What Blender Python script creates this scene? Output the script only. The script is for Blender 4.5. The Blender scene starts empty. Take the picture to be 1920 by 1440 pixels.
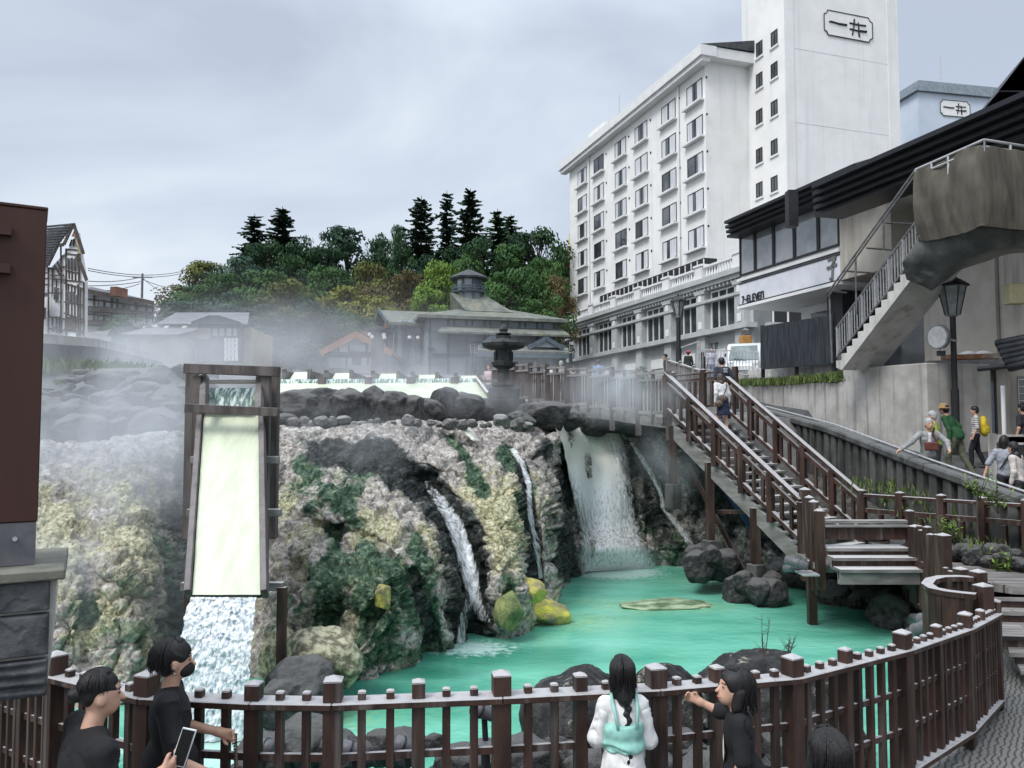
import bpy, math, random
import numpy as np
from mathutils import Vector as V, Matrix
from math import sin, cos, tan, atan, pi, radians
R = random.Random(7)
sc = bpy.context.scene
COL = sc.collection
# ---------------- camera, world, sun, exposure ----------------
F = 1500.0
PIT = atan(80 / F)
cam = bpy.data.cameras.new('camera'); cam.sensor_width = 36; cam.lens = F / 1920 * 36
cam.clip_start = 0.1; cam.clip_end = 3000
camo = bpy.data.objects.new('camera', cam); COL.objects.link(camo)
camo.rotation_euler = (pi / 2 + PIT, 0, 0)
sc.camera = camo
SUN_EL, SUN_AZ = radians(52), radians(226)      # azimuth clockwise from +Y: light from behind the camera, left
w = bpy.data.worlds.new('World'); sc.world = w; w.use_nodes = True
nt = w.node_tree; nt.nodes.clear()
def wn(t, **k):
    n = nt.nodes.new(t)
    for a, b in k.items(): setattr(n, a, b)
    return n
out = wn('ShaderNodeOutputWorld'); sky = wn('ShaderNodeTexSky', sky_type='NISHITA', sun_disc=False)
sky.sun_elevation = SUN_EL; sky.sun_rotation = SUN_AZ; sky.dust_density = 3
b1 = wn('ShaderNodeBackground'); b1.inputs[1].default_value = 0.1
nt.links.new(sky.outputs[0], b1.inputs[0])
tc = wn('ShaderNodeTexCoord'); mp = wn('ShaderNodeMapping'); mp.inputs['Scale'].default_value = (1, 1, 1.9)
mp.inputs['Rotation'].default_value = (0.2, 0.5, 0.3); mp.inputs['Location'].default_value = (0.35, 0.1, 0.4)
nz = wn('ShaderNodeTexNoise'); nz.inputs['Scale'].default_value = 1.7; nz.inputs['Detail'].default_value = 5
nz.inputs['Roughness'].default_value = 0.5; nz.inputs['Distortion'].default_value = 0.5
nt.links.new(tc.outputs['Generated'], mp.inputs[0]); nt.links.new(mp.outputs[0], nz.inputs[0])
cr = wn('ShaderNodeValToRGB'); e = cr.color_ramp.elements
e[0].position = 0.38; e[0].color = (0.41, 0.46, 0.55, 1); e[1].position = 0.64; e[1].color = (0.72, 0.76, 0.81, 1)
m_ = cr.color_ramp.elements.new(0.5); m_.color = (0.53, 0.59, 0.67, 1)
nt.links.new(nz.outputs[0], cr.inputs[0])
b2 = wn('ShaderNodeBackground'); b2.inputs[1].default_value = 0.92
# an overcast sky grows brighter towards the zenith
sz = wn('ShaderNodeSeparateXYZ'); nt.links.new(tc.outputs['Generated'], sz.inputs[0])
zr_ = wn('ShaderNodeMapRange'); zr_.inputs[1].default_value = 0.45; zr_.inputs[2].default_value = 1.0; zr_.inputs[3].default_value = 0.92; zr_.inputs[4].default_value = 2.5
nt.links.new(sz.outputs[2], zr_.inputs[0]); nt.links.new(zr_.outputs[0], b2.inputs[1])
nt.links.new(cr.outputs[0], b2.inputs[0])
mx = wn('ShaderNodeMixShader'); mx.inputs[0].default_value = 0.88
nt.links.new(b1.outputs[0], mx.inputs[1]); nt.links.new(b2.outputs[0], mx.inputs[2]); nt.links.new(mx.outputs[0], out.inputs[0])
sl = bpy.data.lights.new('sun', 'SUN'); sl.energy = 1.5; sl.angle = radians(22); sl.color = (1, 0.97, 0.93)
so = bpy.data.objects.new('sun', sl); COL.objects.link(so)
sd = V((sin(SUN_AZ) * cos(SUN_EL), cos(SUN_AZ) * cos(SUN_EL), sin(SUN_EL)))
so.rotation_euler = sd.to_track_quat('Z', 'Y').to_euler()
sc.view_settings.view_transform = 'Standard'; sc.view_settings.look = 'None'
sc.view_settings.exposure = 0.58; sc.view_settings.gamma = 1
cy = sc.cycles
cy.max_bounces = 6; cy.diffuse_bounces = 2; cy.glossy_bounces = 2; cy.transmission_bounces = 3; cy.transparent_max_bounces = 8
cy.volume_bounces = 3; cy.volume_step_rate = 2.0; cy.volume_preview_step_rate = 2.0; cy.volume_max_steps = 64
cy.use_denoising = True; cy.caustics_reflective = False; cy.caustics_refractive = False

# ---------------- pixel helpers (photo 1920x1440, camera at origin) ----------------
CP, SP = cos(PIT), sin(PIT)
def tv(py): return tan(PIT + atan((720 - py) / F))
def zy(py, d): return d * tv(py)
def P(px, py, d):
    z = zy(py, d); return V(((px - 960) / F * (d * CP + z * SP), d, z))
def PZ(px, py, z): return P(px, py, z / tv(py))
def xd(px, py, d): return P(px, py, d).x

# ---------------- numpy noise ----------------
def _h(ix, iy, iz, s):
    n = (ix * 374761393 + iy * 668265263 + iz * 2147483647 + s * 1274126177) & 0xffffffff
    n = ((n ^ (n >> 13)) * 1274126177) & 0xffffffff
    n = ((n ^ (n >> 15)) * 2246822519) & 0xffffffff
    return ((n ^ (n >> 16)) & 0xffffff) / float(0xffffff)
def vnoise(p, s=0):
    i = np.floor(p).astype(np.int64); f = p - i; f = f * f * (3 - 2 * f); r = 0
    for dx in (0, 1):
        for dy in (0, 1):
            for dz in (0, 1):
                wgt = (f[:, 0] if dx else 1 - f[:, 0]) * (f[:, 1] if dy else 1 - f[:, 1]) * (f[:, 2] if dz else 1 - f[:, 2])
                r = r + wgt * _h(i[:, 0] + dx, i[:, 1] + dy, i[:, 2] + dz, s)
    return r * 2 - 1
def fbm(p, o=4, s=0, g=0.5):
    a, r, t = 1.0, 0, 0
    for k in range(o):
        r = r + a * vnoise(p * (2 ** k) + 17.3 * k, s + k); t += a; a *= g
    return r / t
def worley(p, s=0):
    i = np.floor(p).astype(np.int64); best = np.full(len(p), 9.0); b2 = best.copy(); cid = np.zeros(len(p))
    for dx in (-1, 0, 1):
        for dy in (-1, 0, 1):
            for dz in (-1, 0, 1):
                c = i + np.array([dx, dy, dz])
                q = np.stack([c[:, k] + _h(c[:, 0], c[:, 1], c[:, 2], s + k) for k in range(3)], 1)
                d = np.sqrt(((p - q) ** 2).sum(1)); m = d < best
                b2 = np.where(m, best, np.minimum(b2, d)); best = np.where(m, d, best)
                cid = np.where(m, _h(c[:, 0], c[:, 1], c[:, 2], s + 9), cid)
    return best, b2 - best, cid
def sstep(a, b, x):
    t = np.clip((x - a) / (b - a), 0, 1); return t * t * (3 - 2 * t)

# ---------------- objects ----------------
ORG = {}
def setp(o, **k):
    for a, b in k.items():
        if b is not None: o[a] = b
def link(o, parent=None):
    COL.objects.link(o)
    if parent is not None:
        o.parent = parent; ORG[o.name] = ORG.get(parent.name, V((0, 0, 0)))
    return o
def thing(name, label, cat, loc=(0, 0, 0), rz=0, group=None):
    o = bpy.data.objects.new(name, None); o.empty_display_size = 0.2; COL.objects.link(o)
    o.location = loc; o.rotation_euler = (0, 0, rz); ORG[o.name] = V(loc)
    setp(o, label=label, category=cat, group=group); return o
def mesh_obj(name, vs, fs, mats, parent=None, smooth=False, mi=None):
    me = bpy.data.meshes.new(name); off = ORG.get(parent.name, V((0, 0, 0))) if parent is not None else V((0, 0, 0))
    if isinstance(vs, np.ndarray):
        vs = vs - np.array(off)
        vs = vs.tolist()
    elif off.length > 0: vs = [(a[0] - off.x, a[1] - off.y, a[2] - off.z) for a in vs]
    me.from_pydata(vs, [], fs if isinstance(fs, list) else fs.tolist()); me.update()
    if not isinstance(mats, (list, tuple)): mats = [mats]
    for m in mats: me.materials.append(m)
    if mi is not None: me.polygons.foreach_set('material_index', mi)
    if smooth: me.polygons.foreach_set('use_smooth', [True] * len(me.polygons))
    return link(bpy.data.objects.new(name, me), parent)
def kind(o, k): o['kind'] = k; return o
def copy_tree(o, parent=None):
    c = o.copy(); COL.objects.link(c)
    if parent is not None: c.parent = parent
    for ch in list(KIDS.get(o.name, [])): copy_tree(ch, c)
    return c
KIDS = {}
def fix_kids():
    KIDS.clear()
    for o in bpy.data.objects:
        if o.parent: KIDS.setdefault(o.parent.name, []).append(o)
BF = [(0, 3, 2, 1), (4, 5, 6, 7), (0, 1, 5, 4), (1, 2, 6, 5), (2, 3, 7, 6), (3, 0, 4, 7)]
class MB:
    def __init__(s): s.v = []; s.f = []; s.m = []; s.cm = 0
    def add(s, vs, fs):
        n = len(s.v); s.v += [tuple(a) for a in vs]; s.f += [tuple(n + i for i in f) for f in fs]; s.m += [s.cm] * len(fs); return s
    def box(s, a, b):
        x0, y0, z0 = [min(a[i], b[i]) for i in range(3)]; x1, y1, z1 = [max(a[i], b[i]) for i in range(3)]
        return s.add([(x0, y0, z0), (x1, y0, z0), (x1, y1, z0), (x0, y1, z0), (x0, y0, z1), (x1, y0, z1), (x1, y1, z1), (x0, y1, z1)], BF)
    def hexa(s, b4, t4): return s.add(list(b4) + list(t4), BF)
    def beam(s, p, q, w, h, up=(0, 0, 1)):
        p, q = V(p), V(q); d = (q - p).normalized(); up = V(up)
        if abs(d.dot(up)) > 0.98: up = V((0, 1, 0))
        r = d.cross(up).normalized() * (w / 2); u = r.cross(d).normalized() * (h / 2)
        return s.add([p - r - u, p + r - u, q + r - u, q - r - u, p - r + u, p + r + u, q + r + u, q - r + u], BF)
    def post(s, x, y, z0, z1, w, rz=0, cap=0.0, d=None):
        d = d or w; c, sn = cos(rz), sin(rz)
        k = lambda a, b, z, f=1: (x + (a * w * c - b * d * sn) / 2 * f, y + (a * w * sn + b * d * c) / 2 * f, z)
        q = [(-1, -1), (1, -1), (1, 1), (-1, 1)]
        s.add([k(a, b, z0) for a, b in q] + [k(a, b, z1) for a, b in q], BF)
        if cap: s.add([k(a, b, z1 + 0.002, 1.06) for a, b in q] + [(x, y, z1 + cap)], [(0, 3, 2, 1), (0, 1, 4), (1, 2, 4), (2, 3, 4), (3, 0, 4)])
        return s
    def tube(s, pts, r, n=8, cap=True):
        pts = [V(p) for p in pts]; rs = r if isinstance(r, (list, tuple)) else [r] * len(pts); rings = []; pu = None
        for i, p in enumerate(pts):
            d = (pts[min(i + 1, len(pts) - 1)] - pts[max(i - 1, 0)]).normalized()
            u = pu if pu is not None else (V((0, 0, 1)) if abs(d.z) < 0.95 else V((1, 0, 0)))
            a = d.cross(u).normalized(); u = a.cross(d).normalized(); pu = u
            rings.append([p + (a * cos(2 * pi * k / n) + u * sin(2 * pi * k / n)) * rs[i] for k in range(n)])
        vs = [q for g in rings for q in g]; fs = []
        for i in range(len(pts) - 1):
            for k in range(n): fs.append((i * n + k, i * n + (k + 1) % n, (i + 1) * n + (k + 1) % n, (i + 1) * n + k))
        if cap: fs += [tuple(range(n))[::-1], tuple((len(pts) - 1) * n + k for k in range(n))]
        return s.add(vs, fs)
    def lathe(s, c, prof, n=16, sq=1):
        c = V(c); vs = []; fs = []
        for r, z in prof:
            for k in range(n): a = 2 * pi * (k + 0.5) / n; vs.append((c.x + r * cos(a), c.y + r * sin(a) * sq, c.z + z))
        for i in range(len(prof) - 1):
            for k in range(n): fs.append((i * n + k, i * n + (k + 1) % n, (i + 1) * n + (k + 1) % n, (i + 1) * n + k))
        fs += [tuple(range(n))[::-1], tuple((len(prof) - 1) * n + k for k in range(n))]
        return s.add(vs, fs)
    def extrude(s, poly, off):
        off = V(off); n = len(poly); vs = [V(p) for p in poly]; vs += [p + off for p in vs]
        return s.add(vs, [tuple(range(n))[::-1], tuple(range(n, 2 * n))] + [(i, (i + 1) % n, n + (i + 1) % n, n + i) for i in range(n)])
    def build(s, name, mat, parent=None, smooth=False, bevel=0):
        o = mesh_obj(name, s.v, s.f, mat, parent, smooth, s.m if any(s.m) else None)
        if bevel:
            m = o.modifiers.new('b', 'BEVEL'); m.width = bevel; m.segments = 1; m.limit_method = 'ANGLE'
        return o
class Face:
    """a vertical wall plane: origin (x,y), heading (dx,dy); s runs along it, o sticks out towards the viewer side"""
    def __init__(f, x, y, dx, dy, flip=False):
        l = math.hypot(dx, dy); f.x, f.y, f.dx, f.dy = x, y, dx / l, dy / l
        f.nx, f.ny = f.dy, -f.dx
        if f.nx * f.x + f.ny * f.y > 0: f.nx, f.ny = -f.nx, -f.ny
        if flip: f.nx, f.ny = -f.nx, -f.ny
    def s(f, px, py):
        k = (px - 960) / F * (CP + tv(py) * SP)
        return (k * f.y - f.x) / (f.dx - k * f.dy)
    def z(f, py, s): return zy(py, f.y + f.dy * s)
    def p(f, s, z, o=0): return V((f.x + f.dx * s + f.nx * o, f.y + f.dy * s + f.ny * o, z))
    def box(f, mb, s0, s1, z0, z1, o0, o1):
        g = lambda s, o, z: f.p(s, z, o)
        mb.hexa([g(s0, o0, z0), g(s1, o0, z0), g(s1, o1, z0), g(s0, o1, z0)], [g(s0, o0, z1), g(s1, o0, z1), g(s1, o1, z1), g(s0, o1, z1)])
    def off(f, o, flip=False):
        g = Face(f.x + f.nx * o, f.y + f.ny * o, f.dx, f.dy); g.nx, g.ny = f.nx, f.ny; return g

# ---------------- materials ----------------
def mat(name, c1, c2=None, sc=4, rough=0.75, bump=0.0, bsc=None, stretch=(1, 1, 1), top=None, metal=0, spec=0.4, detail=6, lo=0.35, hi=0.65, streak=None, emit=None, topn=(0.6, 0.9), stk=0.8):
    m = bpy.data.materials.new(name); m.use_nodes = True; t = m.node_tree; b = t.nodes['Principled BSDF']; L = t.links.new
    b.inputs['Roughness'].default_value = rough; b.inputs['Metallic'].default_value = metal; b.inputs['Specular IOR Level'].default_value = spec
    co = t.nodes.new('ShaderNodeTexCoord'); mpp = t.nodes.new('ShaderNodeMapping'); mpp.inputs['Scale'].default_value = stretch
    L(co.outputs['Object'], mpp.inputs[0])
    def noise(scl, d=detail, src=mpp.outputs[0], rg=0.6):
        n = t.nodes.new('ShaderNodeTexNoise'); n.inputs['Scale'].default_value = scl; n.inputs['Detail'].default_value = d; n.inputs['Roughness'].default_value = rg
        L(src, n.inputs['Vector']); return n.outputs[0]
    def mr(src, a, bb):
        n = t.nodes.new('ShaderNodeMapRange'); n.interpolation_type = 'SMOOTHSTEP'; n.inputs[1].default_value = a; n.inputs[2].default_value = bb; L(src, n.inputs[0]); return n.outputs[0]
    def mix(f, a, bb):
        n = t.nodes.new('ShaderNodeMix'); n.data_type = 'RGBA'
        for i, q in ((6, a), (7, bb)):
            if isinstance(q, tuple): n.inputs[i].default_value = (*q[:3], 1)
            else: L(q, n.inputs[i])
        if isinstance(f, float): n.inputs[0].default_value = f
        else: L(f, n.inputs[0])
        return n.outputs[2]
    col = c1
    if c2 is not None: col = mix(mr(noise(sc), lo, hi), c1, c2)
    if streak is not None:      # vertical dirt runs
        m2 = t.nodes.new('ShaderNodeMapping'); m2.inputs['Scale'].default_value = (1, 1, 0.06); L(co.outputs['Object'], m2.inputs[0])
        q = mr(noise(streak[1], 5, m2.outputs[0]), 0.5, 0.72); mu = t.nodes.new('ShaderNodeMath'); mu.operation = 'MULTIPLY'; mu.inputs[1].default_value = stk; L(q, mu.inputs[0])
        col = mix(mu.outputs[0], col, streak[0])
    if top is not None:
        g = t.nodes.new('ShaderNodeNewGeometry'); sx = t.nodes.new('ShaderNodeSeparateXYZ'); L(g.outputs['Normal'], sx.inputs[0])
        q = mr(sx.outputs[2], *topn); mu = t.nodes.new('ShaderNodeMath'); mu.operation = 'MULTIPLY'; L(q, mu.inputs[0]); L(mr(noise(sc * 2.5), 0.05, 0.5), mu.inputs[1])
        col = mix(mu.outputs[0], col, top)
    if isinstance(col, tuple): b.inputs['Base Color'].default_value = (*col, 1)
    else: L(col, b.inputs['Base Color'])
    if emit: b.inputs['Emission Color'].default_value = (*emit[0], 1); b.inputs['Emission Strength'].default_value = emit[1]
    if bump:
        bn = t.nodes.new('ShaderNodeBump'); bn.inputs['Strength'].default_value = 1; bn.inputs['Distance'].default_value = bump
        L(noise(bsc or sc * 4, 8, mpp.outputs[0], 0.65), bn.inputs['Height']); L(bn.outputs[0], b.inputs['Normal'])
    return m
M = {}
M['wood'] = mat('stained_wood', (0.022, 0.011, 0.008), (0.060, 0.030, 0.022), 6, 0.55, 0.003, 30, (1, 1, 0.25), top=(0.43, 0.42, 0.42), topn=(0.4, 0.75), streak=((0.20, 0.18, 0.17), 9), stk=0.45)  # weathered grey on upward faces, paled further to paint in wet glare
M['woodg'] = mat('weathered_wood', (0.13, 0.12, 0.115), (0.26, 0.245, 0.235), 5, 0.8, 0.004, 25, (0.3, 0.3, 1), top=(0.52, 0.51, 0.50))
M['woodp'] = mat('planks', (0.16, 0.15, 0.14), (0.33, 0.31, 0.30), 3, 0.75, 0.004, 20, (0.3, 3, 1))
def _planks(m, ang, wdt):
    t = m.node_tree; L = t.links.new; b = t.nodes['Principled BSDF']; src = b.inputs['Base Color'].links[0].from_socket
    co = t.nodes.new('ShaderNodeTexCoord'); mp_ = t.nodes.new('ShaderNodeMapping'); mp_.inputs['Rotation'].default_value = (0, 0, ang); L(co.outputs['Object'], mp_.inputs[0])
    k = t.nodes.new('ShaderNodeTexBrick'); k.inputs['Scale'].default_value = 1; k.inputs['Brick Width'].default_value = 2.4; k.inputs['Row Height'].default_value = wdt; k.inputs['Mortar Size'].default_value = 0.008; k.inputs['Color1'].default_value = (1, 1, 1, 1); k.inputs['Color2'].default_value = (.68, .67, .66, 1); k.inputs['Mortar'].default_value = (.08, .08, .08, 1); L(mp_.outputs[0], k.inputs[0])
    x = t.nodes.new('ShaderNodeMix'); x.data_type = 'RGBA'; x.blend_type = 'MULTIPLY'; x.inputs[0].default_value = 1; L(src, x.inputs[6]); L(k.outputs[0], x.inputs[7]); L(x.outputs[2], b.inputs['Base Color'])
_planks(M['woodp'], 0.12, 0.14)
M['conc'] = mat('concrete', (0.36, 0.345, 0.32), (0.50, 0.485, 0.46), 1.3, 0.9, 0.006, 14, streak=((0.14, 0.135, 0.12), 3.5))
M['concd'] = mat('dark_concrete', (0.05, 0.052, 0.05), (0.12, 0.12, 0.115), 1.5, 0.8, 0.006, 14, streak=((0.02, 0.022, 0.02), 4), top=(0.13, 0.135, 0.135))
M['asph'] = mat('asphalt', (0.055, 0.056, 0.058), (0.10, 0.10, 0.10), 2, 0.8, 0.004, 60)
M['black'] = mat('black_paint', (0.012, 0.013, 0.016), (0.022, 0.023, 0.027), 3, 0.5)
M['metal'] = mat('grey_metal', (0.13, 0.13, 0.135), (0.22, 0.22, 0.22), 6, 0.5, metal=0.3)
M['galv'] = mat('galvanised', (0.42, 0.43, 0.44), (0.55, 0.55, 0.56), 8, 0.45, metal=0.4)
M['lava'] = mat('lava_rock', (0.018, 0.019, 0.021), (0.085, 0.082, 0.078), 3.2, 0.85, 0.05, 9, top=(0.15, 0.15, 0.145), lo=0.4, hi=0.7, topn=(0.3, 1.0))
M['lavas'] = mat('shore_lava_rock', (0.03, 0.028, 0.026), (0.15, 0.14, 0.13), 3.5, 0.8, 0.06, 9, top=(0.2, 0.2, 0.19), lo=0.4, hi=0.68, topn=(0.3, 1.0))
M['lichen'] = mat('lichened_lava_rock', (0.012, 0.013, 0.014), (0.055, 0.053, 0.05), 5, 0.7, 0.03, 14, lo=0.4, hi=0.7, streak=((0.30, 0.29, 0.24), 2.6), stk=0.0)
def _lichen(m):
    t = m.node_tree; L = t.links.new; b = t.nodes['Principled BSDF']; src = b.inputs['Base Color'].links[0].from_socket
    co = t.nodes.new('ShaderNodeTexCoord'); n = t.nodes.new('ShaderNodeTexNoise'); n.inputs['Scale'].default_value = 3.2; n.inputs['Detail'].default_value = 12; n.inputs['Roughness'].default_value = 0.78; L(co.outputs['Object'], n.inputs[0])
    r = t.nodes.new('ShaderNodeMapRange'); r.inputs[1].default_value = 0.56; r.inputs[2].default_value = 0.63; L(n.outputs[0], r.inputs[0])
    x = t.nodes.new('ShaderNodeMix'); x.data_type = 'RGBA'; L(r.outputs[0], x.inputs[0]); L(src, x.inputs[6]); x.inputs[7].default_value = (0.34, 0.33, 0.27, 1); L(x.outputs[2], b.inputs['Base Color'])
_lichen(M['lichen'])
M['lavap'] = mat('pale_lava_rock', (0.10, 0.10, 0.10), (0.27, 0.26, 0.25), 3, 0.85, 0.04, 8, top=(0.33, 0.33, 0.32))
# ---------------- ground ----------------
WZ = -3.45
def street_z(y): return np.interp(y, [20, 27, 30, 36, 45, 53, 70, 90, 130, 300], [0.15, 0.5, 0.8, 1.9, 2.9, 3.4, 4.0, 6.5, 14, 20])
def ramp_z(y): return -1.63 + 0.16 * (y - 16)
def H(x, y):
    x = np.asarray(x, float); y = np.asarray(y, float)
    near = -3.35 - 0.9 * sstep(6.2, 7.6, y) - 0.55 * sstep(7.6, 9, y)
    right = sstep(8.2, 9.4, x)
    plate = np.where(x < 3.2, -0.12, -4.8) + 0 * y
    lf = sstep(-6.6, -8.0, x)
    plate = plate + lf * (1.55 * sstep(15.2, 19.5, y))
    ys = np.interp(x, [-20, -2, 0.3, 1.2], [16.0, 16.6, 18.5, 20.3])
    z = near + (plate - near) * sstep(ys, ys + 0.9, y)
    zs = street_z(y) + 1.9 * sstep(-14, -30, x) * sstep(25, 40, y) + 0.9 * sstep(-9, -13, x) * (1 - sstep(35, 45, y))
    z = z + (zs - z) * sstep(20.5, 22.0, y)
    rr = np.where(y < 12, -3.6, np.where(y < 30, np.minimum(ramp_z(y) - 0.25, 0.4), zs))
    z = np.where((y < 30), z + (rr - z) * right, z)
    return z
def grid(xs, ys, fz):
    X, Y = np.meshgrid(xs, ys); Z = fz(X.ravel(), Y.ravel()); vs = np.stack([X.ravel(), Y.ravel(), Z], 1)
    return vs, grid_faces(len(xs), len(ys))
def grid_faces(nx, ny):
    i = np.arange(nx - 1)[None, :] + np.arange(ny - 1)[:, None] * nx; i = i.ravel()
    return np.stack([i, i + 1, i + nx + 1, i + nx], 1)
def nonuni(a, b, st, far, n):
    c = np.arange(a, b, st); g = np.geomspace(1, far, n) - 1
    return np.concatenate([a - g[1:][::-1], c, b + g])
M['ground'] = mat('ground', (0.10, 0.10, 0.095), (0.19, 0.185, 0.175), 0.8, 0.9, 0.03, 12)
vs, fs = grid(nonuni(-20, 16, 0.4, 900, 26), nonuni(-4, 60, 0.4, 1200, 26), lambda x, y: H(x, y) + 0.05 * fbm(np.stack([x, y, x * 0], 1) * 0.8, 3) * (y > 14))
kind(mesh_obj('ground', vs, fs, M['ground'], smooth=True), 'structure')

# ---------------- paving in front ----------------
def pave_z(y): return np.interp(y, [-6, 6, 10, 11.6, 14], [-3.0, -3.0, -3.35, -3.3, -3.3])
def paving_mat():
    m = bpy.data.materials.new('paving'); m.use_nodes = True; t = m.node_tree; b = t.nodes['Principled BSDF']; L = t.links.new
    co = t.nodes.new('ShaderNodeTexCoord'); mp = t.nodes.new('ShaderNodeMapping'); mp.inputs['Rotation'].default_value = (0, 0, 0.6)
    L(co.outputs['Object'], mp.inputs[0])
    wv = t.nodes.new('ShaderNodeTexWave'); wv.inputs['Scale'].default_value = 5.5; wv.inputs['Distortion'].default_value = 5; wv.inputs['Detail'].default_value = 1; wv.inputs['Detail Scale'].default_value = 1.2
    L(mp.outputs[0], wv.inputs[0])
    bk = t.nodes.new('ShaderNodeTexBrick'); bk.inputs['Scale'].default_value = 5; bk.inputs['Color1'].default_value = (0.20, 0.20, 0.20, 1); bk.inputs['Color2'].default_value = (0.15, 0.15, 0.15, 1); bk.inputs['Mortar'].default_value = (0.05, 0.05, 0.05, 1); bk.inputs['Mortar Size'].default_value = 0.025
    L(mp.outputs[0], bk.inputs[0])
    r = t.nodes.new('ShaderNodeMapRange'); r.inputs[1].default_value = 0.15; r.inputs[2].default_value = 0.4; L(wv.outputs[0], r.inputs[0])
    n = t.nodes.new('ShaderNodeTexNoise'); n.inputs['Scale'].default_value = 0.45; n.inputs['Detail'].default_value = 0; L(co.outputs['Object'], n.inputs[0])
    s = t.nodes.new('ShaderNodeMath'); s.operation = 'GREATER_THAN'; s.inputs[1].default_value = 0.5; L(n.outputs[0], s.inputs[0])
    m1 = t.nodes.new('ShaderNodeMix'); m1.data_type = 'RGBA'; m1.inputs[6].default_value = (0.06, 0.06, 0.06, 1); m1.inputs[7].default_value = (0.17, 0.167, 0.155, 1); L(r.outputs[0], m1.inputs[0])
    m2 = t.nodes.new('ShaderNodeMix'); m2.data_type = 'RGBA'; L(s.outputs[0], m2.inputs[0]); L(m1.outputs[2], m2.inputs[6]); L(bk.outputs[0], m2.inputs[7])
    L(m2.outputs[2], b.inputs['Base Color']); b.inputs['Roughness'].default_value = 0.6
    bp = t.nodes.new('ShaderNodeBump'); bp.inputs['Distance'].default_value = 0.01; L(m2.outputs[2], bp.inputs['Height']); L(bp.outputs[0], b.inputs['Normal'])
    return m
def shore_y(x): return np.interp(x, [-9, -5, -3.3, -2.4, 1, 2.2, 3.4, 4.57, 5.77, 6.3, 9], [7.6, 7.4, 6.1, 5.6, 5.85, 6.3, 7.35, 8.7, 10.6, 12.3, 12.3])
xs = np.arange(-9, 14.01, 0.25); rows = []
for t_ in np.linspace(0, 1, 30): rows.append(np.stack([xs, -6 + (shore_y(xs) + 6) * t_, xs * 0], 1))
vs = np.concatenate(rows); vs[:, 2] = pave_z(vs[:, 1])
kind(mesh_obj('paving', vs, grid_faces(len(xs), 30), paving_mat(), smooth=True), 'structure')

# ---------------- the rock cliff ----------------
# columns: px, y of the top edge, depth of the top edge, y of the water line, profile
CC = np.array([
 [-260, 835, 13.0, 1340, 2.2], [60, 828, 13.6, 1330, 2.2], [220, 815, 14.2, 1325, 2.1], [330, 806, 14.6, 1320, 1.8], [430, 800, 15.2, 1315, 1.6], [520, 797, 15.2, 1300, 2.0],
 [620, 795, 15.4, 1290, 2.1], [700, 792, 15.8, 1278, 2.2], [790, 790, 16.3, 1240, 2.2], [860, 789, 16.8, 1214, 2.1], [930, 788, 17.4, 1200, 2.0], [990, 788, 18.2, 1182, 1.9],
 [1045, 789, 18.8, 1150, 1.7], [1070, 795, 20.2, 1085, 2.1], [1110, 797, 21.0, 1068, 2.3], [1180, 799, 21.2, 1062, 2.3], [1250, 812, 21.0, 1060, 2.2], [1320, 850, 20.2, 1062, 1.6],
 [1380, 905, 19.6, 1072, 1.3], [1450, 955, 19.0, 1090, 1.2], [1530, 1000, 18.0, 1112, 1.1], [1620, 1040, 17.0, 1140, 1.1], [1720, 1085, 15.5, 1180, 1.0], [1800, 1130, 14.2, 1225, 1.0], [2000, 1180, 13.0, 1290, 1.0]])
def pathdist(px, py, pts):
    best = np.full(px.shape, 1e9)
    for (x0, y0), (x1, y1) in zip(pts[:-1], pts[1:]):
        dx, dy = x1 - x0, y1 - y0; t = np.clip(((px - x0) * dx + (py - y0) * dy) / (dx * dx + dy * dy), 0, 1)
        best = np.minimum(best, np.hypot(px - x0 - t * dx, py - y0 - t * dy))
    return best
# (path, half width px, depth change m; + is deeper)
CARVE = [
 ([(790, 905), (830, 950), (868, 1010), (885, 1090), (888, 1220)], 26, 0.75), ([(610, 850), (700, 860), (760, 880), (800, 920)], 34, 0.25),
 ([(958, 845), (982, 885), (994, 950), (1008, 1030), (1016, 1100)], 11, 0.45), ([(1062, 860), (1066, 960), (1064, 1090)], 16, 0.25),
 ([(300, 890), (322, 960), (316, 1060), (322, 1220), (310, 1320)], 30, 0.3), ([(150, 930), (165, 1010), (170, 1100), (165, 1240)], 12, 0.2),
 ([(440, 700), (430, 1320)], 105, 0.95), ([(540, 1180), (640, 1180)], 26, 0.35), ([(625, 1010), (622, 1170)], 24, 0.3), ([(775, 1090), (800, 1150), (810, 1220)], 20, 0.35),
 ([(560, 980), (700, 1010), (770, 1080)], 10, 0.22), ([(600, 860), (660, 930), (760, 1000)], 12, 0.2), ([(850, 810), (890, 860), (905, 910)], 9, 0.15), ([(740, 1100), (690, 1170)], 10, 0.25),
 ([(1040, 840), (1052, 880)], 8, 0.3), ([(1115, 850), (1120, 1000)], 14, 0.25), ([(560, 1060), (560, 1130)], 14, 0.35), ([(1190, 880), (1225, 960), (1240, 1050)], 14, 0.3)]
LOBE = [(770, 1090, 75, 120, 0.75), (690, 1100, 50, 60, 0.3), (590, 1085, 36, 70, 0.35), (640, 930, 70, 40, 0.2), (960, 1010, 45, 150, 0.7), (925, 900, 40, 60, 0.25), (1022, 835, 26, 24, 0.45),
        (1030, 960, 18, 90, 0.35), (590, 1230, 75, 45, 0.55), (230, 1050, 60, 110, 0.45), (110, 1100, 60, 130, 0.3), (240, 900, 60, 30, 0.25), (1150, 1030, 60, 30, 0.5), (1260, 1030, 60, 30, 0.4), (850, 860, 60, 30, 0.2)]
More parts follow.
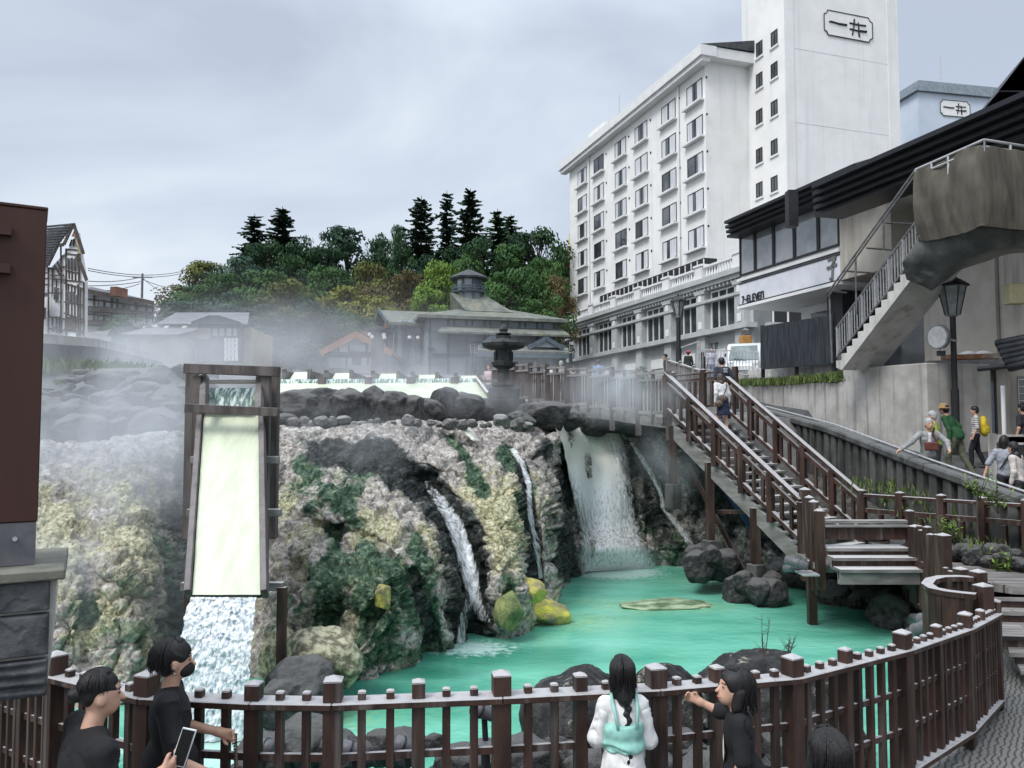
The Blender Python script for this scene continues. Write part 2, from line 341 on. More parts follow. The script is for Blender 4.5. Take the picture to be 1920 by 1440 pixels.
def Dbase(px, py):
    yt = np.interp(px, CC[:, 0], CC[:, 1]); dt = np.interp(px, CC[:, 0], CC[:, 2]); yb = np.interp(px, CC[:, 0], CC[:, 3]); q = np.interp(px, CC[:, 0], CC[:, 4])
    db = WZ / np.tan(PIT + np.arctan((720 - yb) / F)); t = (py - yt) / (yb - yt)
    d = db + (dt - db) * np.clip(1 - t, 0, 1) ** q
    d = d + np.where(t > 1, (t - 1) * 0.4, 0)
    fade = sstep(-0.02, 0.12, t)
    for pts, wd, am in CARVE: d = d + am * fade * np.exp(-(pathdist(px, py, pts) / wd) ** 2)
    for cx, cy_, sx, sy, am in LOBE: d = d - am * fade * np.exp(-((px - cx) / sx) ** 2 - ((py - cy_) / sy) ** 2)
    return d
def unproj(px, py, d):
    tt = np.tan(PIT + np.arctan((720 - py) / F)); z = d * tt
    return np.stack([(px - 960) / F * (d * CP + z * SP), d, z], 1)
def smoothcols(a, k=9):
    ker = np.hanning(k + 2)[1:-1]; ker /= ker.sum(); return np.convolve(np.pad(a, k // 2, mode='edge'), ker, 'valid')
pxs = np.arange(-260, 1961, 3.0); NT = 210; ts = np.linspace(0, 1.12, NT)
PX = np.tile(pxs, (NT, 1)); yt = smoothcols(np.interp(pxs, CC[:, 0], CC[:, 1]), 15); yb = smoothcols(np.interp(pxs, CC[:, 0], CC[:, 3]), 9)
PY = yt[None, :] + (yb - yt)[None, :] * ts[:, None]
D0 = Dbase(PX.ravel(), PY.ravel()); pos = unproj(PX.ravel(), PY.ravel(), D0)
# plateau strips behind the top edge
NE = 16; ext = []
top = pos[:len(pxs)]
for k in range(NE, 0, -1):
    s_ = k / NE; q = top.copy(); q[:, 1] += 5.0 * s_; q[:, 0] *= 1 + 0.02 * s_
    q[:, 2] = top[:, 2] * (1 - s_) + np.minimum(top[:, 2], H(q[:, 0], q[:, 1]) - 0.12) * s_ + 0.1 * s_ * (1 - s_)
    ext.append(q)
pos = np.concatenate(ext + [pos]); NR = NT + NE; nx_ = len(pxs)
g3 = pos.reshape(NR, nx_, 3)
nrm = np.cross(np.gradient(g3, axis=1), np.gradient(g3, axis=0)).reshape(-1, 3); nrm /= np.linalg.norm(nrm, axis=1, keepdims=True) + 1e-9
nrm *= -1 if nrm[:, 1].mean() > 0 else 1
nr3 = nrm.reshape(NR, nx_, 3).copy()
for _ in range(10): nr3[1:-1, 1:-1] = (nr3[:-2, 1:-1] + nr3[2:, 1:-1] + nr3[1:-1, :-2] + nr3[1:-1, 2:]) / 4
nrm = nr3.reshape(-1, 3); nrm /= np.linalg.norm(nrm, axis=1, keepdims=True) + 1e-9
wl, wd_, wc = worley(pos * 1.9 + 0.35 * fbm(pos * 1.5, 3, 5)[:, None], 3)
wl0, wd0, wc0 = worley(pos * np.array([1.0, 1.0, 0.8]) + 0.45 * fbm(pos * 1.2, 3, 15)[:, None], 13)
wl2, wd2, wc2 = worley(pos * 4.5 + 0.5 * fbm(pos * 3, 2, 6)[:, None], 8)
warp = np.stack([fbm(pos * 0.7, 2, 31), fbm(pos * 0.7, 2, 32), fbm(pos * 0.7, 2, 33)], 1)
rid = 1 - np.abs(fbm((pos + warp * 0.6) * np.array([2.2, 2.2, 1.1]), 5, 11))
disp = 0.20 * (wc0 - 0.5) - 0.12 * np.exp(-wd0 * 11) + 0.12 * fbm(pos * 1.1, 3, 1) + 0.085 * (wc - 0.5) + 0.05 * (wc2 - 0.5) - 0.10 * np.exp(-wd_ * 10) - 0.035 * np.exp(-wd2 * 9) + 0.07 * (rid - 0.75) + 0.055 * fbm(pos * 6, 5, 21, 0.72)
ax = np.zeros(len(pos)); ax[NE * nx_:] = sstep(0, 0.06, np.repeat(ts, nx_)); disp *= 0.45 + 0.55 * ax
disp *= 1.0 - 0.65 * np.exp(-(pathdist(np.concatenate([np.tile(pxs, NE), PX.ravel()]), np.concatenate([np.repeat(yt[None], NE, 0).ravel(), PY.ravel()]), [(440, 760), (430, 1320)]) / 90) ** 2)
pos2 = pos + nrm * disp[:, None]
FPX = np.concatenate([np.tile(pxs, NE), PX.ravel()]); FPY = np.concatenate([np.repeat(yt[None] - 3, NE, 0).ravel(), PY.ravel()])
# stains: green algae, yellow sulphur, dark tone in wet channels, crevices, beside the flume and under the stairs, pale crust
def blob(lst):
    r = np.zeros(len(FPX))
    for cx, cy_, sx, sy, am in lst: r = np.maximum(r, am * np.exp(-((FPX - cx) / sx) ** 2 - ((FPY - cy_) / sy) ** 2))
    return r
def pth(lst):
    r = np.zeros(len(FPX))
    for pts, wd, am in lst: r = np.maximum(r, am * np.exp(-(pathdist(FPX, FPY, pts) / wd) ** 2))
    return r
nzA = fbm(pos * np.array([2.2, 2.2, 0.9]), 5, 41); nzB = fbm(pos * 2.6, 5, 51); nzC = fbm(pos * np.array([4, 4, 1.2]), 4, 61)
green = np.maximum(blob([(600, 925, 110, 55, 0.8), (690, 1120, 150, 130, 0.85), (540, 1100, 60, 120, 0.6), (960, 1120, 60, 60, 0.5), (1150, 1010, 130, 60, 0.75), (1290, 1020, 80, 60, 0.6), (280, 1150, 90, 120, 0.5), (120, 1180, 90, 120, 0.35), (560, 1230, 80, 60, .3)]),
                   pth([([(625, 1000), (622, 1170)], 24, 1.0), ([(775, 1000), (815, 1090), (820, 1210)], 30, 0.95), ([(560, 860), (640, 940), (660, 980)], 26, 0.85), ([(850, 820), (885, 870), (902, 915)], 14, 1.0), ([(318, 950), (320, 1250)], 24, 0.75), ([(950, 850), (985, 900), (992, 960)], 18, 0.9), ([(740, 1050), (800, 1190)], 26, 0.9), ([(700, 870), (640, 900)], 25, .6), ([(700, 1240), (840, 1215)], 22, .9)]))
yellow = blob([(960, 970, 60, 110, 0.9), (930, 900, 60, 60, 0.6), (820, 1000, 45, 80, 0.6), (610, 1220, 90, 50, 0.85), (700, 990, 80, 60, 0.45), (540, 960, 50, 60, 0.6), (240, 1000, 90, 120, 0.6), (110, 980, 80, 120, 0.65), (130, 880, 70, 30, .4), (700, 1100, 90, 100, 0.45), (1010, 1130, 40, 50, .9), (600, 1080, 60, 60, .45), (220, 1150, 120, 100, .4)])
dark = np.maximum(pth([([(800, 915), (850, 970), (880, 1060), (888, 1220)], 38, 1.2), ([(975, 870), (996, 950), (1010, 1040), (1014, 1100)], 14, 1.0), ([(1068, 880), (1068, 1075)], 24, 1.0), ([(300, 880), (318, 960), (318, 1300)], 22, 0.5),
                       ([(1215, 850), (1260, 1000), (1330, 1050)], 60, 0.7), ([(790, 1090), (812, 1200)], 16, 1.0), ([(360, 780), (350, 1320)], 50, 0.8), ([(515, 820), (510, 1250)], 30, 0.45), ([(600, 842), (720, 858), (790, 905)], 32, 1.3), ([(1340, 900), (1900, 1150)], 120, 0.9)]),
                  blob([(1140, 950, 110, 120, 0.75), (1022, 840, 30, 28, 0.8), (540, 1190, 40, 60, .6), (625, 845, 24, 12, .8)]))
st = np.zeros((len(pos), 4), np.float32); st[:, 3] = 1
st[:, 0] = np.clip(green * 0.62 + nzA * 0.45 + 0.02, 0, 1); st[:, 1] = np.clip(yellow * 0.55 + nzB * 0.4 + 0.17 * sstep(815, 900, FPY) - .12 * (FPY < 850), 0, 1); st[:, 2] = np.clip(dark * 0.7 + nzC * 0.3, 0, 1)
def rock_mat():
    m = bpy.data.materials.new('spring_rock'); m.use_nodes = True; t = m.node_tree; b = t.nodes['Principled BSDF']; L = t.links.new
    co = t.nodes.new('ShaderNodeTexCoord')
    def noise(s, d=8, r=0.65):
        n = t.nodes.new('ShaderNodeTexNoise'); n.inputs['Scale'].default_value = s; n.inputs['Detail'].default_value = d; n.inputs['Roughness'].default_value = r; L(co.outputs['Object'], n.inputs[0]); return n.outputs[0]
    def ramp(src, st):
        n = t.nodes.new('ShaderNodeValToRGB'); el = n.color_ramp.elements
        while len(el) < len(st): el.new(0.5)
        for e_, (p_, c_) in zip(el, st): e_.position = p_; e_.color = (*c_, 1)
        L(src, n.inputs[0]); return n.outputs[0]
    def mix(f, a, bb):
        n = t.nodes.new('ShaderNodeMix'); n.data_type = 'RGBA'; L(a, n.inputs[6]); L(bb, n.inputs[7]); L(f, n.inputs[0]); return n.outputs[2]
    at = t.nodes.new('ShaderNodeAttribute'); at.attribute_name = 'stain'; sp = t.nodes.new('ShaderNodeSeparateColor'); L(at.outputs[0], sp.inputs[0])
    nf = noise(9, 10, 0.75); nm = noise(16, 6, 0.7)
    def thr(src, nsrc, a, bb, amp):
        q = t.nodes.new('ShaderNodeMath'); q.operation = 'MULTIPLY_ADD'; L(nsrc, q.inputs[0]); q.inputs[1].default_value = amp; L(src, q.inputs[2])
        r = t.nodes.new('ShaderNodeMapRange'); r.interpolation_type = 'SMOOTHSTEP'; r.inputs[1].default_value = a + amp / 2; r.inputs[2].default_value = bb + amp / 2; L(q.outputs[0], r.inputs[0]); return r.outputs[0]
    na, nb = noise(3.2, 10, 0.72), noise(5.5, 9, 0.72)
    base = ramp(nf, [(0.33, (0.05, 0.044, 0.040)), (0.42, (0.23, 0.205, 0.185)), (0.52, (0.48, 0.44, 0.40)), (0.62, (0.80, 0.76, 0.70))])
    yel = ramp(nm, [(0.33, (0.05, 0.045, 0.025)), (0.44, (0.33, 0.31, 0.18)), (0.54, (0.60, 0.57, 0.35)), (0.66, (0.86, 0.83, 0.66))])
    grn = ramp(noise(8, 10, 0.75), [(0.34, (0.005, 0.018, 0.011)), (0.46, (0.024, 0.070, 0.040)), (0.56, (0.12, 0.19, 0.11)), (0.68, (0.46, 0.49, 0.34))])
    drk = ramp(nf, [(0.36, (0.007, 0.009, 0.009)), (0.52, (0.028, 0.036, 0.033)), (0.68, (0.16, 0.18, 0.165))])
    c = mix(thr(sp.outputs[1], nb, 0.22, 0.5, 0.9), base, yel); c = mix(thr(sp.outputs[0], na, 0.26, 0.46, 1.0), c, grn); c = mix(thr(sp.outputs[2], nb, 0.28, 0.5, 0.5), c, drk)
    L(c, b.inputs['Base Color']); rg_ = t.nodes.new('ShaderNodeMapRange'); rg_.inputs[1].default_value = 0.35; rg_.inputs[2].default_value = 0.65; rg_.inputs[3].default_value = 0.28; rg_.inputs[4].default_value = 0.85; L(noise(2.0, 4, 0.6), rg_.inputs[0]); L(rg_.outputs[0], b.inputs['Roughness']); b.inputs['Specular IOR Level'].default_value = 0.35
    vo = t.nodes.new('ShaderNodeTexVoronoi'); vo.inputs['Scale'].default_value = 13; vo.inputs['Randomness'].default_value = 1
    wv_ = t.nodes.new('ShaderNodeMix'); wv_.data_type = 'RGBA'; wv_.inputs[0].default_value = 0.12; L(co.outputs['Object'], wv_.inputs[6]); nv = t.nodes.new('ShaderNodeTexNoise'); nv.inputs['Scale'].default_value = 6; L(co.outputs['Object'], nv.inputs[0]); L(nv.outputs[1], wv_.inputs[7]); L(wv_.outputs[2], vo.inputs['Vector'])
    hm_ = t.nodes.new('ShaderNodeMath'); hm_.operation = 'MULTIPLY_ADD'; L(vo.outputs['Distance'], hm_.inputs[0]); hm_.inputs[1].default_value = -0.9; L(noise(11, 10, 0.75), hm_.inputs[2])
    bp = t.nodes.new('ShaderNodeBump'); bp.inputs['Distance'].default_value = 0.06; L(hm_.outputs[0], bp.inputs['Height']); L(bp.outputs[0], b.inputs['Normal'])
    return m
fs_ = grid_faces(nx_, NR)[:, ::-1]
rk = kind(mesh_obj('rock_cliff', pos2, fs_, rock_mat(), smooth=True), 'structure')
a_ = rk.data.color_attributes.new('stain', 'FLOAT_COLOR', 'POINT'); a_.data.foreach_set('color', st.ravel())

# ---------------- water ----------------
def water_mat():
    m = bpy.data.materials.new('pond_water'); m.use_nodes = True; t = m.node_tree; b = t.nodes['Principled BSDF']; L = t.links.new
    co = t.nodes.new('ShaderNodeTexCoord'); mp = t.nodes.new('ShaderNodeMapping'); mp.inputs['Scale'].default_value = (0.7, 1.6, 1); L(co.outputs['Object'], mp.inputs[0])
    n = t.nodes.new('ShaderNodeTexNoise'); n.inputs['Scale'].default_value = 0.8; n.inputs['Detail'].default_value = 5; L(mp.outputs[0], n.inputs[0])
    r = t.nodes.new('ShaderNodeValToRGB'); el = r.color_ramp.elements; el[0].position = 0.33; el[0].color = (0.085, 0.37, 0.255, 1); el[1].position = 0.66; el[1].color = (0.19, 0.55, 0.41, 1); L(n.outputs[0], r.inputs[0])
    at = t.nodes.new('ShaderNodeAttribute'); at.attribute_name = 'foam'; sp = t.nodes.new('ShaderNodeSeparateColor'); L(at.outputs[0], sp.inputs[0])
    n3 = t.nodes.new('ShaderNodeTexNoise'); n3.inputs['Scale'].default_value = 9; n3.inputs['Detail'].default_value = 6; L(co.outputs['Object'], n3.inputs[0])
    def mrr(src, a, bb):
        q = t.nodes.new('ShaderNodeMapRange'); q.inputs[1].default_value = a; q.inputs[2].default_value = bb; L(src, q.inputs[0]); return q.outputs[0]
    def mul(a, bb, op='MULTIPLY'):
        q = t.nodes.new('ShaderNodeMath'); q.operation = op; L(a, q.inputs[0]); L(bb, q.inputs[1]); q.use_clamp = True; return q.outputs[0]
    x1 = t.nodes.new('ShaderNodeMix'); x1.data_type = 'RGBA'; L(r.outputs[0], x1.inputs[6]); x1.inputs[7].default_value = (0.025, 0.16, 0.11, 1); L(sp.outputs[1], x1.inputs[0])
    x3 = t.nodes.new('ShaderNodeMix'); x3.data_type = 'RGBA'; L(x1.outputs[2], x3.inputs[6]); x3.inputs[7].default_value = (0.30, 0.50, 0.24, 1); L(mul(sp.outputs[2], mrr(n3.outputs[0], 0.35, 0.6)), x3.inputs[0])
    x2 = t.nodes.new('ShaderNodeMix'); x2.data_type = 'RGBA'; L(x3.outputs[2], x2.inputs[6]); x2.inputs[7].default_value = (0.62, 0.80, 0.76, 1)
    fo = mul(sp.outputs[0], n3.outputs[0], 'ADD'); L(mrr(fo, 0.75, 1.15), x2.inputs[0])
    L(x2.outputs[2], b.inputs['Base Color']); b.inputs['Roughness'].default_value = 0.16; b.inputs['IOR'].default_value = 1.33
    mp2 = t.nodes.new('ShaderNodeMapping'); mp2.inputs['Scale'].default_value = (2.4, 3.6, 1); mp2.inputs['Rotation'].default_value = (0, 0, 0.15); L(co.outputs['Object'], mp2.inputs[0])
    n2 = t.nodes.new('ShaderNodeTexNoise'); n2.inputs['Scale'].default_value = 1.6; n2.inputs['Detail'].default_value = 4; n2.inputs['Distortion'].default_value = 0.6; L(mp2.outputs[0], n2.inputs[0])
    bp = t.nodes.new('ShaderNodeBump'); bp.inputs['Distance'].default_value = 0.016; L(n2.outputs[0], bp.inputs['Height']); L(bp.outputs[0], b.inputs['Normal'])
    return m
vs, fs = grid(np.arange(-9, 10, 0.12), np.arange(6.0, 21, 0.12), lambda x, y: x * 0 + WZ)
wo = kind(mesh_obj('pond_water', vs, fs, water_mat(), smooth=True), 'structure')
def wpt(px, py): p = PZ(px, py, WZ); return p.x, p.y
fm = np.zeros((len(vs), 4), np.float32); fm[:, 3] = 1
for px, py, sx, sy, am in [(1150, 1072, 1.1, 0.9, 0.95), (925, 1165, 0.35, 0.35, 0.9), (885, 1215, 0.8, 0.5, 0.6), (1300, 1062, 0.8, 0.4, 0.5), (425, 1392, 0.95, 0.6, 1.5), (1018, 1105, 0.4, 0.6, 0.6)]:
    cx, cy_ = wpt(px, py); fm[:, 0] = np.maximum(fm[:, 0], am * np.exp(-((vs[:, 0] - cx) / sx) ** 2 - ((vs[:, 1] - cy_) / sy) ** 2))
nw = fbm(vs * 1.3, 4, 77)
for px, py, sx, sy, am in [(880, 1225, 1.6, 0.9, 0.75), (700, 1300, 1.5, 0.7, 0.8), (1120, 1080, 2.2, 0.9, 0.5), (1450, 1095, 1.6, 0.6, 0.75), (1600, 1160, 1.2, 0.8, 0.7), (950, 1200, 0.9, 0.5, 0.5), (780, 1262, 1.0, 0.5, 0.9), (520, 1330, 1.0, 0.8, 0.8)]:
    cx, cy_ = wpt(px, py); fm[:, 1] = np.maximum(fm[:, 1], np.clip(am * 1.2 * np.exp(-((vs[:, 0] - cx) / sx) ** 2 - ((vs[:, 1] - cy_) / sy) ** 2) + nw * 0.35 * am - 0.1, 0, 1))
for px, py, sx, sy, am in [(1230, 1135, 1.3, 0.6, 1.0), (1090, 1165, 0.9, 0.7, 0.9), (1330, 1090, 1.5, 0.5, 0.6), (600, 1350, 1.2, 0.6, 0.7), (1100, 1130, .6, .4, .6)]:
    cx, cy_ = wpt(px, py); fm[:, 2] = np.maximum(fm[:, 2], np.clip(am * np.exp(-((vs[:, 0] - cx) / sx) ** 2 - ((vs[:, 1] - cy_) / sy) ** 2) + nw * 0.4 * am - 0.1, 0, 1))
a_ = wo.data.color_attributes.new('foam', 'FLOAT_COLOR', 'POINT'); a_.data.foreach_set('color', fm.ravel())

def fall_mat(name, c1, c2, alo, ahi, sc=(19, 19, 2.0), rough=0.35):
    """streaky falling water: thin gaps between the streams"""
    m = bpy.data.materials.new(name); m.use_nodes = True; t = m.node_tree; b = t.nodes['Principled BSDF']; L = t.links.new
    co = t.nodes.new('ShaderNodeTexCoord'); mp = t.nodes.new('ShaderNodeMapping'); mp.inputs['Scale'].default_value = sc; L(co.outputs['Object'], mp.inputs[0])
    n = t.nodes.new('ShaderNodeTexNoise'); n.inputs['Scale'].default_value = 1; n.inputs['Detail'].default_value = 7; n.inputs['Roughness'].default_value = 0.7; n.inputs['Distortion'].default_value = 0.4; L(mp.outputs[0], n.inputs[0])
    at = t.nodes.new('ShaderNodeAttribute'); at.attribute_name = 'flow'; sp = t.nodes.new('ShaderNodeSeparateColor'); L(at.outputs[0], sp.inputs[0])
    q = t.nodes.new('ShaderNodeMath'); q.operation = 'ADD'; L(n.outputs[0], q.inputs[0]); L(sp.outputs[0], q.inputs[1])
    r = t.nodes.new('ShaderNodeMapRange'); r.inputs[1].default_value = alo; r.inputs[2].default_value = ahi; L(q.outputs[0], r.inputs[0])
    L(r.outputs[0], b.inputs['Alpha'])
    x = t.nodes.new('ShaderNodeMix'); x.data_type = 'RGBA'; x.inputs[6].default_value = (*c1, 1); x.inputs[7].default_value = (*c2, 1); L(sp.outputs[1], x.inputs[0]); L(x.outputs[2], b.inputs['Base Color'])
    b.inputs['Roughness'].default_value = rough
    bp = t.nodes.new('ShaderNodeBump'); bp.inputs['Distance'].default_value = 0.05; L(n.outputs[0], bp.inputs['Height']); L(bp.outputs[0], b.inputs['Normal'])
    return m
M['fall'] = fall_mat('falling_water', (0.95, 0.97, 0.98), (0.96, 0.96, 0.84), 0.76, 1.08)
M['fall2'] = fall_mat('rushing_water', (0.90, 0.93, 0.94), (0.92, 0.93, 0.78), 0.82, 1.20, (13, 13, 5))
def rib(name, L_, R_, n=60, k=14, off=0.24, flow=None, m='fall2'):
    """a sheet of water between two pixel paths, laid just off the rock"""
    def rs(pts):
        a = np.array(pts, float); s = np.concatenate([[0], np.cumsum(np.hypot(*np.diff(a[:, :2], axis=0).T))]); s /= s[-1]; q = np.linspace(0, 1, n)
        return np.stack([np.interp(q, s, a[:, 0]), np.interp(q, s, a[:, 1])], 1)
    a, b = rs(L_), rs(R_); f = np.linspace(0, 1, k); g = a[:, None, :] * (1 - f)[None, :, None] + b[:, None, :] * f[None, :, None]; g = g.reshape(-1, 2)
    d = Dbase(g[:, 0], g[:, 1]) - off - 0.08 * np.sin(np.tile(f, n) * pi); vs = unproj(g[:, 0], g[:, 1], d)
    vs += 0.03 * np.stack([fbm(vs * 6, 3, 5), fbm(vs * 6, 3, 6), 0 * d], 1)
    o = kind(mesh_obj(name, vs, grid_faces(k, n), M[m], smooth=True), 'structure')
    at = o.data.color_attributes.new('flow', 'FLOAT_COLOR', 'POINT'); t = np.repeat(np.linspace(0, 1, n), k); ff = np.tile(f, n)
    fl = np.interp(t, *flow[0]); cr = np.interp(t, *flow[1]); edge = -0.25 * np.abs(ff * 2 - 1) ** 4
    arr = np.stack([fl + edge, cr, 0 * t, 0 * t + 1], 1).astype(np.float32); at.data.foreach_set('color', arr.ravel()); return o
FL = (([0, 0.25, 0.5, 0.8, 1], [1.0, 0.80, 0.58, 0.50, 0.60]), ([0, 0.2, 0.45], [1, 0.9, 0]))
rib('waterfall', [(1038, 795), (1056, 835), (1066, 890), (1085, 980), (1092, 1072)], [(1130, 801), (1156, 840), (1170, 900), (1196, 985), (1232, 1066)], flow=FL, m='fall')
rib('waterfall', [(1136, 812), (1146, 845), (1158, 900), (1165, 985)], [(1160, 812), (1178, 850), (1188, 905), (1196, 990)], flow=(([0, 0.3, 1], [0.8, 0.5, 0.36]), ([0, 0.2], [0.9, 0])))
rib('waterfall', [(1180, 830), (1203, 870), (1232, 920), (1240, 958), (1262, 985), (1290, 1025), (1300, 1062)], [(1190, 828), (1215, 868), (1243, 915), (1250, 955), (1275, 978), (1304, 1020), (1318, 1062)], k=6, flow=(([0, 0.5, 1], [0.6, 0.5, 0.44]), ([0, 0.1], [0.5, 0])))
rib('waterfall', [(793, 905), (806, 935), (832, 975), (852, 1030), (866, 1085), (880, 1130), (888, 1160)], [(803, 900), (838, 935), (868, 975), (890, 1040), (899, 1085), (905, 1130), (925, 1168)], flow=(([0, 0.2, 0.5, 0.8, 1], [0.38, 0.48, 0.58, 0.55, 0.4]), ([0, 1], [0, 0])))
rib('waterfall', [(952, 842), (972, 868), (984, 905), (988, 960), (1000, 1030), (1008, 1085)], [(964, 840), (984, 864), (997, 905), (1000, 960), (1014, 1030), (1020, 1085)], k=6, flow=(([0, 0.4, 1], [0.62, 0.5, 0.4]), ([0, 0.1], [0.3, 0])))
rib('waterfall', [(858, 800), (868, 812), (885, 826)], [(880, 799), (892, 812), (902, 826)], n=14, k=8, flow=(([0, 1], [0.75, 0.55]), ([0, 1], [0.9, 0.5])))
rib('waterfall', [(878, 1100), (862, 1150), (856, 1205)], [(905, 1100), (880, 1150), (874, 1205)], n=30, k=8, flow=(([0, 0.5, 1], [0.42, 0.38, 0.5]), ([0, 1], [0, 0])))
# ---------------- boulders ----------------
def ico(n=3):
    t = (1 + 5 ** 0.5) / 2
    v = [V(a).normalized() for a in [(-1, t, 0), (1, t, 0), (-1, -t, 0), (1, -t, 0), (0, -1, t), (0, 1, t), (0, -1, -t), (0, 1, -t), (t, 0, -1), (t, 0, 1), (-t, 0, -1), (-t, 0, 1)]]
    f = [(0, 11, 5), (0, 5, 1), (0, 1, 7), (0, 7, 10), (0, 10, 11), (1, 5, 9), (5, 11, 4), (11, 10, 2), (10, 7, 6), (7, 1, 8), (3, 9, 4), (3, 4, 2), (3, 2, 6), (3, 6, 8), (3, 8, 9), (4, 9, 5), (2, 4, 11), (6, 2, 10), (8, 6, 7), (9, 8, 1)]
    for _ in range(n):
        c = {}; g = []
        def md(a, b):
            k = (min(a, b), max(a, b))
            if k not in c: c[k] = len(v); v.append(((v[a] + v[b]) / 2).normalized())
            return c[k]
        for a, b, d in f:
            x, y, z = md(a, b), md(b, d), md(d, a); g += [(a, x, z), (b, y, x), (d, z, y), (x, y, z)]
        f = g
    return np.array(v), np.array(f)
ICO = {n: ico(n) for n in (3, 4, 5)}
def boulder_mesh(seed, rough=0.22, n=4, sharp=0.5):
    v, f = ICO[n]; p = v * 1.2 + seed * 7.7
    a, b, c = worley(p * 1.1, seed)
    r = 1 + rough * 1.3 * fbm(p, 3, seed) - rough * 0.8 * np.exp(-b * 6) + rough * 0.5 * (c - 0.5) + 0.10 * fbm(p * 3.5, 5, seed + 3, .6) - .05 * np.exp(-np.abs(fbm(p * 2.2, 3, seed + 7)) * 18)
    rs = np.random.RandomState(seed); nn = rs.normal(size=(13, 3)); nn /= np.linalg.norm(nn, axis=1, keepdims=True); dd = rs.uniform(.70, .98, 13)
    pl = np.min(np.where(v @ nn.T > .05, dd[None] / np.maximum(v @ nn.T, .05), 9), axis=1); r0 = 1 + rough * fbm(p, 3, seed)
    r = np.minimum(pl, r0) * (1 + 0.05 * fbm(p * 3, 5, seed + 3, .6)) + .02 * (c - .5)
    return v * r[:, None], f
BOM = {}
def boulder(name, label, cat, loc, size, seed, m, group=None, rz=0, n=4, rough=0.22, tilt=0):
    k = (seed, n, rough)
    if k not in BOM:
        v, f = boulder_mesh(seed, rough, n); me = bpy.data.meshes.new('boulder'); me.from_pydata(v.tolist(), [], f.tolist()); me.materials.append(m)
        me.polygons.foreach_set('use_smooth', [True] * len(f)); BOM[k] = me
    me = BOM[k]
    if me.materials[0] != m:
        me = me.copy(); me.materials[0] = m
    o = bpy.data.objects.new(name, me); COL.objects.link(o); o.location = loc; o.scale = size; o.rotation_euler = (tilt, 0, rz); ORG[o.name] = V(loc)
    setp(o, label=label, category=cat, group=group); return o
def brow(n, px0, px1, py0, py1, d0, d1, s0, s1, label, group, m='lava', name='boulder', seed=1, pick=8, zfun=None, flat=0.8):
    rr = random.Random(seed)
    for i in range(n):
        t = (i + rr.random() * 0.8) / n; u = rr.random(); px = px0 + (px1 - px0) * t
        if zfun is None: q = P(px, py0 + (py1 - py0) * u, d0 + (d1 - d0) * (1 - u))
        else: q = zfun(px, u, rr)
        s = s0 + (s1 - s0) * rr.random() ** 1.5
        boulder(name, label, 'boulder', q, (s * rr.uniform(0.9, 1.3), s, s * rr.uniform(flat - 0.1, flat + 0.25)), seed * 10 + rr.randrange(pick), M[m], group, rr.uniform(0, 6))
# left bank of dark rounded boulders
def zf(px, u, rr):
    py = 700 + u * 118; return P(px, py, np.interp(py, [695, 760, 820], [19.0, 16.8, 15.2]))
brow(96, 40, 352, 0, 0, 0, 0, 0.15, 0.42, 'dark rounded lava boulder piled on the left bank under the ribbed wall', 'dark boulders piled on the left bank', seed=3, zfun=zf)
# row behind the cliff top
for px, py, d, w_, h_ in [(560, 762, 17.5, .85, .42), (610, 758, 17.6, .6, .40), (650, 762, 17.5, .62, .42), (700, 752, 17.8, .42, .36), (735, 765, 17.6, .55, .42), (745, 755, 18.2, .32, .26), (770, 770, 17.6, .5, .38), (800, 768, 17.8, .5, .35), (835, 752, 18, .36, .36), (872, 758, 18.2, .55, .32), (905, 772, 18.2, .35, .25), (1020, 775, 18.6, .75, .33), (1060, 778, 19.4, .5, .25), (975, 782, 17.8, .45, .2), (535, 790, 16.2, .35, .22), (1120, 785, 20.3, .6, .3), (1190, 790, 20.6, .6, .35)]:
    boulder('boulder', 'dark lava boulder standing in the row between the cliff top and the yellow water slide', 'boulder', P(px, py + 8, d), (w_, w_ * 0.8, h_ * 1.15), R.randrange(40, 48), M['lava'], 'dark boulders in the row above the cliff', R.uniform(0, 6))
brow(34, 520, 1000, 786, 800, 16.5, 15.5, 0.06, 0.16, 'small loose stone lying along the top edge of the cliff', 'small stones along the cliff top', 'lavap', 'stone', seed=5)
# right shore of the pond
def zs(px, u, rr):
    yb_ = np.interp(px, CC[:, 0], CC[:, 3]); py = yb_ - 2 - u * 44 * (1 if px < 1560 else 0.7); t = u
    d = (WZ / tv(yb_)) + t * 1.5 - 0.35; return P(px, py, d)
brow(70, 1325, 1730, 0, 0, 0, 0, 0.17, 0.40, 'dark rough lava stone piled on the shore under the wooden stairs', 'dark stones on the shore under the stairs', m='lavas', seed=6, zfun=zs)
# big rocks right behind the near fence
for px, py, d, sx, sz, lb in [(1090, 1345, 7.9, .78, .52, 'broad dark boulder with pale lichen behind the near fence, left of the girl in white'),
                              (1245, 1335, 7.9, .62, .45, 'dark rounded boulder behind the near fence between the two girls'),
                              (1425, 1340, 8.3, .95, .62, 'largest dark boulder behind the near fence, with dry twigs on top'),
                              (1525, 1330, 8.6, .55, .45, 'dark boulder beside the largest one behind the near fence')]:
    boulder('large_boulder', lb, 'boulder', P(px, py + 14, d), (sx, sx * 0.7, sz * 1.12), R.randrange(60, 66), M['lichen'], None, R.uniform(0, 6), 5, 0.3)
def zn(px, u, rr): return P(px, 1390 + 70 * u, 7.4 - u * 0.3)
brow(46, 440, 1600, 0, 0, 0, 0, 0.13, 0.34, 'dark stone lying at the foot of the near fence on the pond side', 'dark stones at the foot of the near fence', seed=8, zfun=zn)
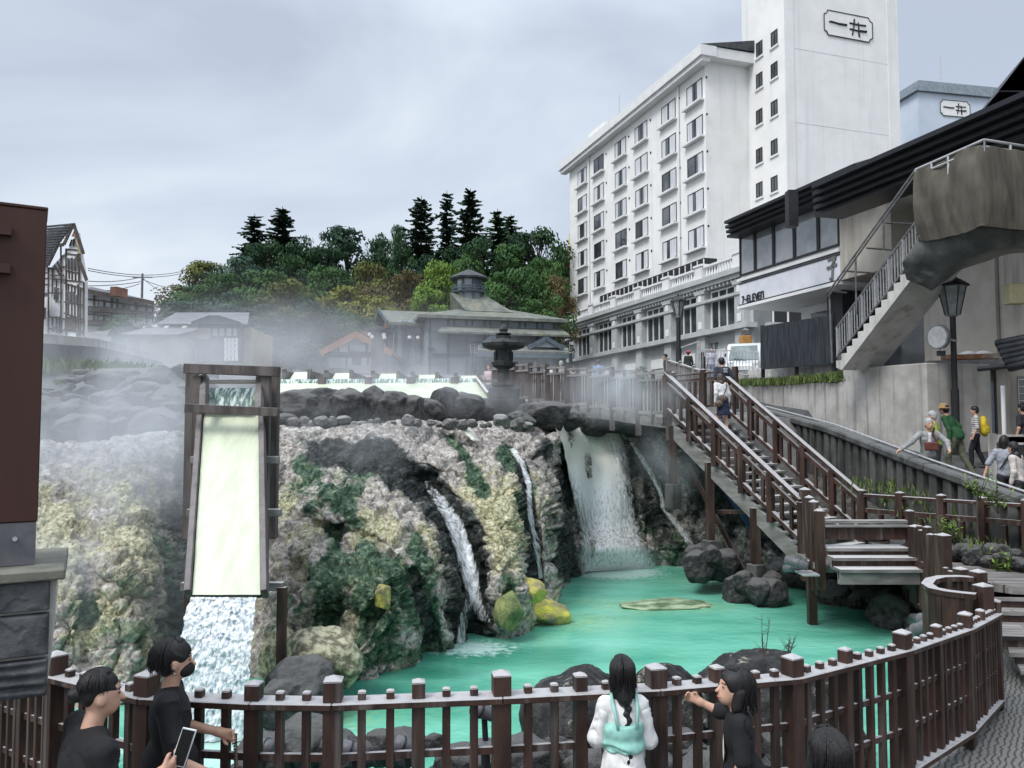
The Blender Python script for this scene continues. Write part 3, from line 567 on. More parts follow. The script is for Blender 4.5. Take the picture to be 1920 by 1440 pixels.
for px, py, d, s_, lb, c in [(560, 1300, 9.6, .42, 'grey-black boulder at the foot of the cliff beside the flume fall', 'lava'), (530, 1320, 9.3, .3, 'smaller black boulder between the flume fall and the cliff foot', 'lava')]:
    boulder('boulder', lb, 'boulder', P(px, py, d), (s_ * 1.2, s_, s_), R.randrange(60, 66), M[c], None, 1, 4)
M['sulph'] = mat('sulphur_rock', (0.26, 0.23, 0.16), (0.72, 0.66, 0.10), 1.2, 0.8, 0.05, 9, lo=0.35, hi=0.68)
M['sulphg'] = mat('green_sulphur_rock', (0.07, 0.12, 0.05), (0.40, 0.42, 0.16), 1.1, 0.8, 0.05, 10, lo=0.3, hi=0.75)
M['crust'] = mat('pale_crust_rock', (0.16, 0.15, 0.10), (0.60, 0.58, 0.40), 4, 0.85, 0.08, 9, lo=0.4, hi=0.62)
for px, py, sx, sz, lb, c, sd in [(1020, 1150, .46, .27, 'yellow sulphur-coated boulder at the waterline at the tip of the cliff', 'sulph', 71), (955, 1145, .36, .36, 'green and yellow boulder at the waterline beside the small fall', 'sulphg', 72), (990, 1108, .3, .22, 'small yellow boulder wedged above the two coated ones at the cliff tip', 'sulph', 73),
                                  (610, 1235, .62, .42, 'pale yellowish crusted boulder at the foot of the cliff, the largest there', 'crust', 74), (525, 1230, .38, .40, 'pale crusted boulder at the cliff foot right of the flume fall', 'crust', 75), (720, 1118, .17, .2, 'small yellow-green block set in the middle of the green rock face', 'sulph', 76),
                                  (268, 1090, .2, .14, 'pale flat block sticking out of the left rock face', 'crust', 77), (238, 1078, .2, .14, 'pale block sticking out beside the flat one on the left rock face', 'crust', 78)]:
    d = float(Dbase(np.array([float(px)]), np.array([float(py)]))[0]) - 0.05
    boulder('boulder', lb, 'boulder', P(px, py, d), (sx, sx * 0.7, sz), sd, M[c], None, R.uniform(0, 6), 4, 0.2)
c = PZ(1245, 1136, WZ); boulder('flat_rock', 'flat mossy rock just breaking the surface in the middle of the pond', 'rock', c + V((0, 0, -0.02)), (1.05, 0.45, 0.13), 81, mat('mossy_rock', (0.07, 0.12, 0.05), (0.42, 0.52, 0.34), 2.2, 0.7, 0.03, 10), None, 0.1, 4, 0.4)

# ---------------- flume ----------------
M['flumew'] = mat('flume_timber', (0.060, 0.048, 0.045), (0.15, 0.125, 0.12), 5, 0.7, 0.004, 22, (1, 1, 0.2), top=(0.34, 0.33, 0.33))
FT, FB = P(435, 738, 12.0), P(425, 1117, 9.45)      # water surface centre at the top and at the lip
fdir = (FB - FT).normalized(); fn = V((1, 0, 0)).cross(fdir).normalized()
if fn.z < 0: fn = -fn
wt = 0.395; cxf = lambda t: FT.lerp(FB, t)
fl = thing('wooden_flume', 'tall weathered wooden flume pouring pale yellow hot-spring water from the cliff top', 'flume', P(432, 1117, 10.2))
mb = MB()
for s_ in (-1, 1):
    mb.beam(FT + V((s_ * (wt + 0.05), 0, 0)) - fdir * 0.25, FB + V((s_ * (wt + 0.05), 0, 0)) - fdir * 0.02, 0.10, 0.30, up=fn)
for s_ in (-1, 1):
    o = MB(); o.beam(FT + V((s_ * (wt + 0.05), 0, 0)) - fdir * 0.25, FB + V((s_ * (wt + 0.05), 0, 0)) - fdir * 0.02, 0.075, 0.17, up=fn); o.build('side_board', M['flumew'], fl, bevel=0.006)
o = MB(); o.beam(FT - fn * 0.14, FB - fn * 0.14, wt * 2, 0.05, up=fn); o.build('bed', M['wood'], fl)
wd = MB()
# trestle posts and cross beams
def fbeam(name, px0, py0, px1, py1, d, w_, h_, m='wood'): o = MB(); o.beam(P(px0, py0, d), P(px1, py1, d), w_, h_, up=(0, -1, 0)); o.build(name, M[m], fl, bevel=0.005); return o
for a in ((347, 691, 524, 697, 11.55, 0.14, 0.14), (349, 765, 522, 773, 11.25, 0.12, 0.13)):
    fbeam('cross_beam', *a[:5], a[5], a[6], 'flumew')
for px, d_ in ((361, 11.9), (514, 11.9)):
    o = MB(); a = P(px, 700, d_); o.post(a.x, a.y, zy(1010, d_), a.z, 0.15); o.build('trestle_post', M['flumew'], fl, bevel=0.005)
for px, pb in ((367, 367), (505, 505)):
    o = MB(); a = P(px, 705, 11.6); o.post(a.x + (0.04 if px < 400 else -0.04), a.y, zy(1110, 11.3), a.z, 0.12, d=0.12); o.build('trestle_post', M['flumew'], fl, bevel=0.005)
for px in (384, 488):
    o = MB(); a = P(px, 706, 11.7); o.beam(a, P(px - 2, 768, 11.35), 0.09, 0.12, up=(0, -1, 0)); o.build('gate_post', M['woodg'], fl, bevel=0.005)
for py in (862, 965, 1088):
    t = (py - 738) / (1117 - 738); c = cxf(t) - fn * 0.22
    for s_ in (-1, 1):
        o = MB(); o.beam(c + V((s_ * 0.40, 0.05, 0)), c + V((s_ * 0.62, 0.05, 0)), 0.10, 0.10); o.build('bracket', M['woodg'], fl, bevel=0.004)
for s_ in (-1, 1):
    o = MB(); q = cxf(0.98) - fn * 0.1; o.post(q.x + s_ * 0.56, q.y + 0.25, WZ + 0.3, q.z + 0.05, 0.10); o.build('trestle_post', M['wood'], fl)
o = MB(); o.beam(P(392, 716, 11.9), P(482, 716, 11.9), 0.05, 0.13, up=(0, -1, 0)); o.build('backboard', M['woodg'], fl)
# water in the flume
def sheet(name, rows, k, m, fl_=None, amp=0.0, sc=8, seed=1, parent=None, amp2=0, sc2=(20, 20, 4)):
    vs = []
    for a, b in rows:
        for i in range(k): vs.append(tuple(a.lerp(b, i / (k - 1))))
    vs = np.array(vs)
    if amp: vs[:, 1] += amp * fbm(vs * np.array(sc if isinstance(sc, tuple) else (sc, sc, sc)), 4, seed)
    if amp2: vs[:, 1] -= amp2 * (1 - np.abs(fbm(vs * np.array(sc2), 4, seed + 3, 0.6)))
    return kind(mesh_obj(name, vs, grid_faces(k, len(rows)), m, smooth=True), 'structure')
M['fw'] = mat('flume_water', (0.56, 0.63, 0.45), (0.70, 0.75, 0.58), 2.5, 0.25, 0.015, 12, (2.4, 0.8, 0.8), lo=0.25, hi=0.7)
rows = []
for i in range(40):
    t = i / 39; c = cxf(t) + fn * 0.02; rows.append((c - V((wt, 0, 0)), c + V((wt, 0, 0))))
sheet('flume_water', rows, 16, M['fw'], amp=0.02, sc=5)
rows = []; a0, b0 = P(392, 727, 11.8), P(481, 727, 11.8)
for i in range(14):
    t = i / 13; rows.append((a0 + V((0, -0.25 * t, -0.32 * t * t - 0.03 * t)), b0 + V((0, -0.25 * t, -0.32 * t * t - 0.03 * t))))
M['weir'] = mat('weir_water', (0.12, 0.20, 0.18), (0.70, 0.80, 0.75), 9, 0.2, 0.03, 12, (3, 1, 0.6), lo=0.45, hi=0.6)
sheet('weir_water', rows, 30, M['weir'], amp=0.02, sc=8)
# the free fall below the lip
def fallw_mat():
    m = mat('white_fall_water', (0.34, 0.41, 0.48), (0.88, 0.92, 0.95), 12, 0.35, 0.02, 26, (2.4, 1, 0.9), lo=0.36, hi=0.50)
    return m
rows = []; k = 90; nrow = 170
for i in range(nrow):
    t = i / (nrow - 1); z = FB.z + (WZ + 0.02 - FB.z) * t; dy = -0.9 * (1 - math.exp(-2.2 * t)) * 0.55
    rows.append((V((FB.x - wt - 0.03 * t, FB.y + dy, z)), V((FB.x + wt + 0.03 * t, FB.y + dy, z))))
o = sheet('flume_fall', rows, k, fallw_mat(), amp=0.03, sc=4, seed=4, amp2=0.09, sc2=(15, 15, 7))
me = o.data; co = np.empty(len(me.vertices) * 3); me.vertices.foreach_get('co', co); co = co.reshape(-1, 3)
co[:, 0] += 0.035 * fbm(co * np.array([0, 6, 11.]) + 3 * np.sign(co[:, 0] - FB.x)[:, None], 3, 9) * (np.abs(co[:, 0] - FB.x) / wt) ** 2
me.vertices.foreach_set('co', co.ravel())

# ---------------- near viewing fence ----------------
FP = [(-60, 1232, 7.6), (0, 1243, 6.8), (105, 1262, 5.8), (275, 1302, 5.35), (476, 1311, 5.25), (625, 1313, 5.25), (940, 1301, 5.4), (1230, 1287, 5.6), (1486, 1266, 6.0), (1692, 1215, 6.9), (1810, 1176, 8.1), (1866, 1148, 9.6)]
FV = [P(*a) for a in FP]
fence = thing('viewing_fence', 'curved brown wooden fence with grey weathered rail in the foreground around the pond', 'fence', (0, 5.4, -3.1))
HF = 1.0
def rail_at(i, t): return FV[i].lerp(FV[i + 1], t)
for i in range(len(FV) - 1):
    a, b = FV[i], FV[i + 1]; e = (b - a).normalized(); nn = V((e.y, -e.x, 0))
    def mitre(k):
        if 0 < k < len(FV) - 1:
            d1 = (FV[k] - FV[k - 1]); d2 = (FV[k + 1] - FV[k]); d1.z = d2.z = 0; d1.normalize(); d2.normalize(); m = (d1 + d2).normalized(); n = V((m.y, -m.x, 0)); return n / max(0.5, n.dot(V((d1.y, -d1.x, 0))))
        q = V((e.x, e.y, 0)).normalized(); return V((q.y, -q.x, 0))
    n0, n1 = mitre(i), mitre(i + 1); gap = e * 0.0015
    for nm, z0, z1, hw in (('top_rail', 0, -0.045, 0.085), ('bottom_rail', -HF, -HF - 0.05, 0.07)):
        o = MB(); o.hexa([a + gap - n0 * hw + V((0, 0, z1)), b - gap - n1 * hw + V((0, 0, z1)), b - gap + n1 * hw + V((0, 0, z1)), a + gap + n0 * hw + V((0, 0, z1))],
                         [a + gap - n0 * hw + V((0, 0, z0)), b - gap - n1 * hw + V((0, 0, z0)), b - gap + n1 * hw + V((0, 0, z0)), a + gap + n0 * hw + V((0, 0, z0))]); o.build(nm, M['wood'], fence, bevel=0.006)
    for hz in (-0.36, -0.68):
        o = MB(); o.beam(a + V((0, 0, hz)), b + V((0, 0, hz)), 0.03, 0.045); o.build('cross_rail', M['wood'], fence)
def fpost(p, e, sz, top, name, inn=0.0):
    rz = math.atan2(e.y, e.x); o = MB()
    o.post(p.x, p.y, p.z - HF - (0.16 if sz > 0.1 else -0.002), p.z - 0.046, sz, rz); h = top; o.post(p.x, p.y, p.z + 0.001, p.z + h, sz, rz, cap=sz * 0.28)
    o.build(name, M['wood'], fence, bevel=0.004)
for i in range(1, len(FV)):
    e = (FV[min(i + 1, len(FV) - 1)] - FV[i - 1]); e.z = 0; e.normalize()
    big = FP[i][0] not in (476,)
    fpost(FV[i], e, 0.118 if big else 0.095, 0.13 if big else 0.10, 'post')
for i in range(len(FV) - 1):
    a, b = FV[i], FV[i + 1]; e = (b - a); e.z = 0; L_ = e.length; e.normalize(); n = max(2, round(L_ / 0.175)); mid = n // 2 if L_ > 0.8 else -1
    for k in range(1, n):
        q = rail_at(i, k / n)
        if k == mid: fpost(q, e, 0.085, 0.10, 'post')
        else: fpost(q, e, 0.052, 0.048, 'picket')

# ---------------- stairs, landing, boardwalks ----------------
def fenceline(par, pts, h, post_w, rail=(0.09, 0.05), rails2=(0.17,), gap=0.16, bal=0.05, m='wood', posts=True, capped=True, step=1.0, zbot=0.12, extra=0, second=None, balm=None):
    """posts, rails and balusters along 3-D rail-top points"""
    for i, (a, b) in enumerate(zip(pts[:-1], pts[1:])):
        a, b = V(a), V(b); e = b - a; Lh = math.hypot(e.x, e.y)
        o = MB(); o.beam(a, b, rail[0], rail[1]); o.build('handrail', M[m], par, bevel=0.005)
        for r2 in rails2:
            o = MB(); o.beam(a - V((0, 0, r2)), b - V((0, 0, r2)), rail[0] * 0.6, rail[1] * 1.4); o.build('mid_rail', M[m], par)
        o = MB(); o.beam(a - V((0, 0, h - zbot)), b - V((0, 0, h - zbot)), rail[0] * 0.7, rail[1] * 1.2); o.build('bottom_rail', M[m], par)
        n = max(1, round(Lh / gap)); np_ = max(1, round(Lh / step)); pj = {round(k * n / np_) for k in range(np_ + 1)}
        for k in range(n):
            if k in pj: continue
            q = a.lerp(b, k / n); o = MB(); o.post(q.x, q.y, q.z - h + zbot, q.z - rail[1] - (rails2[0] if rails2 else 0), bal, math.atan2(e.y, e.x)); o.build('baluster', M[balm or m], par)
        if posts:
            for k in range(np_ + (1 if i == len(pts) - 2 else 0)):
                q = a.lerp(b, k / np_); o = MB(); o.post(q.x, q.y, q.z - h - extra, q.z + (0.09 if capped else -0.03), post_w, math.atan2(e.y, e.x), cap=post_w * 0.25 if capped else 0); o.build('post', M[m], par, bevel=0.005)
u = V((-0.71, 1, 0.92)); L0 = P(1502, 938, 15.0); wv = V((0.815, 0.579, 0)); WS = 2.05; SL = 2.76; RH = 0.98
stair = thing('wooden_staircase', 'long brown wooden staircase with grey weathered handrails climbing up to the boardwalk', 'staircase', L0 - V((0, 0, RH)))
R0 = L0 + wv * WS
for base in (L0, R0):
    fenceline(stair, [base, base + u * SL], RH - 0.1, 0.12, (0.15, 0.06), (0.2,), 0.21, 0.06, step=0.72, capped=False, extra=0.1)
NS = 17
for i in range(NS):
    c = L0 + u * (SL * (i + 0.3) / NS) - V((0, 0, RH)); o = MB(); a = c + wv * 0.06; b = c + wv * (WS - 0.06)
    hv = V((-0.58, 0.815, 0)) * 0.13
    o.hexa([a - hv - V((0, 0, .045)), b - hv - V((0, 0, .045)), b + hv - V((0, 0, .045)), a + hv - V((0, 0, .045))], [a - hv, b - hv, b + hv, a + hv]); o.build('tread', M['woodg'], stair)
for q in (L0 + wv * 0.1, R0 - wv * 0.1):
    o = MB(); o.beam(q - V((0, 0, RH + 0.2)) - u * 0.05, q + u * SL - V((0, 0, RH + 0.2)), 0.08, 0.28); o.build('stringer', M['woodg'], stair)
for s_, off, pyb in ((0.92, 0.1, 1035), (1.85, 0.1, 990), (2.7, 0.1, 885), (1.2, WS - 0.1, 985), (2.1, WS - 0.1, 940)):
    q = L0 + u * s_ + wv * off - V((0, 0, RH)); o = MB(); zb = zy(pyb + 22, q.y)
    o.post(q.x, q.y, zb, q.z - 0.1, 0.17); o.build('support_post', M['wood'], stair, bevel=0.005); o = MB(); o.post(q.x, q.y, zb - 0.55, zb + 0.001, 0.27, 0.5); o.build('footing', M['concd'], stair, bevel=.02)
for s_, off, pyb in ((0.92, 0.1, 1062), (1.85, 0.1, 1012)):
    q = L0 + u * s_ + wv * off
    for j in range(7):
        a = j * .9 + s_; rr_s = .22 + .07 * ((j * 7) % 3); boulder('boulder', 'dark rough stone packed round the footings of the staircase posts', 'boulder', (q.x + cos(a) * .30, q.y + sin(a) * .30, zy(pyb, q.y) - .30 - .12 * (j % 3)), (rr_s * 1.2, rr_s, rr_s), 64 + j % 4, M['lava'], 'stones round the staircase footings', a)
    boulder('boulder', 'larger dark rock under a staircase footing', 'boulder', (q.x + .1, q.y + .5, zy(pyb, q.y) - .62), (.40, .4, .36), 63, M['lava'], 'rocks under the staircase footings', s_)
for a, b in (((1330, 960, 17.2), (1400, 960, 16.4)), ((1290, 870, 18), (1400, 1080, 17)), ((1395, 905, 17.4), (1500, 1060, 16.6))):
    o = MB(); o.beam(P(*a), P(*b), 0.08, 0.08); o.build('brace', M['wood'], stair)
bp_ = MB(); bp_.tube([P(1352, 905, 18.6), P(1390, 960, 18.2), P(1425, 1010, 17.8)], 0.08, 10); setp(bp_.build('water_pipe', mat('blue_pipe', (0.02, 0.06, 0.14), rough=0.4), None, True), label='dark blue pipe running down under the wooden staircase', category='pipe')
# landing at the foot of the stairs
LZ = L0.z - RH
land = thing('stair_landing', 'brown wooden landing at the stair foot with a plank panel and stepped boards', 'landing', (6, 13.5, LZ))
A_, B_ = P(1537, 975, 13.6), P(1697, 975, 13.6)   # front panel posts
def plane_at(px, d): return P(px, 1000, d).x
o = MB(); x0, x1 = A_.x, B_.x
fl_pts = [(x0, 13.6), (x1, 13.6), (R0.x + 0.2, R0.y + 0.2), (L0.x - 0.1, L0.y + 0.1)]
o.hexa([V((a, b, LZ - 0.1)) for a, b in fl_pts], [V((a, b, LZ)) for a, b in fl_pts]); o.build('deck', M['woodp'], land)
for x in (x0 - 0.03, x1 + 0.03):
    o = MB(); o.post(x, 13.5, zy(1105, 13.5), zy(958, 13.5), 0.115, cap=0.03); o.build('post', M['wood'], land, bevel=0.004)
for py, h_, dd, nm, mm in ((975, 0.05, 13.5, 'top_rail', 'woodg'), (984, 0.035, 13.47, 'top_rail', 'woodg')):
    o = MB(); q = P(1600, py, dd); o.box((x0 + .03, dd - .05, q.z - h_), (x1 - .03, dd + .05, q.z)); o.build(nm, M[mm], land)
o = MB(); o.box((x0 + .03, 13.5, zy(1012, 13.5)), (x1 - .03, 13.54, zy(987, 13.5))); o.build('plank_panel', M['wood'], land)
for k, (py, dd) in enumerate(((1028, 13.35), (1046, 13.1), (1068, 12.85))):
    z = zy(py, dd); o = MB(); o.box((x0 + .03, dd, z - 0.05), (x1 - .04, dd + 0.42, z)); o.build('step_board', M['woodg'], land)
    o = MB(); o.box((x0 + .03, dd + 0.06, z - 0.16), (x1 - .04, dd + 0.1, z - 0.052)); o.build('riser_board', M['wood'], land)
o = MB(); o.box((x0 + .03, 12.9, zy(1096, 12.9)), (x1 - .04, 12.98, zy(1071, 12.9))); o.build('beam', M['woodg'], land)
for px in (1520, 1700): o = MB(); q = P(px, 1000, 14.2); o.post(q.x, q.y, WZ - 0.5, LZ, 0.14); o.build('support_post', M['wood'], land)
# short capped posts left of the panel, stepping towards the viewer
for px, py, d, w_ in ((1509, 915, 15.0, .17), (1517, 930, 14.5, .13), (1525, 938, 14.1, .13), (1533, 955, 13.7, .10)):
    o = MB(); q = P(px, py, d); o.post(q.x, q.y, LZ - 0.5, q.z - 0.03, w_, cap=0.05); o.build('post', M['wood'], land, bevel=0.004)
# right side of the landing: rail along the boardwalk
bw = thing('boardwalk', 'wooden boardwalk with two-rail fence leading from the stair foot to the plank steps', 'boardwalk', (7.5, 14, LZ))
RR = [P(1616, 928, 16.2), P(1765, 938, 14.9), P(1925, 948, 13.6), P(2060, 960, 12.8)]
fenceline(bw, RR, RH, 0.14, (0.11, 0.06), (0.30,), 0.36, 0.08, step=0.95)
o = MB(); poly = [(x1 - 0.1, 13.45), (6.7, 12.8), (7.4, 11.95), (9.6, 11.6), (13, 11.6), (13, 14.6), (RR[1].x, RR[1].y + 0.1), (R0.x + 0.2, R0.y + 0.3)]
o.extrude([V((a, b, LZ - 0.12)) for a, b in poly], (0, 0, 0.12)); o.build('deck', M['woodp'], bw)
for k in range(6):
    z = LZ - 0.15 * (k + 1); o = MB(); y0 = 11.95 - 0.26 * (k + 1) - (0.55 if k > 1 else 0)
    poly = [(6.55 - 0.02 * k, y0 + 0.25), (8.9, y0 - 0.02), (13, y0 - 0.02), (13, 11.7), (7.2, 11.9)]
    o.extrude([V((a, b, z - 0.05)) for a, b in poly], (0, 0, 0.05)); o.build('plank_step', M['woodp'], bw)
    o = MB(); q0, q1 = V((6.6, y0 + 0.30, z - 0.03)), V((8.95, y0 + 0.03, z - 0.03)); o.beam(q0 - V((0, 0, .08)), q1 - V((0, 0, .08)), 0.03, 0.1); o.build('riser', M['wood'], bw)
# stair side fence (short tall pickets) and the rounded rail end
sf = thing('picket_fence', 'short brown picket fence with capped posts beside the landing, behind the curved rail', 'fence', (6.9, 12.6, LZ - 0.6))
pk = [(1716, 985, 13.2, .16), (1727, 992, 12.9, .07), (1738, 986, 12.6, .10), (1724, 984, 13.0, .07), (1747, 1000, 12.3, .07), (1755, 1000, 12.1, .07), (1768, 1001, 11.8, .16), (1745, 1000, 12.4, .10), (1773, 1062, 11.6, .06), (1782, 1068, 11.3, .06), (1790, 1070, 11.1, .06), (1801, 1064, 10.9, .14)]
for i, (px, py, d, w_) in enumerate(pk):
    q = P(px, py, d); o = MB(); o.post(q.x, q.y, q.z - 1.25, q.z - 0.02, w_, 0.3, cap=w_ * 0.25); o.build('post' if w_ > .1 else 'picket', M['wood'], sf, bevel=0.003)
for dz in (-0.45, -1.15): o = MB(); o.beam(P(1712, 1000, 13.3) + V((0, 0, dz)), P(1775, 1015, 11.7) + V((0, 0, dz)), 0.05, 0.07); o.build('cross_rail', M['wood'], sf)
cr_ = thing('curved_rail_fence', 'small fence with a rounded grey handrail loop at the end of the near fence', 'fence', P(1800, 1200, 10))
arc = [(1824, 1079), (1795, 1077), (1765, 1079), (1745, 1085), (1738, 1094), (1750, 1103), (1775, 1109), (1800, 1112), (1830, 1114)]
ad = [10.4, 10.45, 10.45, 10.3, 10.0, 9.75, 9.6, 9.5, 9.4]
ap = [P(a, b, d) for (a, b), d in zip(arc, ad)]
zc = sum(p.z for p in ap) / len(ap)
for p in ap: p.z = zc + (p.z - zc) * 0.3
o = MB(); n_ = len(ap)
for i in range(n_ - 1):
    def nn(k):
        d_ = ap[min(k + 1, n_ - 1)] - ap[max(k - 1, 0)]; return V((d_.y, -d_.x, 0)).normalized() * 0.065
    a, b = ap[i], ap[i + 1]; na, nb = nn(i), nn(i + 1); z = V((0, 0, 0.06))
    o.hexa([a - na - z, b - nb - z, b + nb - z, a + na - z], [a - na, b - nb, b + nb, a + na])
o.build('curved_handrail', M['wood'], cr_)
for i, p in enumerate(ap[:-1]):
    for t in ((0.0, 0.5) if 2 < i < 7 else (0.0,)):
        q = p.lerp(ap[i + 1], t); o = MB(); o.post(q.x, q.y, q.z - 1.05, q.z - 0.061, 0.09, 0.4 * i); o.build('picket', M['wood'], cr_)
for px, py, d, w_ in ((1834, 1072, 10.4, .15), (1843, 1098, 9.5, .16)):
    q = P(px, py, d); o = MB(); o.post(q.x, q.y, pave_z(q.y) - 0.1, q.z, w_, 0.3, cap=0.04); o.build('post', M['wood'], cr_, bevel=0.004)
# upper boardwalk with stepped fence, from the stair head towards the lantern
ub = thing('upper_boardwalk', 'weathered upper boardwalk with a long stepped railing behind the waterfalls', 'boardwalk', (2, 19.5, -0.1))
TL = L0 + u * SL
pu = [(1253, 700, TL.y), (1196, 697, 18.6), (1147, 693, 19.4), (1104, 692, 20.1), (1063, 690, 20.7), (1026, 687, 21.2), (994, 685, 21.7), (968, 682, 22.1), (945, 681, 22.5), (920, 680, 22.9)]
pp = [P(*a) for a in pu]
for a, b in zip(pp[:-1], pp[1:]):
    t0 = a + V((0, 0, 0.02)); t1 = b - V((0, 0, 0.05)); 
    for dz in (0, -0.16):
        o = MB(); o.beam(t0 + V((0, 0, dz)), t1 + V((0, 0, dz)), 0.10, 0.05 if dz == 0 else 0.05); o.build('handrail', M['woodg'], ub)
    o = MB(); n = 8
    for k in range(1, n): q = t0.lerp(t1, k / n); o.post(q.x, q.y, q.z - 0.86, q.z - 0.19, 0.045)
    o.build('balusters', M['flumew'], ub)
    o = MB(); o.beam(t0 - V((0, 0, 0.9)), t1 - V((0, 0, 0.9)), 0.08, 0.07); o.build('bottom_rail', M['woodg'], ub)
    for f_, zb in ((0, 1.5), (0.5, 1.15)):
        q = t0.lerp(t1, f_); o = MB(); o.post(q.x, q.y, q.z - zb, q.z + 0.04, 0.12 if f_ == 0 else 0.08); o.build('post', M['flumew'], ub)
    o = MB(); o.beam(a - V((0, -0.05, 1.12)), b - V((0, -0.05, 1.12)), 0.08, 0.2); o.build('edge_beam', M['woodg'], ub)
    o = MB(); bk = V((0.5, 2.2, 0)); z = -1.0; o.hexa([a + V((0, 0, z - .08)), b + V((0, 0, z - .08)), b + bk + V((0, 0, z - .08)), a + bk + V((0, 0, z - .08))], [a + V((0, 0, z)), b + V((0, 0, z)), b + bk + V((0, 0, z)), a + bk + V((0, 0, z))]); o.build('deck', M['woodp'], ub)
TR = R0 + u * SL; zt = TL.z - RH
o = MB(); o.extrude([V((a, b, zt - 0.12)) for a, b in ((TL.x - .1, TL.y), (TR.x, TR.y), (TR.x + 0.3, TR.y + 3), (TL.x - 0.3, TL.y + 4.5))], (0, 0, 0.12)); o.build('deck', M['woodp'], ub)
# rails on the far side of the head of the stairs
hr = thing('street_side_railing', 'two-rail wooden fence with dark pickets along the street above the stair head', 'fence', P(1320, 740, 21.5))
fenceline(hr, [P(1262, 705, 21.8), P(1378, 694, 20.6)], 1.0, 0.13, (0.09, 0.05), (0.16,), 0.17, 0.07, step=0.9)
fenceline(hr, [P(1252, 676, 26.0), P(1330, 700, 22.5)], 0.9, 0.1, (0.09, 0.05), (), 0.2, 0.05, step=1.2, m='woodg')
# ---------------- water slide and wooden spring boxes behind the cliff ----------------
M['slide'] = mat('slide_water', (0.56, 0.63, 0.44), (0.72, 0.78, 0.60), 2, 0.35, 0.01, 10)
sl_ = thing('water_slide', 'long low wooden trough with pale yellow water sliding over its front, behind the boulder row', 'trough', P(700, 745, 20.5))
a0, b0 = P(515, 718, 22.2), P(893, 716, 22.2); a1, b1 = P(505, 746, 20.4), P(915, 746, 20.4)
o = MB(); o.add([a0, b0, b1, a1], [(3, 2, 1, 0)]); o.add([a1, b1, b1 - V((0, 0, .5)), a1 - V((0, 0, .5))], [(3, 2, 1, 0)])
o = MB(); o.hexa([a1 - V((0, 0, .35)), b1 - V((0, 0, .35)), b0 - V((0, 0, 1)), a0 - V((0, 0, 1))], [a1 - V((0, 0, .012)), b1 - V((0, 0, .012)), b0 - V((0, 0, .012)), a0 - V((0, 0, .012))]); o.build('bed', M['conc'], sl_)
k = 60; rows = [(a0.lerp(a1, i / 11), b0.lerp(b1, i / 11)) for i in range(12)]
sheet('slide_water', rows, k, M['slide'], amp=0.01)
o = MB(); o.beam(a1 + V((-.1, -.04, -.13)), b1 + V((.1, -.04, -.13)), 0.06, 0.26); o.build('front_board', M['conc'], sl_)
o = MB(); o.beam(b0 + V((0.02, 0, 0)), b1 + V((0.02, 0, 0)), 0.3, 0.06, up=(1, 0, 0.2)); o.build('side_board', M['woodg'], sl_)
rows = []
for i in range(8): t = i / 7; rows.append((a0 + V((0, -.1 * t, .10 - .22 * t * t)), b0 + V((0, -.1 * t, .10 - .22 * t * t))))
sheet('slide_weir_water', rows, 120, M['weir'], amp=0.02, sc=(6, 6, 2))
o = MB(); z = zy(712, 22.4); o.box((a0.x - 4, 22.35, z - .07), (b0.x + 1.9, 22.6, z)); o.build('lip_beam', M['woodg'], sl_)
for px in (605, 692, 770, 853): q = P(px, 716, 22.15); o = MB(); o.box((q.x - .1, 22.0, q.z - .1), (q.x + .1, 22.4, q.z + .12)); o.build('beam_end', M['flumew'], sl_)
boxlab = ['leftmost open spring box behind the flume, half hidden in steam', 'spring box just right of the flume top with a pale spillway', 'spring box below the orange gabled house', 'spring box in front of the grey bathhouse corner', 'spring box in front of the bathhouse, second from the lantern', 'spring box nearest the stone lantern']
for (px, w_, py), lb in zip([(338, 36, 696), (560, 32, 703), (638, 32, 705), (725, 32, 706), (798, 30, 708), (877, 28, 710)], boxlab):
    d = 24.0; q = P(px, py, d); hw = w_ / 2 / F * d; bx = thing('spring_box', lb, 'water box', (q.x, d, q.z - .4), 0, 'wooden hot-spring boxes')
    for s_ in (-1, 1):
        o = MB(); o.post(q.x + s_ * (hw + .12), d - .2, q.z - .5, q.z + .16, .11); o.build('post', M['woodg'], bx)
        o = MB(); o.beam((q.x + s_ * (hw + .12), d - .2, q.z), (q.x + s_ * (hw + .12), d + 2, q.z), .06, .22); o.build('side_board', M['woodg'], bx)
    o = MB(); z1 = q.z + .12; o.add([(q.x - hw, d + .5, z1), (q.x + hw, d + .5, z1), (q.x + hw * 1.08, d - .1, z1 - .3), (q.x - hw * 1.08, d - .1, z1 - .3)], [(3, 2, 1, 0)])
    kind(o.build('spillway_water', M['slide'], bx), None)
o = MB(); q = P(330, 712, 20); bxl = thing('stone_trough', 'dark low timber trough left of the flume top', 'trough', (q.x, q.y, q.z - .5))
for z0, z1, e_ in ((-.12, 0, .1), (-.55, -.12, 0)): o = MB(); o.box((P(282, 700, 20).x - e_, 19.9 - e_, q.z + z0 + .1), (P(352, 700, 20).x, 21.5, q.z + z1 + .1)); o.build('board', M['flumew'], bxl, bevel=.01)

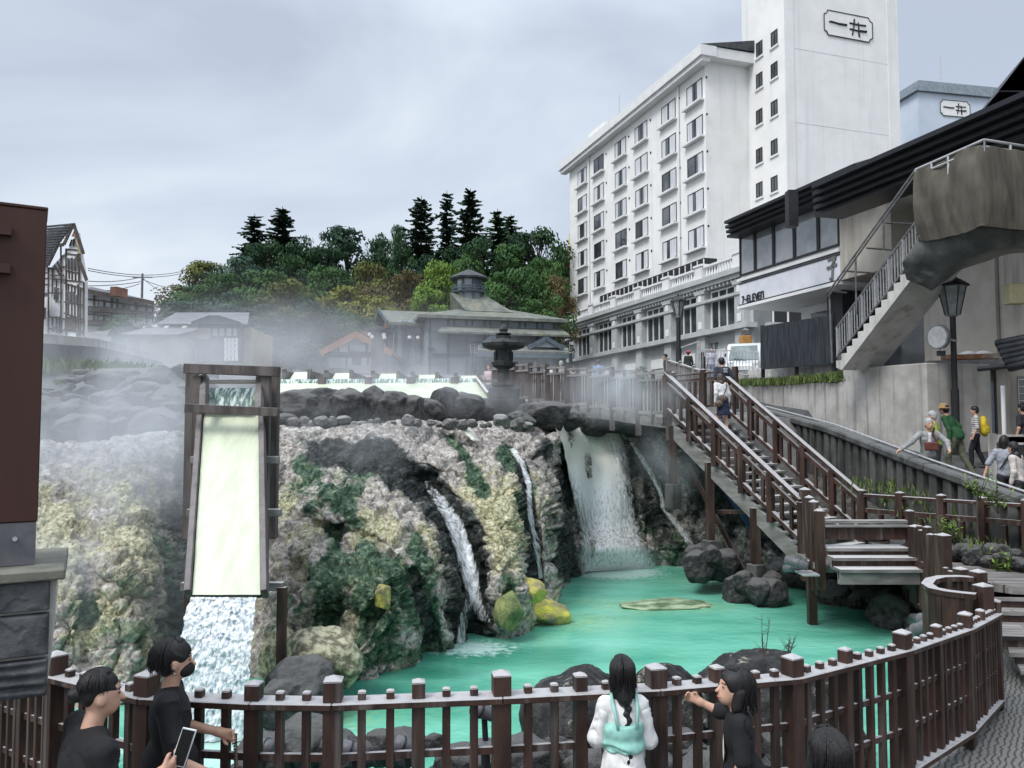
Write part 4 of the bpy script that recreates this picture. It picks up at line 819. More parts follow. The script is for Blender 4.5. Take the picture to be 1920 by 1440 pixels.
# ---------------- stone lantern ----------------
M['stone'] = mat('dark_lantern_stone', (0.022, 0.024, 0.026), (0.06, 0.062, 0.06), 4, 0.8, 0.015, 14)
d = 19.2; lt = P(944, 770, d); ln = thing('stone_lantern', 'dark carved stone lantern with an upturned roof and a pointed finial', 'stone lantern', lt)
Zl = lambda py: zy(py, d) - lt.z; rp = lambda w_: w_ / F * d
def latp(name, prof, n, parent=ln, dy=0): o = MB(); o.lathe(lt + V((0, dy, 0)), [(rp(r), Zl(y)) for r, y in prof], n); return o.build(name, M['stone'], parent)
o = MB(); o.box((lt.x - rp(38), d - .5, lt.z - .4), (lt.x + rp(40), d + .5, lt.z + Zl(748))); o.build('plinth', M['stone'], ln, bevel=.02)
o = MB(); o.box((lt.x - rp(27), d - .38, lt.z + Zl(748)), (lt.x + rp(30), d + .38, lt.z + Zl(728))); o.build('base_block', M['stone'], ln, bevel=.02)
latp('shaft', [(20, 728), (24, 722), (13, 715), (11, 700), (13, 692), (24, 686), (26, 680)], 6)
latp('fire_box', [(21, 680), (18, 676), (17, 658), (20, 655)], 6)
for k in range(6):
    a = pi / 6 + k * pi / 3; o = MB(); o.post(lt.x + cos(a) * rp(15), lt.y + sin(a) * rp(15), lt.z + Zl(676), lt.z + Zl(660), 0.10, a); o.build('window_opening', M['black'], ln)
latp('roof', [(12, 656), (30, 655), (45, 650), (47, 645), (44, 646), (32, 645), (20, 638), (12, 632), (10, 626)], 6)
latp('finial', [(14, 636), (15, 632), (10, 629), (16, 626), (10, 624), (7, 622), (9, 618), (7, 614), (1, 607)], 10)
boulder('boulder', 'dark broad boulder under the stone lantern plinth', 'boulder', lt + V((0.1, 0.1, -.35)), (.75, .6, .32), 44, M['lava'])

# ---------------- parapet along the ramp ----------------
par = thing('concrete_parapet', 'dark ribbed concrete parapet with a rounded cap running down beside the ramp', 'parapet wall', (8.3, 16, -2))
pa = [P(1430, 765, 24.0), P(1560, 800, 20), P(1740, 868, 16), P(1920, 930, 13.9), P(2100, 1000, 12.4)]
for a, b in zip(pa[:-1], pa[1:]):
    n = max(2, round((b - a).length / 2.2))
    for i in range(n):
        p, q = a.lerp(b, i / n), a.lerp(b, (i + 1) / n); e = (q - p).normalized() * .004
        o = MB(); o.beam(p + e - V((0, 0, .09)), q - e - V((0, 0, .09)), .30, .18); o.build('coping', M['concd'], par, bevel=.04)
    n = round((b - a).length / .36)
    o = MB()
    for i in range(n):
        p = a.lerp(b, (i + .5) / n); ang = math.atan2(b.y - a.y, b.x - a.x); o.post(p.x, p.y, p.z - 2.0, p.z - .18, .20, ang, d=.17)
    o.build('ribs', M['concd'], par, bevel=.02)
    nrm_ = V((b.y - a.y, -(b.x - a.x), 0)).normalized() * -.06
    if nrm_.x < 0: nrm_ = -nrm_
    o = MB(); o.hexa([a + nrm_ - V((0, 0, 2.3)), b + nrm_ - V((0, 0, 2.3)), b + nrm_ * 2.2 - V((0, 0, 2.3)), a + nrm_ * 2.2 - V((0, 0, 2.3))], [a + nrm_ - V((0, 0, .17)), b + nrm_ - V((0, 0, .17)), b + nrm_ * 2.2 - V((0, 0, .17)), a + nrm_ * 2.2 - V((0, 0, .17))]); o.build('back_panel', M['concd'], par)
o = MB(); o.tube([p + V((0.1, 0, .05)) for p in pa], .022, 6); o.build('steel_strip', M['galv'], par)
# lower bank between parapet foot and boardwalk
vs = []; nb = 30
def bankpt(t, s_): 
    i = min(int(t * 4), 3); f_ = t * 4 - i; q = pa[i].lerp(pa[i + 1], f_); p0 = q + V((-.1, 0, -1.35)); x1_ = R0.x + 0.4 + (t * 3.2); p1 = V((min(q.x - 1.2, 5.5 + t * 2.5), q.y - .8, LZ - 0.5)); return p0.lerp(p1, s_)
for i in range(60):
    for j in range(24): q = bankpt(i / 59, j / 23); vs.append(tuple(q))
vs = np.array(vs); vs[:, 2] += .12 * fbm(vs * 1.6, 4, 91)
M['bank'] = mat('bank_soil', (0.03, 0.03, 0.025), (0.10, 0.10, 0.085), 5, 0.9, 0.08, 9)
kind(mesh_obj('bank', vs, grid_faces(24, 60), M['bank'], smooth=True), 'structure')
# ramp
rl = [V((p.x + .1, p.y, ramp_z(p.y) if p.y > 12 else -2.2)) for p in pa]; W = [P(1300, 700, 36), P(1430, 765, 30.6), P(1690, 840, 22.4), P(1740, 850, 21.6), P(1990, 905, 18.5)]
def rowpts(y):
    xl = np.interp(y, [12.4, 13.9, 16, 20, 24, 30, 36], [9.5, 8.95, 8.45, 8.05, 7.6, 7.2, 5]); xr = 16.0
    return [V((xl + (xr - xl) * k / 12, y, ramp_z(y) if y < 27 else max(ramp_z(y), float(street_z(y)) + .03))) for k in range(13)]
vs = [tuple(p) for y in np.arange(10.5, 36.1, .6) for p in rowpts(y)]; nr = len(vs) // 13
kind(mesh_obj('ramp_road', np.array(vs), grid_faces(13, nr), M['asph'], smooth=True), 'structure')
# ---------------- retaining walls ----------------
Wp = [(9.0, 36.0), (9.55, 30.6), (10.45, 25.2), (10.95, 22.4), (11.25, 21.4)]
WT = 1.78
rw = thing('retaining_wall', 'stained pale concrete retaining wall beside the ramp with grass on its lower top', 'retaining wall', (10, 27, .5))
def wseg(a, b, zt0, zt1, name, m, th=.6, zb=-1.6):
    n = V((-(b[1] - a[1]), b[0] - a[0], 0)).normalized() * th
    if n.x < 0: n = -n
    p = [V((a[0], a[1], 0)), V((b[0], b[1], 0)), V((b[0], b[1], 0)) + n, V((a[0], a[1], 0)) + n]
    o = MB(); o.hexa([q + V((0, 0, zb)) for q in p], [p[0] + V((0, 0, zt0)), p[1] + V((0, 0, zt1)), p[2] + V((0, 0, zt1)), p[3] + V((0, 0, zt0))]); return o.build(name, M[m], rw, bevel=.02)
wseg(Wp[0], Wp[1], zy(722, 33), zy(720, 30.6), 'wall_section', 'conc'); wseg(Wp[1], (10.45, 25.2), zy(722, 30.6), zy(716, 25.2), 'wall_section', 'conc')
o = MB(); o.hexa([V((10.4, 25.1, -1.6)), V((11.15, 21.5, -1.6)), V((13.2, 22.0, -1.6)), V((12.4, 25.6, -1.6))], [V((10.4, 25.1, zy(692, 25.1))), V((11.15, 21.5, zy(680, 21.5))), V((13.2, 22.0, zy(680, 21.5))), V((12.4, 25.6, zy(692, 25.1)))]); o.build('wall_block', M['conc'], rw, bevel=.03)
o = MB(); a, b = P(1385, 722, 34), P(1562, 700, 27.5); o.hexa([a, b, b + V((1, .3, 0)), a + V((1, .3, 0))], [V((q.x, q.y, q.z + .55 + (0 if i in (0, 3) else .1))) for i, q in enumerate([a, b, b + V((1, .3, 0)), a + V((1, .3, 0))])])
cb = o.build('stone_curb', mat('pale_stone', (0.40, 0.39, 0.37), (0.58, 0.57, 0.54), 3, .9, .02, 10, streak=((0.2, 0.2, 0.18), 3)), None, bevel=.02); setp(cb, label='low weathered white stone curb under the black board fence', category='curb')
# grass on the wall
M['grass'] = mat('grass_blades', (0.045, 0.085, 0.02), (0.13, 0.17, 0.05), 2.5, .8)
def grass(name, pts, n, h, spread, m='grass', seed=1):
    rr = random.Random(seed); o = MB()
    for _ in range(n):
        t = rr.random() * (len(pts) - 1); i = min(int(t), len(pts) - 2); p = pts[i].lerp(pts[i + 1], t - i) + V((rr.gauss(0, spread), rr.gauss(0, spread), rr.uniform(-.05, .03)))
        a = rr.uniform(0, 6.28); hh = h * rr.uniform(.4, 1.2); w_ = .012 + hh * .03; dx, dy = cos(a), sin(a); bd = rr.uniform(.1, .7) * hh
        o.add([p + V((-dy * w_, dx * w_, 0)), p + V((dy * w_, -dx * w_, 0)), p + V((dx * bd * .4 + dy * w_ * .6, dy * bd * .4 - dx * w_ * .6, hh * .6)), p + V((dx * bd, dy * bd, hh * (.95 if bd < .4 else .6)))], [(0, 1, 2, 3)])
    return kind(o.build(name, M[m]), 'stuff')
grass('grass', [P(1392, 722, 33), P(1450, 722, 30), P(1520, 718, 27.5), P(1600, 712, 25.3)], 5200, .28, .22)
grass('grass', [P(1560, 715, 26), P(1602, 716, 25.2)], 1500, .3, .14, seed=4)
# ---------------- black fence, van yard ----------------
bf = thing('board_fence', 'tall black vertical board fence beside the white van', 'fence', P(1500, 690, 29))
a, b = P(1428, 693, 30.5), P(1563, 682, 26.6); za, zb = zy(612, 30.5), zy(590, 26.6)
n = 26
o = MB()
for i in range(n):
    p, q = a.lerp(b, i / n), a.lerp(b, (i + .96) / n); zt_ = za + (zb - za) * i / n; th = V((.03, .1, 0))
    o.hexa([p, q, q + th, p + th], [V((p.x, p.y, zt_)), V((q.x, q.y, zt_)), V((q.x, q.y, zt_)) + th, V((p.x, p.y, zt_)) + th])
o.build('boards', mat('black_boards', (0.012, 0.015, 0.02), (0.035, 0.042, 0.052), 4, .7, .003, 20, (3, 3, .3)), bf)
for t in (0, .5, 1): q = a.lerp(b, t); o = MB(); o.post(q.x + .1, q.y + .15, q.z - .3, za + (zb - za) * t + .05, .12); o.build('post', M['black'], bf)

# ---------------- hotel ----------------
M['white'] = mat('white_plaster', (0.79, 0.79, 0.77), (0.86, 0.855, 0.84), .5, .85, .012, 3, streak=((0.62, 0.64, 0.65), 1.2), stk=.45)
M['trim'] = mat('white_trim', (0.70, 0.71, 0.71), (0.78, 0.78, 0.78), 1, .8)
M['podium'] = mat('grey_stone_front', (0.40, 0.42, 0.42), (0.47, 0.49, 0.49), 1, .85, .004, 6)
M['glass'] = mat('dark_glass', (0.03, 0.035, 0.04), (0.10, 0.11, 0.12), .4, .08, spec=.8)
M['dframe'] = mat('dark_frame', (0.02, 0.02, 0.022), None, rough=.5)
M['curtain'] = mat('curtain', (0.50, 0.52, 0.55), (0.72, 0.73, 0.75), 2, .9, 0, None, (6, 6, .2))
M['roofd'] = mat('dark_roof', (0.035, 0.04, 0.045), (0.07, 0.075, 0.08), 2, .6)
hot = thing('hotel', 'large white hotel with rows of windows and a tall blank tower', 'hotel', (16, 66, 3))
FA = Face(16.04, 65.0, -.33, 1)       # long facade, s=0 near corner
LA = 29.5; zT = FA.z(112, 0); zB = 5
def fb(face, name, s0, s1, z0, z1, o0, o1, m, par=hot, bevel=0): o = MB(); face.box(o, s0, s1, z0, z1, o0, o1); return o.build(name, M[m], par, bevel=bevel)
WD = 12
# wall with gable end
e1, e2 = FA.p(0, 0), FA.p(LA, 0); g_ = V((-FA.nx, -FA.ny, 0)) * WD
o = MB(); o.hexa([e1 + V((0, 0, zB)), e2 + V((0, 0, zB)), e2 + g_ + V((0, 0, zB)), e1 + g_ + V((0, 0, zB))], [e1 + V((0, 0, zT)), e2 + V((0, 0, zT)), e2 + g_ + V((0, 0, zT)), e1 + g_ + V((0, 0, zT))]); o.build('wall', M['white'], hot)
# eave fascia: long side and gable side
fb(FA, 'eave', -1.0, LA + 1.2, zT - .1, zT + .75, -.5, 1.0, 'trim'); fb(FA, 'eave_band', -.8, LA + 1.0, zT - .5, zT - .1, 0.003, .8, 'trim')
FG = Face(e1.x, e1.y, -FA.nx, -FA.ny)
fb(FG, 'eave', .5, 5, zT - .1, zT + .75, -.3, .9, 'trim')
o = MB(); r0, r1 = FA.p(-1.0, zT + .76, .98), FA.p(LA + 1.2, zT + .76, .98); rd = FA.p(-1.0, zT + 2.2, -6), FA.p(LA + 1.2, zT + 2.2, -6)
o.add([r0, r1, rd[1], rd[0]], [(0, 1, 2, 3)]); bk0, bk1 = FA.p(-1, zT + 1.0, -12), FA.p(LA + 1.2, zT + 1, -12); o.add([rd[0], rd[1], bk1, bk0], [(0, 1, 2, 3)]); o.add([r0, rd[0], bk0], [(0, 1, 2)]); o.build('roof', M['roofd'], hot)
WR = R
cols = [(1287, 1322), (1240, 1270), (1190, 1216), (1152, 1176), (1112, 1134), (1083, 1101)]
rowsy = [(152, 200), (219, 269), (284, 336), (355, 402), (424, 472)]
floors = [(FA.z((a + b) / 2 + (b - a) / 2, 0.5), FA.z(a, 0.5)) for a, b in rowsy]
s_near = FA.s(1304, 240); 
zrow = [(FA.z(b, s_near), FA.z(a, s_near)) for a, b in rowsy]; zrow = [(0.5 * (a + b) - .8, 0.5 * (a + b) + .95) for a, b in zrow]
dz_ = (zrow[0][0] - zrow[4][0]) / 4; zrow = [(zrow[0][0] - dz_ * i, zrow[0][1] - dz_ * i) for i in range(5)]
def hwin(face, s0, s1, z0, z1, par, curt=True, sill=True, rr=R):
    fr = MB(); t = .07
    for a in ((s0, s1, z0, z0 + t), (s0, s1, z1 - t, z1), (s0, s0 + t, z0 + t, z1 - t), (s1 - t, s1, z0 + t, z1 - t), ((s0 + s1) / 2 - t / 2, (s0 + s1) / 2 + t / 2, z0 + t, z1 - t)): face.box(fr, *a, -.02, .045)
    f_ = fr.build('window', M['dframe'], par)
    g = MB(); face.box(g, s0 + t, s1 - t, z0 + t, z1 - t, -.02, .012); g.build('pane', M['glass'], f_)
    if curt:
        c = MB(); w_ = s1 - s0
        if rr.random() < .85: face.box(c, s0 + t + .01, s0 + w_ * rr.uniform(.25, .5), z0 + t, z1 - t, .013, .022); c.build('curtain', M['curtain'], f_)
        c = MB()
        if rr.random() < .6: face.box(c, s0 + w_ * rr.uniform(.55, .8), s1 - t - .01, z0 + t, z1 - t, .013, .022); c.build('curtain', M['curtain'], f_)
    if sill: c = MB(); face.box(c, s0 - .25, s1 + .25, z0 - .26, z0 - .08, .003, .42); c.build('sill', M['trim'], f_)
for c0, c1 in cols:
    sa, sb = sorted((FA.s(c0, 330), FA.s(c1, 330))); cm = (sa + sb) / 2; ww = 2.5 if c0 > 1280 else 2.55
    for z0, z1 in zrow: hwin(FA, cm - ww / 2, cm + ww / 2, z0, z1, hot)
for px in (1276, 1106):
    s_ = FA.s(px, 400); o = MB(); o.tube([FA.p(s_, zB, .12), FA.p(s_, zT - .5, .12)], .09, 8); o.build('downpipe', M['trim'], hot)
for c0, c1 in cols:
    sb = FA.s((c0 + c1) / 2, 330)
    for z0, z1 in zrow:
        for e_ in (-1.9, ): o = MB(); o.tube([FA.p(sb + e_, z1 - .3, 0), FA.p(sb + e_, z1 - .3, .06)], .11, 8); o.build('vent', M['dframe'], hot)
# tower
TX, TY = 21.5, 61.7; TS = Face(TX, TY, -.33, 1); TF = Face(TX, TY, 1, .33); TH = 46
o = MB(); p0 = V((TX, TY, 0)); a_ = V((-.313, .95, 0)) * 5.6; b_ = V((.95, .313, 0)) * 11.35
o.hexa([p0 + V((0, 0, 4)), p0 + b_ + V((0, 0, 4)), p0 + a_ + b_ + V((0, 0, 4)), p0 + a_ + V((0, 0, 4))], [p0 + V((0, 0, TH)), p0 + b_ + V((0, 0, TH)), p0 + a_ + b_ + V((0, 0, TH)), p0 + a_ + V((0, 0, TH))]); o.build('tower_wall', M['white'], hot)
for z_ in (12.5, 18.2, 24, 30): fb(TF, 'floor_band', 0.002, 11.3, z_, z_ + .05, -.01, .015, 'trim')
for s0, s1 in ((0.01, .9), (10.2, 11.3)): fb(TF, 'pilaster', s0, s1, 4, TH - 1, -.01, .05, 'white')
for cx, ys in ((1424, (92, 151, 219, 292, 356)), (1452, (72, 132, 203, 276, 345))):
    for y_ in ys:
        s_ = TS.s(cx, y_); z_ = TS.z(y_, s_); hwin(TS, s_ - .42, s_ + .42, z_ - .62, z_ + .62, hot, False, False); c = MB(); TS.box(c, s_ - .55, s_ + .55, z_ - .8, z_ - .64, .003, .12); c.build('sill', M['trim'], hot)
# sign on the tower: a framed plaque with two brush-written characters
def sign(face, cs, cz, w_, h_, par, nm='sign'):
    k = MB(); r = h_ * .17; hw, hh = w_ / 2, h_ / 2; pts = []
    for cx, cy_, a0 in ((hw, hh, pi), (-hw, hh, -pi / 2), (-hw, -hh, 0), (hw, -hh, pi / 2)):
        for i in range(5):
            a = a0 + (pi / 2) * (i / 4); pts.append((cx + r * cos(a), cy_ + r * sin(a)))
    # notch arcs run the other way round each corner
    out_ = []
    for c in range(4): out_ += pts[c * 5:(c + 1) * 5][::-1] if c in (0, 1, 2, 3) else []
    pl = MB(); pl.extrude([face.p(cs + a, cz + b, .01) for a, b in out_], V((face.nx, face.ny, 0)) * .05); pb = pl.build(nm, M['white'], par)
    n = len(out_)
    for i in range(n):
        a, b = out_[i], out_[(i + 1) % n]; k.beam(face.p(cs + a[0], cz + a[1], .075), face.p(cs + b[0], cz + b[1], .075), h_ * .035, .03, up=(face.nx, face.ny, 0))
    def st(pts, w0, w1):
        n = len(pts)
        for i in range(n - 1):
            f_ = w0 + (w1 - w0) * i / max(1, n - 2)
            a, b = V(pts[i]), V(pts[i + 1]); k.tube([face.p(cs + a.x * w_, cz + a.y * h_, .075), face.p(cs + b.x * w_, cz + b.y * h_, .075)], h_ * f_ / 2, 8)
    st([(-.40, .03), (-.36, .055), (-.2, .02), (-.04, .03)], .07, .09)
    st([(.02, .14), (.2, .13), (.36, .15)], .07, .07); st([(.02, -.10), (.2, -.12), (.37, -.09)], .07, .1)
    st([(.12, .34), (.115, .1), (.09, -.2), (.07, -.34)], .07, .06); st([(.20, .22), (.21, 0), (.21, -.22), (.22, -.36)], .06, .08)
    k.build('lettering', M['dframe'], pb)
s_ = TF.s(1590, 50); sign(TF, s_, TF.z(50, s_), abs(TF.s(1635, 50) - TF.s(1545, 50)), 2.05, hot)
# roof-top plant room on the far end of the wing
pr = MB(); s0, s1 = FA.s(1143, 250), FA.s(1078, 280); FP_ = FA.off(-3.5)
s0, s1 = FP_.s(1150, 250), FP_.s(1078, 280); FP_.box(pr, s0, s1, zT, FP_.z(222, s0), -5, 0); pr.build('roof_room', M['white'], hot)
pr = MB(); s0, s1 = FP_.s(1118, 250), FP_.s(1090, 280); FP_.box(pr, s0, s1, FP_.z(222, FP_.s(1150, 250)), FP_.z(238, s0) + .8, -3, -1); pr.build('tank', M['white'], hot)
q = FP_.p(FP_.s(1132, 220), 0, -2); pr = MB(); pr.tube([(q.x, q.y, zT), (q.x, q.y, zy(178, q.y))], .05, 6); pr.build('aerial', M['galv'], hot)
# podium with balustrade
pod = thing('hotel_podium', 'grey classical front block with balustrade, pilasters and tall windows in front of the white hotel', 'building', (14, 60, 3))
FQ = Face(15.75, 53.3, -.33, 1); LQ = 46
zs_ = lambda py, px=1395: FQ.z(py, FQ.s(px, py))
zb0 = 2.6; zc = zs_(506); zb1 = zs_(612)
fb(FQ, 'wall', 0, LQ, zb0, zc, -.9, -.5, 'podium', pod); fb(FQ, 'wall', 0, LQ, zb0, zc - .4, -4.5, -.9, 'podium', pod)
o = MB(); f0 = FQ.p(0, 0, -.5); FE = Face(f0.x, f0.y, -FQ.nx, -FQ.ny); FE.box(o, 0.001, 8, zb0, zc, -.4, 0); o.build('wall', M['podium'], pod)
for z0, z1, o1 in ((zc - .1, zc + .25, .35), (zc - .4, zc - .1, .15), (zc - 1.55, zc - 1.35, 0.05), (zb1 - .1, zb1 + .25, .25)):
    fb(FQ, 'cornice', -.3, LQ, z0, z1, -.6, o1, 'podium', pod); o = MB(); FE.box(o, .9, 8, z0, z1, -.1, o1 + .3); o.build('cornice', M['podium'], pod)
pil = [1393, 1349, 1297, 1237, 1189, 1147, 1103, 1068]; bays = [(1322, 1370), (1259, 1299), (1206, 1238), (1158, 1186), (1113, 1141), (1079, 1099)]
ss = [FQ.s(px, 600) for px in (1385, 1312, 1250, 1196, 1150, 1108, 1070, 1040)]
for i, s_ in enumerate(ss):
    fb(FQ, 'pilaster', s_ - .55, s_ + .55, zb0, zc - .4, -.49, -.05, 'podium', pod); fb(FQ, 'pilaster_cap', s_ - .65, s_ + .65, zb1 + 3.0, zb1 + 3.3, -.45, .06, 'podium', pod)
    fb(FQ, 'pedestal', s_ - .5, s_ + .5, zc + .26, zc + 1.25, -.45, .1, 'trim', pod); fb(FQ, 'pedestal_cap', s_ - .6, s_ + .6, zc + 1.25, zc + 1.4, -.5, .18, 'trim', pod)
    o = MB()
    for zc_ in (zb1 + 3.9, zb1 + 2.7, zb1 + .7): FQ.box(o, s_ - .25, s_ + .25, zc_ - .28, zc_ + .28, -.04, 0)
    o.build('relief_panel', M['trim'], pod, bevel=.04)
for a, b in zip(ss[:-1], ss[1:]):
    fb(FQ, 'balustrade_rail', a + .61, b - .61, zc + 1.05, zc + 1.2, -.3, .05, 'trim', pod); o = MB(); n = max(3, round((b - a - 1.2) / .36))
    for k in range(n): s_ = a + .7 + (b - a - 1.4) * (k + .5) / n; q = FQ.p(s_, zc + .26, -.12); o.lathe(q, [(.06, 0), (.11, .2), (.05, .55), (.08, .79)], 6)
    setp(o.build('balusters', M['trim'], pod), kind=None)
    o = MB(); n = round((b - a) / .5)
    for k in range(n): s_ = a + (b - a) * (k + .5) / n; FQ.box(o, s_ - .1, s_ + .1, zc - .65, zc - .4, -.5, .05)
    o.build('dentils', M['podium'], pod)
    m_ = (a + b) / 2; w_ = (b - a) - 1.9
    f_ = MB(); z0, z1 = zb1 + .3, zb1 + 3.1; s0, s1 = m_ - w_ / 2, m_ + w_ / 2
    for a4 in ((s0, s1, z0, z0 + .1), (s0, s1, z1 - .1, z1), (s0, s0 + .1, z0 + .1, z1 - .1), (s1 - .1, s1, z0 + .1, z1 - .1), (s0 + w_ / 3 - .05, s0 + w_ / 3 + .05, z0 + .1, z1 - .1), (s0 + w_ * 2 / 3 - .05, s0 + w_ * 2 / 3 + .05, z0 + .1, z1 - .1)): FQ.box(f_, *a4, -.5, -.38)
    f_ = f_.build('window', M['trim'], pod); o = MB(); FQ.box(o, s0 + .1, s1 - .1, z0 + .1, z1 - .1, -.52, -.44); o.build('pane', M['glass'], f_)
    o = MB(); FQ.box(o, m_ - 1.0, m_ + 1.0, zb1 - 2.0, zb1 - 1.2, -.5, -.42); o.build('relief_panel', M['trim'], pod, bevel=.03)
f_ = MB(); FE.box(f_, 1.5, 5, zb1 + .3, zb1 + 2.8, -.02, .06); f_ = f_.build('window', M['dframe'], pod)
for s_ in (1.5, 2.7, 3.9, 5): o = MB(); FE.box(o, s_ - .06, s_ + .06, zb1 + .3, zb1 + 2.8, .065, .12); o.build('mullion', M['trim'], f_)
# dark clerestory strip between balustrade and hotel wall
FC = FA.off(.02); sa, sb = FA.s(1345, 490), FA.s(1145, 560)
o = MB(); zc0 = FA.z(512, FA.s(1300, 500)); FC.box(o, min(sa, -0.3), sb, zB, zc0 + .5, .003, 1.2); cl = o.build('clerestory', M['dframe'], pod)
o = MB(); 
for k in range(22): s_ = min(sa, -.3) + (sb - min(sa, -.3)) * k / 21; FC.box(o, s_ - .05, s_ + .05, zB + 2, zc0 + .4, 1.205, 1.26)
o.build('mullions', M['trim'], cl)
# building behind at the far right with the same plaque
bk = thing('annex_tower', 'pale blue block with grey flared roof and small framed sign above the black roof', 'building', (42, 75, 5))
AT = Face(*(lambda q: (q.x, q.y))(P(1722, 200, 78)), 1, .2)
o = MB(); q0 = AT.p(0, 0); bd = V((AT.dx, AT.dy, 0)) * 14; dd = V((-AT.dy, AT.dx, 0)) * 12; 
for z0, z1 in ((4, zy(172, 78)),): o.hexa([q0 + V((0, 0, z0)), q0 + bd + V((0, 0, z0)), q0 + bd + dd + V((0, 0, z0)), q0 + dd + V((0, 0, z0))], [q0 + V((0, 0, z1)), q0 + bd + V((0, 0, z1)), q0 + bd + dd + V((0, 0, z1)), q0 + dd + V((0, 0, z1))])
M['bluew'] = mat('pale_blue_plaster', (0.56, 0.63, 0.72), (0.60, 0.67, 0.76), 1, .85); o.build('wall', M['bluew'], bk)
o = MB(); z0, z1 = zy(172, 78), zy(147, 78); c_ = q0 + bd / 2 + dd / 2
def sc_(q, f_, z): r = c_ + (q - c_) * f_; return V((r.x, r.y, z))
cs4 = [q0, q0 + bd, q0 + bd + dd, q0 + dd]; o.hexa([sc_(q, 1.06, z0) for q in cs4], [sc_(q, .95, z1) for q in cs4]); o.build('roof', mat('grey_metal_roof', (0.10, 0.13, 0.15), (0.17, 0.20, 0.22), 1, .6, 0, None, (4, 4, .3)), bk)
s_ = AT.s(1790, 203); sign(AT, s_, AT.z(204, s_), 3.4, 1.6, bk)
o = MB(); q = P(1764, 150, 80); o.tube([q, V((q.x, q.y, zy(105, 80)))], .05, 6); o.build('aerial', M['galv'], bk)

# ---------------- shop building ----------------
M['beige'] = mat('beige_panel', (0.42, 0.39, 0.34), (0.49, 0.46, 0.41), 1.2, .85, .002, 10, streak=((0.20, 0.18, 0.155), 2))
M['beiged'] = mat('dark_beige_panel', (0.21, 0.195, 0.17), (0.26, 0.24, 0.21), 1.2, .85, streak=((0.13, 0.12, 0.10), 2))
M['roofb'] = mat('black_metal_roof', (0.006, 0.007, 0.010), (0.012, 0.014, 0.018), 2, .45)
shop = thing('shop_building', 'two-storey shop building with black stepped roofs, a glazed corner room over a white sign band', 'shop', (12, 30, 1.7))
a = P(1576, 526, 30); b_s = 6.6
FS = Face(a.x, a.y, -.31, 1); b_s = FS.s(1387, 560)
zsb, zst, zwb, zwt = FS.z(527, 0), FS.z(474, 0), FS.z(470, 0), FS.z(384, 0) + .35
ul = MB(); FS.box(ul, 0, b_s, zsb, zst, -6, 0); sg = ul.build('sign_band', mat('white_sign_panel', (0.62, 0.64, 0.70), (0.70, 0.72, 0.77), 2, .35), shop)
for z_ in (zsb - .12, zst + .05): fb(FS, 'trim_band', -.02, b_s + .1, z_, z_ + .13, -6, .08, 'trim', shop)
for z_ in (zsb + .015, zst - .08): fb(FS, 'dark_line', -.01, b_s + .05, z_, z_ + .06, -.02, .03, 'dframe', shop)
# the shop name and an emblem
def glyphs(face, s0, z0, hgt, w_, chars, par, rev=True):
    k = MB(); gap = w_ * .28; x = 0
    G = {'7': [((0, 1), (1, 1)), ((1, 1), (.35, 0))], '-': [((.1, .5), (.9, .5))], 'E': [((0, 0), (0, 1)), ((0, 1), (1, 1)), ((0, .5), (.9, .5)), ((0, 0), (1, 0))], 'L': [((0, 1), (0, 0)), ((0, 0), (1, 0))],
         'V': [((0, 1), (.5, 0)), ((.5, 0), (1, 1))], 'n': [((0, 0), (0, 1)), ((0, 1), (1, 1)), ((1, 1), (1, 0))]}
    for c in chars:
        for (x0, y0), (x1, y1) in G[c]:
            g = lambda u_, v_: face.p(s0 - (x + u_ * w_), z0 + v_ * hgt, .035)
            k.beam(g(x0, y0), g(x1, y1), hgt * .19, .02, up=(face.nx, face.ny, 0))
        x += w_ + gap
    return k.build('lettering', M['dframe'], par)
glyphs(FS, FS.s(1392, 565), zsb + .10, .30, .165, '7-ELEVEn', sg)
k = MB(); s_ = FS.s(1561, 505); zc_ = zsb + .55
for p0, p1 in (((-.22, .38), (.22, .42)), ((.22, .42), (0, .1)), ((-.28, .06), (.28, .12)), ((.05, .1), (.0, -.42)), ((0, -.42), (-.14, -.36))): k.beam(FS.p(s_ - p0[0], zc_ + p0[1], .035), FS.p(s_ - p1[0], zc_ + p1[1], .035), .11, .02, up=(FS.nx, FS.ny, 0))
k.build('emblem', M['metal'], sg)
# glazed room
fb(FS, 'back_wall', 0, b_s - .5, zst, zwt, -6, -5.8, 'beige', shop); fb(FS, 'floor_slab', 0, b_s, zst + .19, zst + .3, -6, -.1, 'trim', shop)
M['lglass'] = mat('light_reflecting_glass', (0.16, 0.18, 0.19), (0.36, 0.38, 0.40), .5, .05, spec=1.0, lo=.3, hi=.7)
ws = [0.05] + [FS.s(px, 460) for px in (1533, 1488, 1449, 1414)] + [b_s]
for i, (s0, s1) in enumerate(zip(ws[:-1], ws[1:])):
    f_ = MB()
    for a4 in ((s0, s1 - .01, zst + .3, zst + .38), (s0, s1 - .01, zwt - .1, zwt), (s0, s0 + .07, zst + .38, zwt - .1), (s1 - .09, s1 - .01, zst + .38, zwt - .1)): FS.box(f_, *a4, -.12, .0)
    f_ = f_.build('window', M['dframe'], shop); o = MB(); FS.box(o, s0 + .07, s1 - .09, zst + .38, zwt - .1, -.08, -.05); o.build('pane', M['lglass'], f_)
FSE = Face(*(lambda q: (q.x, q.y))(FS.p(b_s, 0, 0)), -FS.nx, -FS.ny)
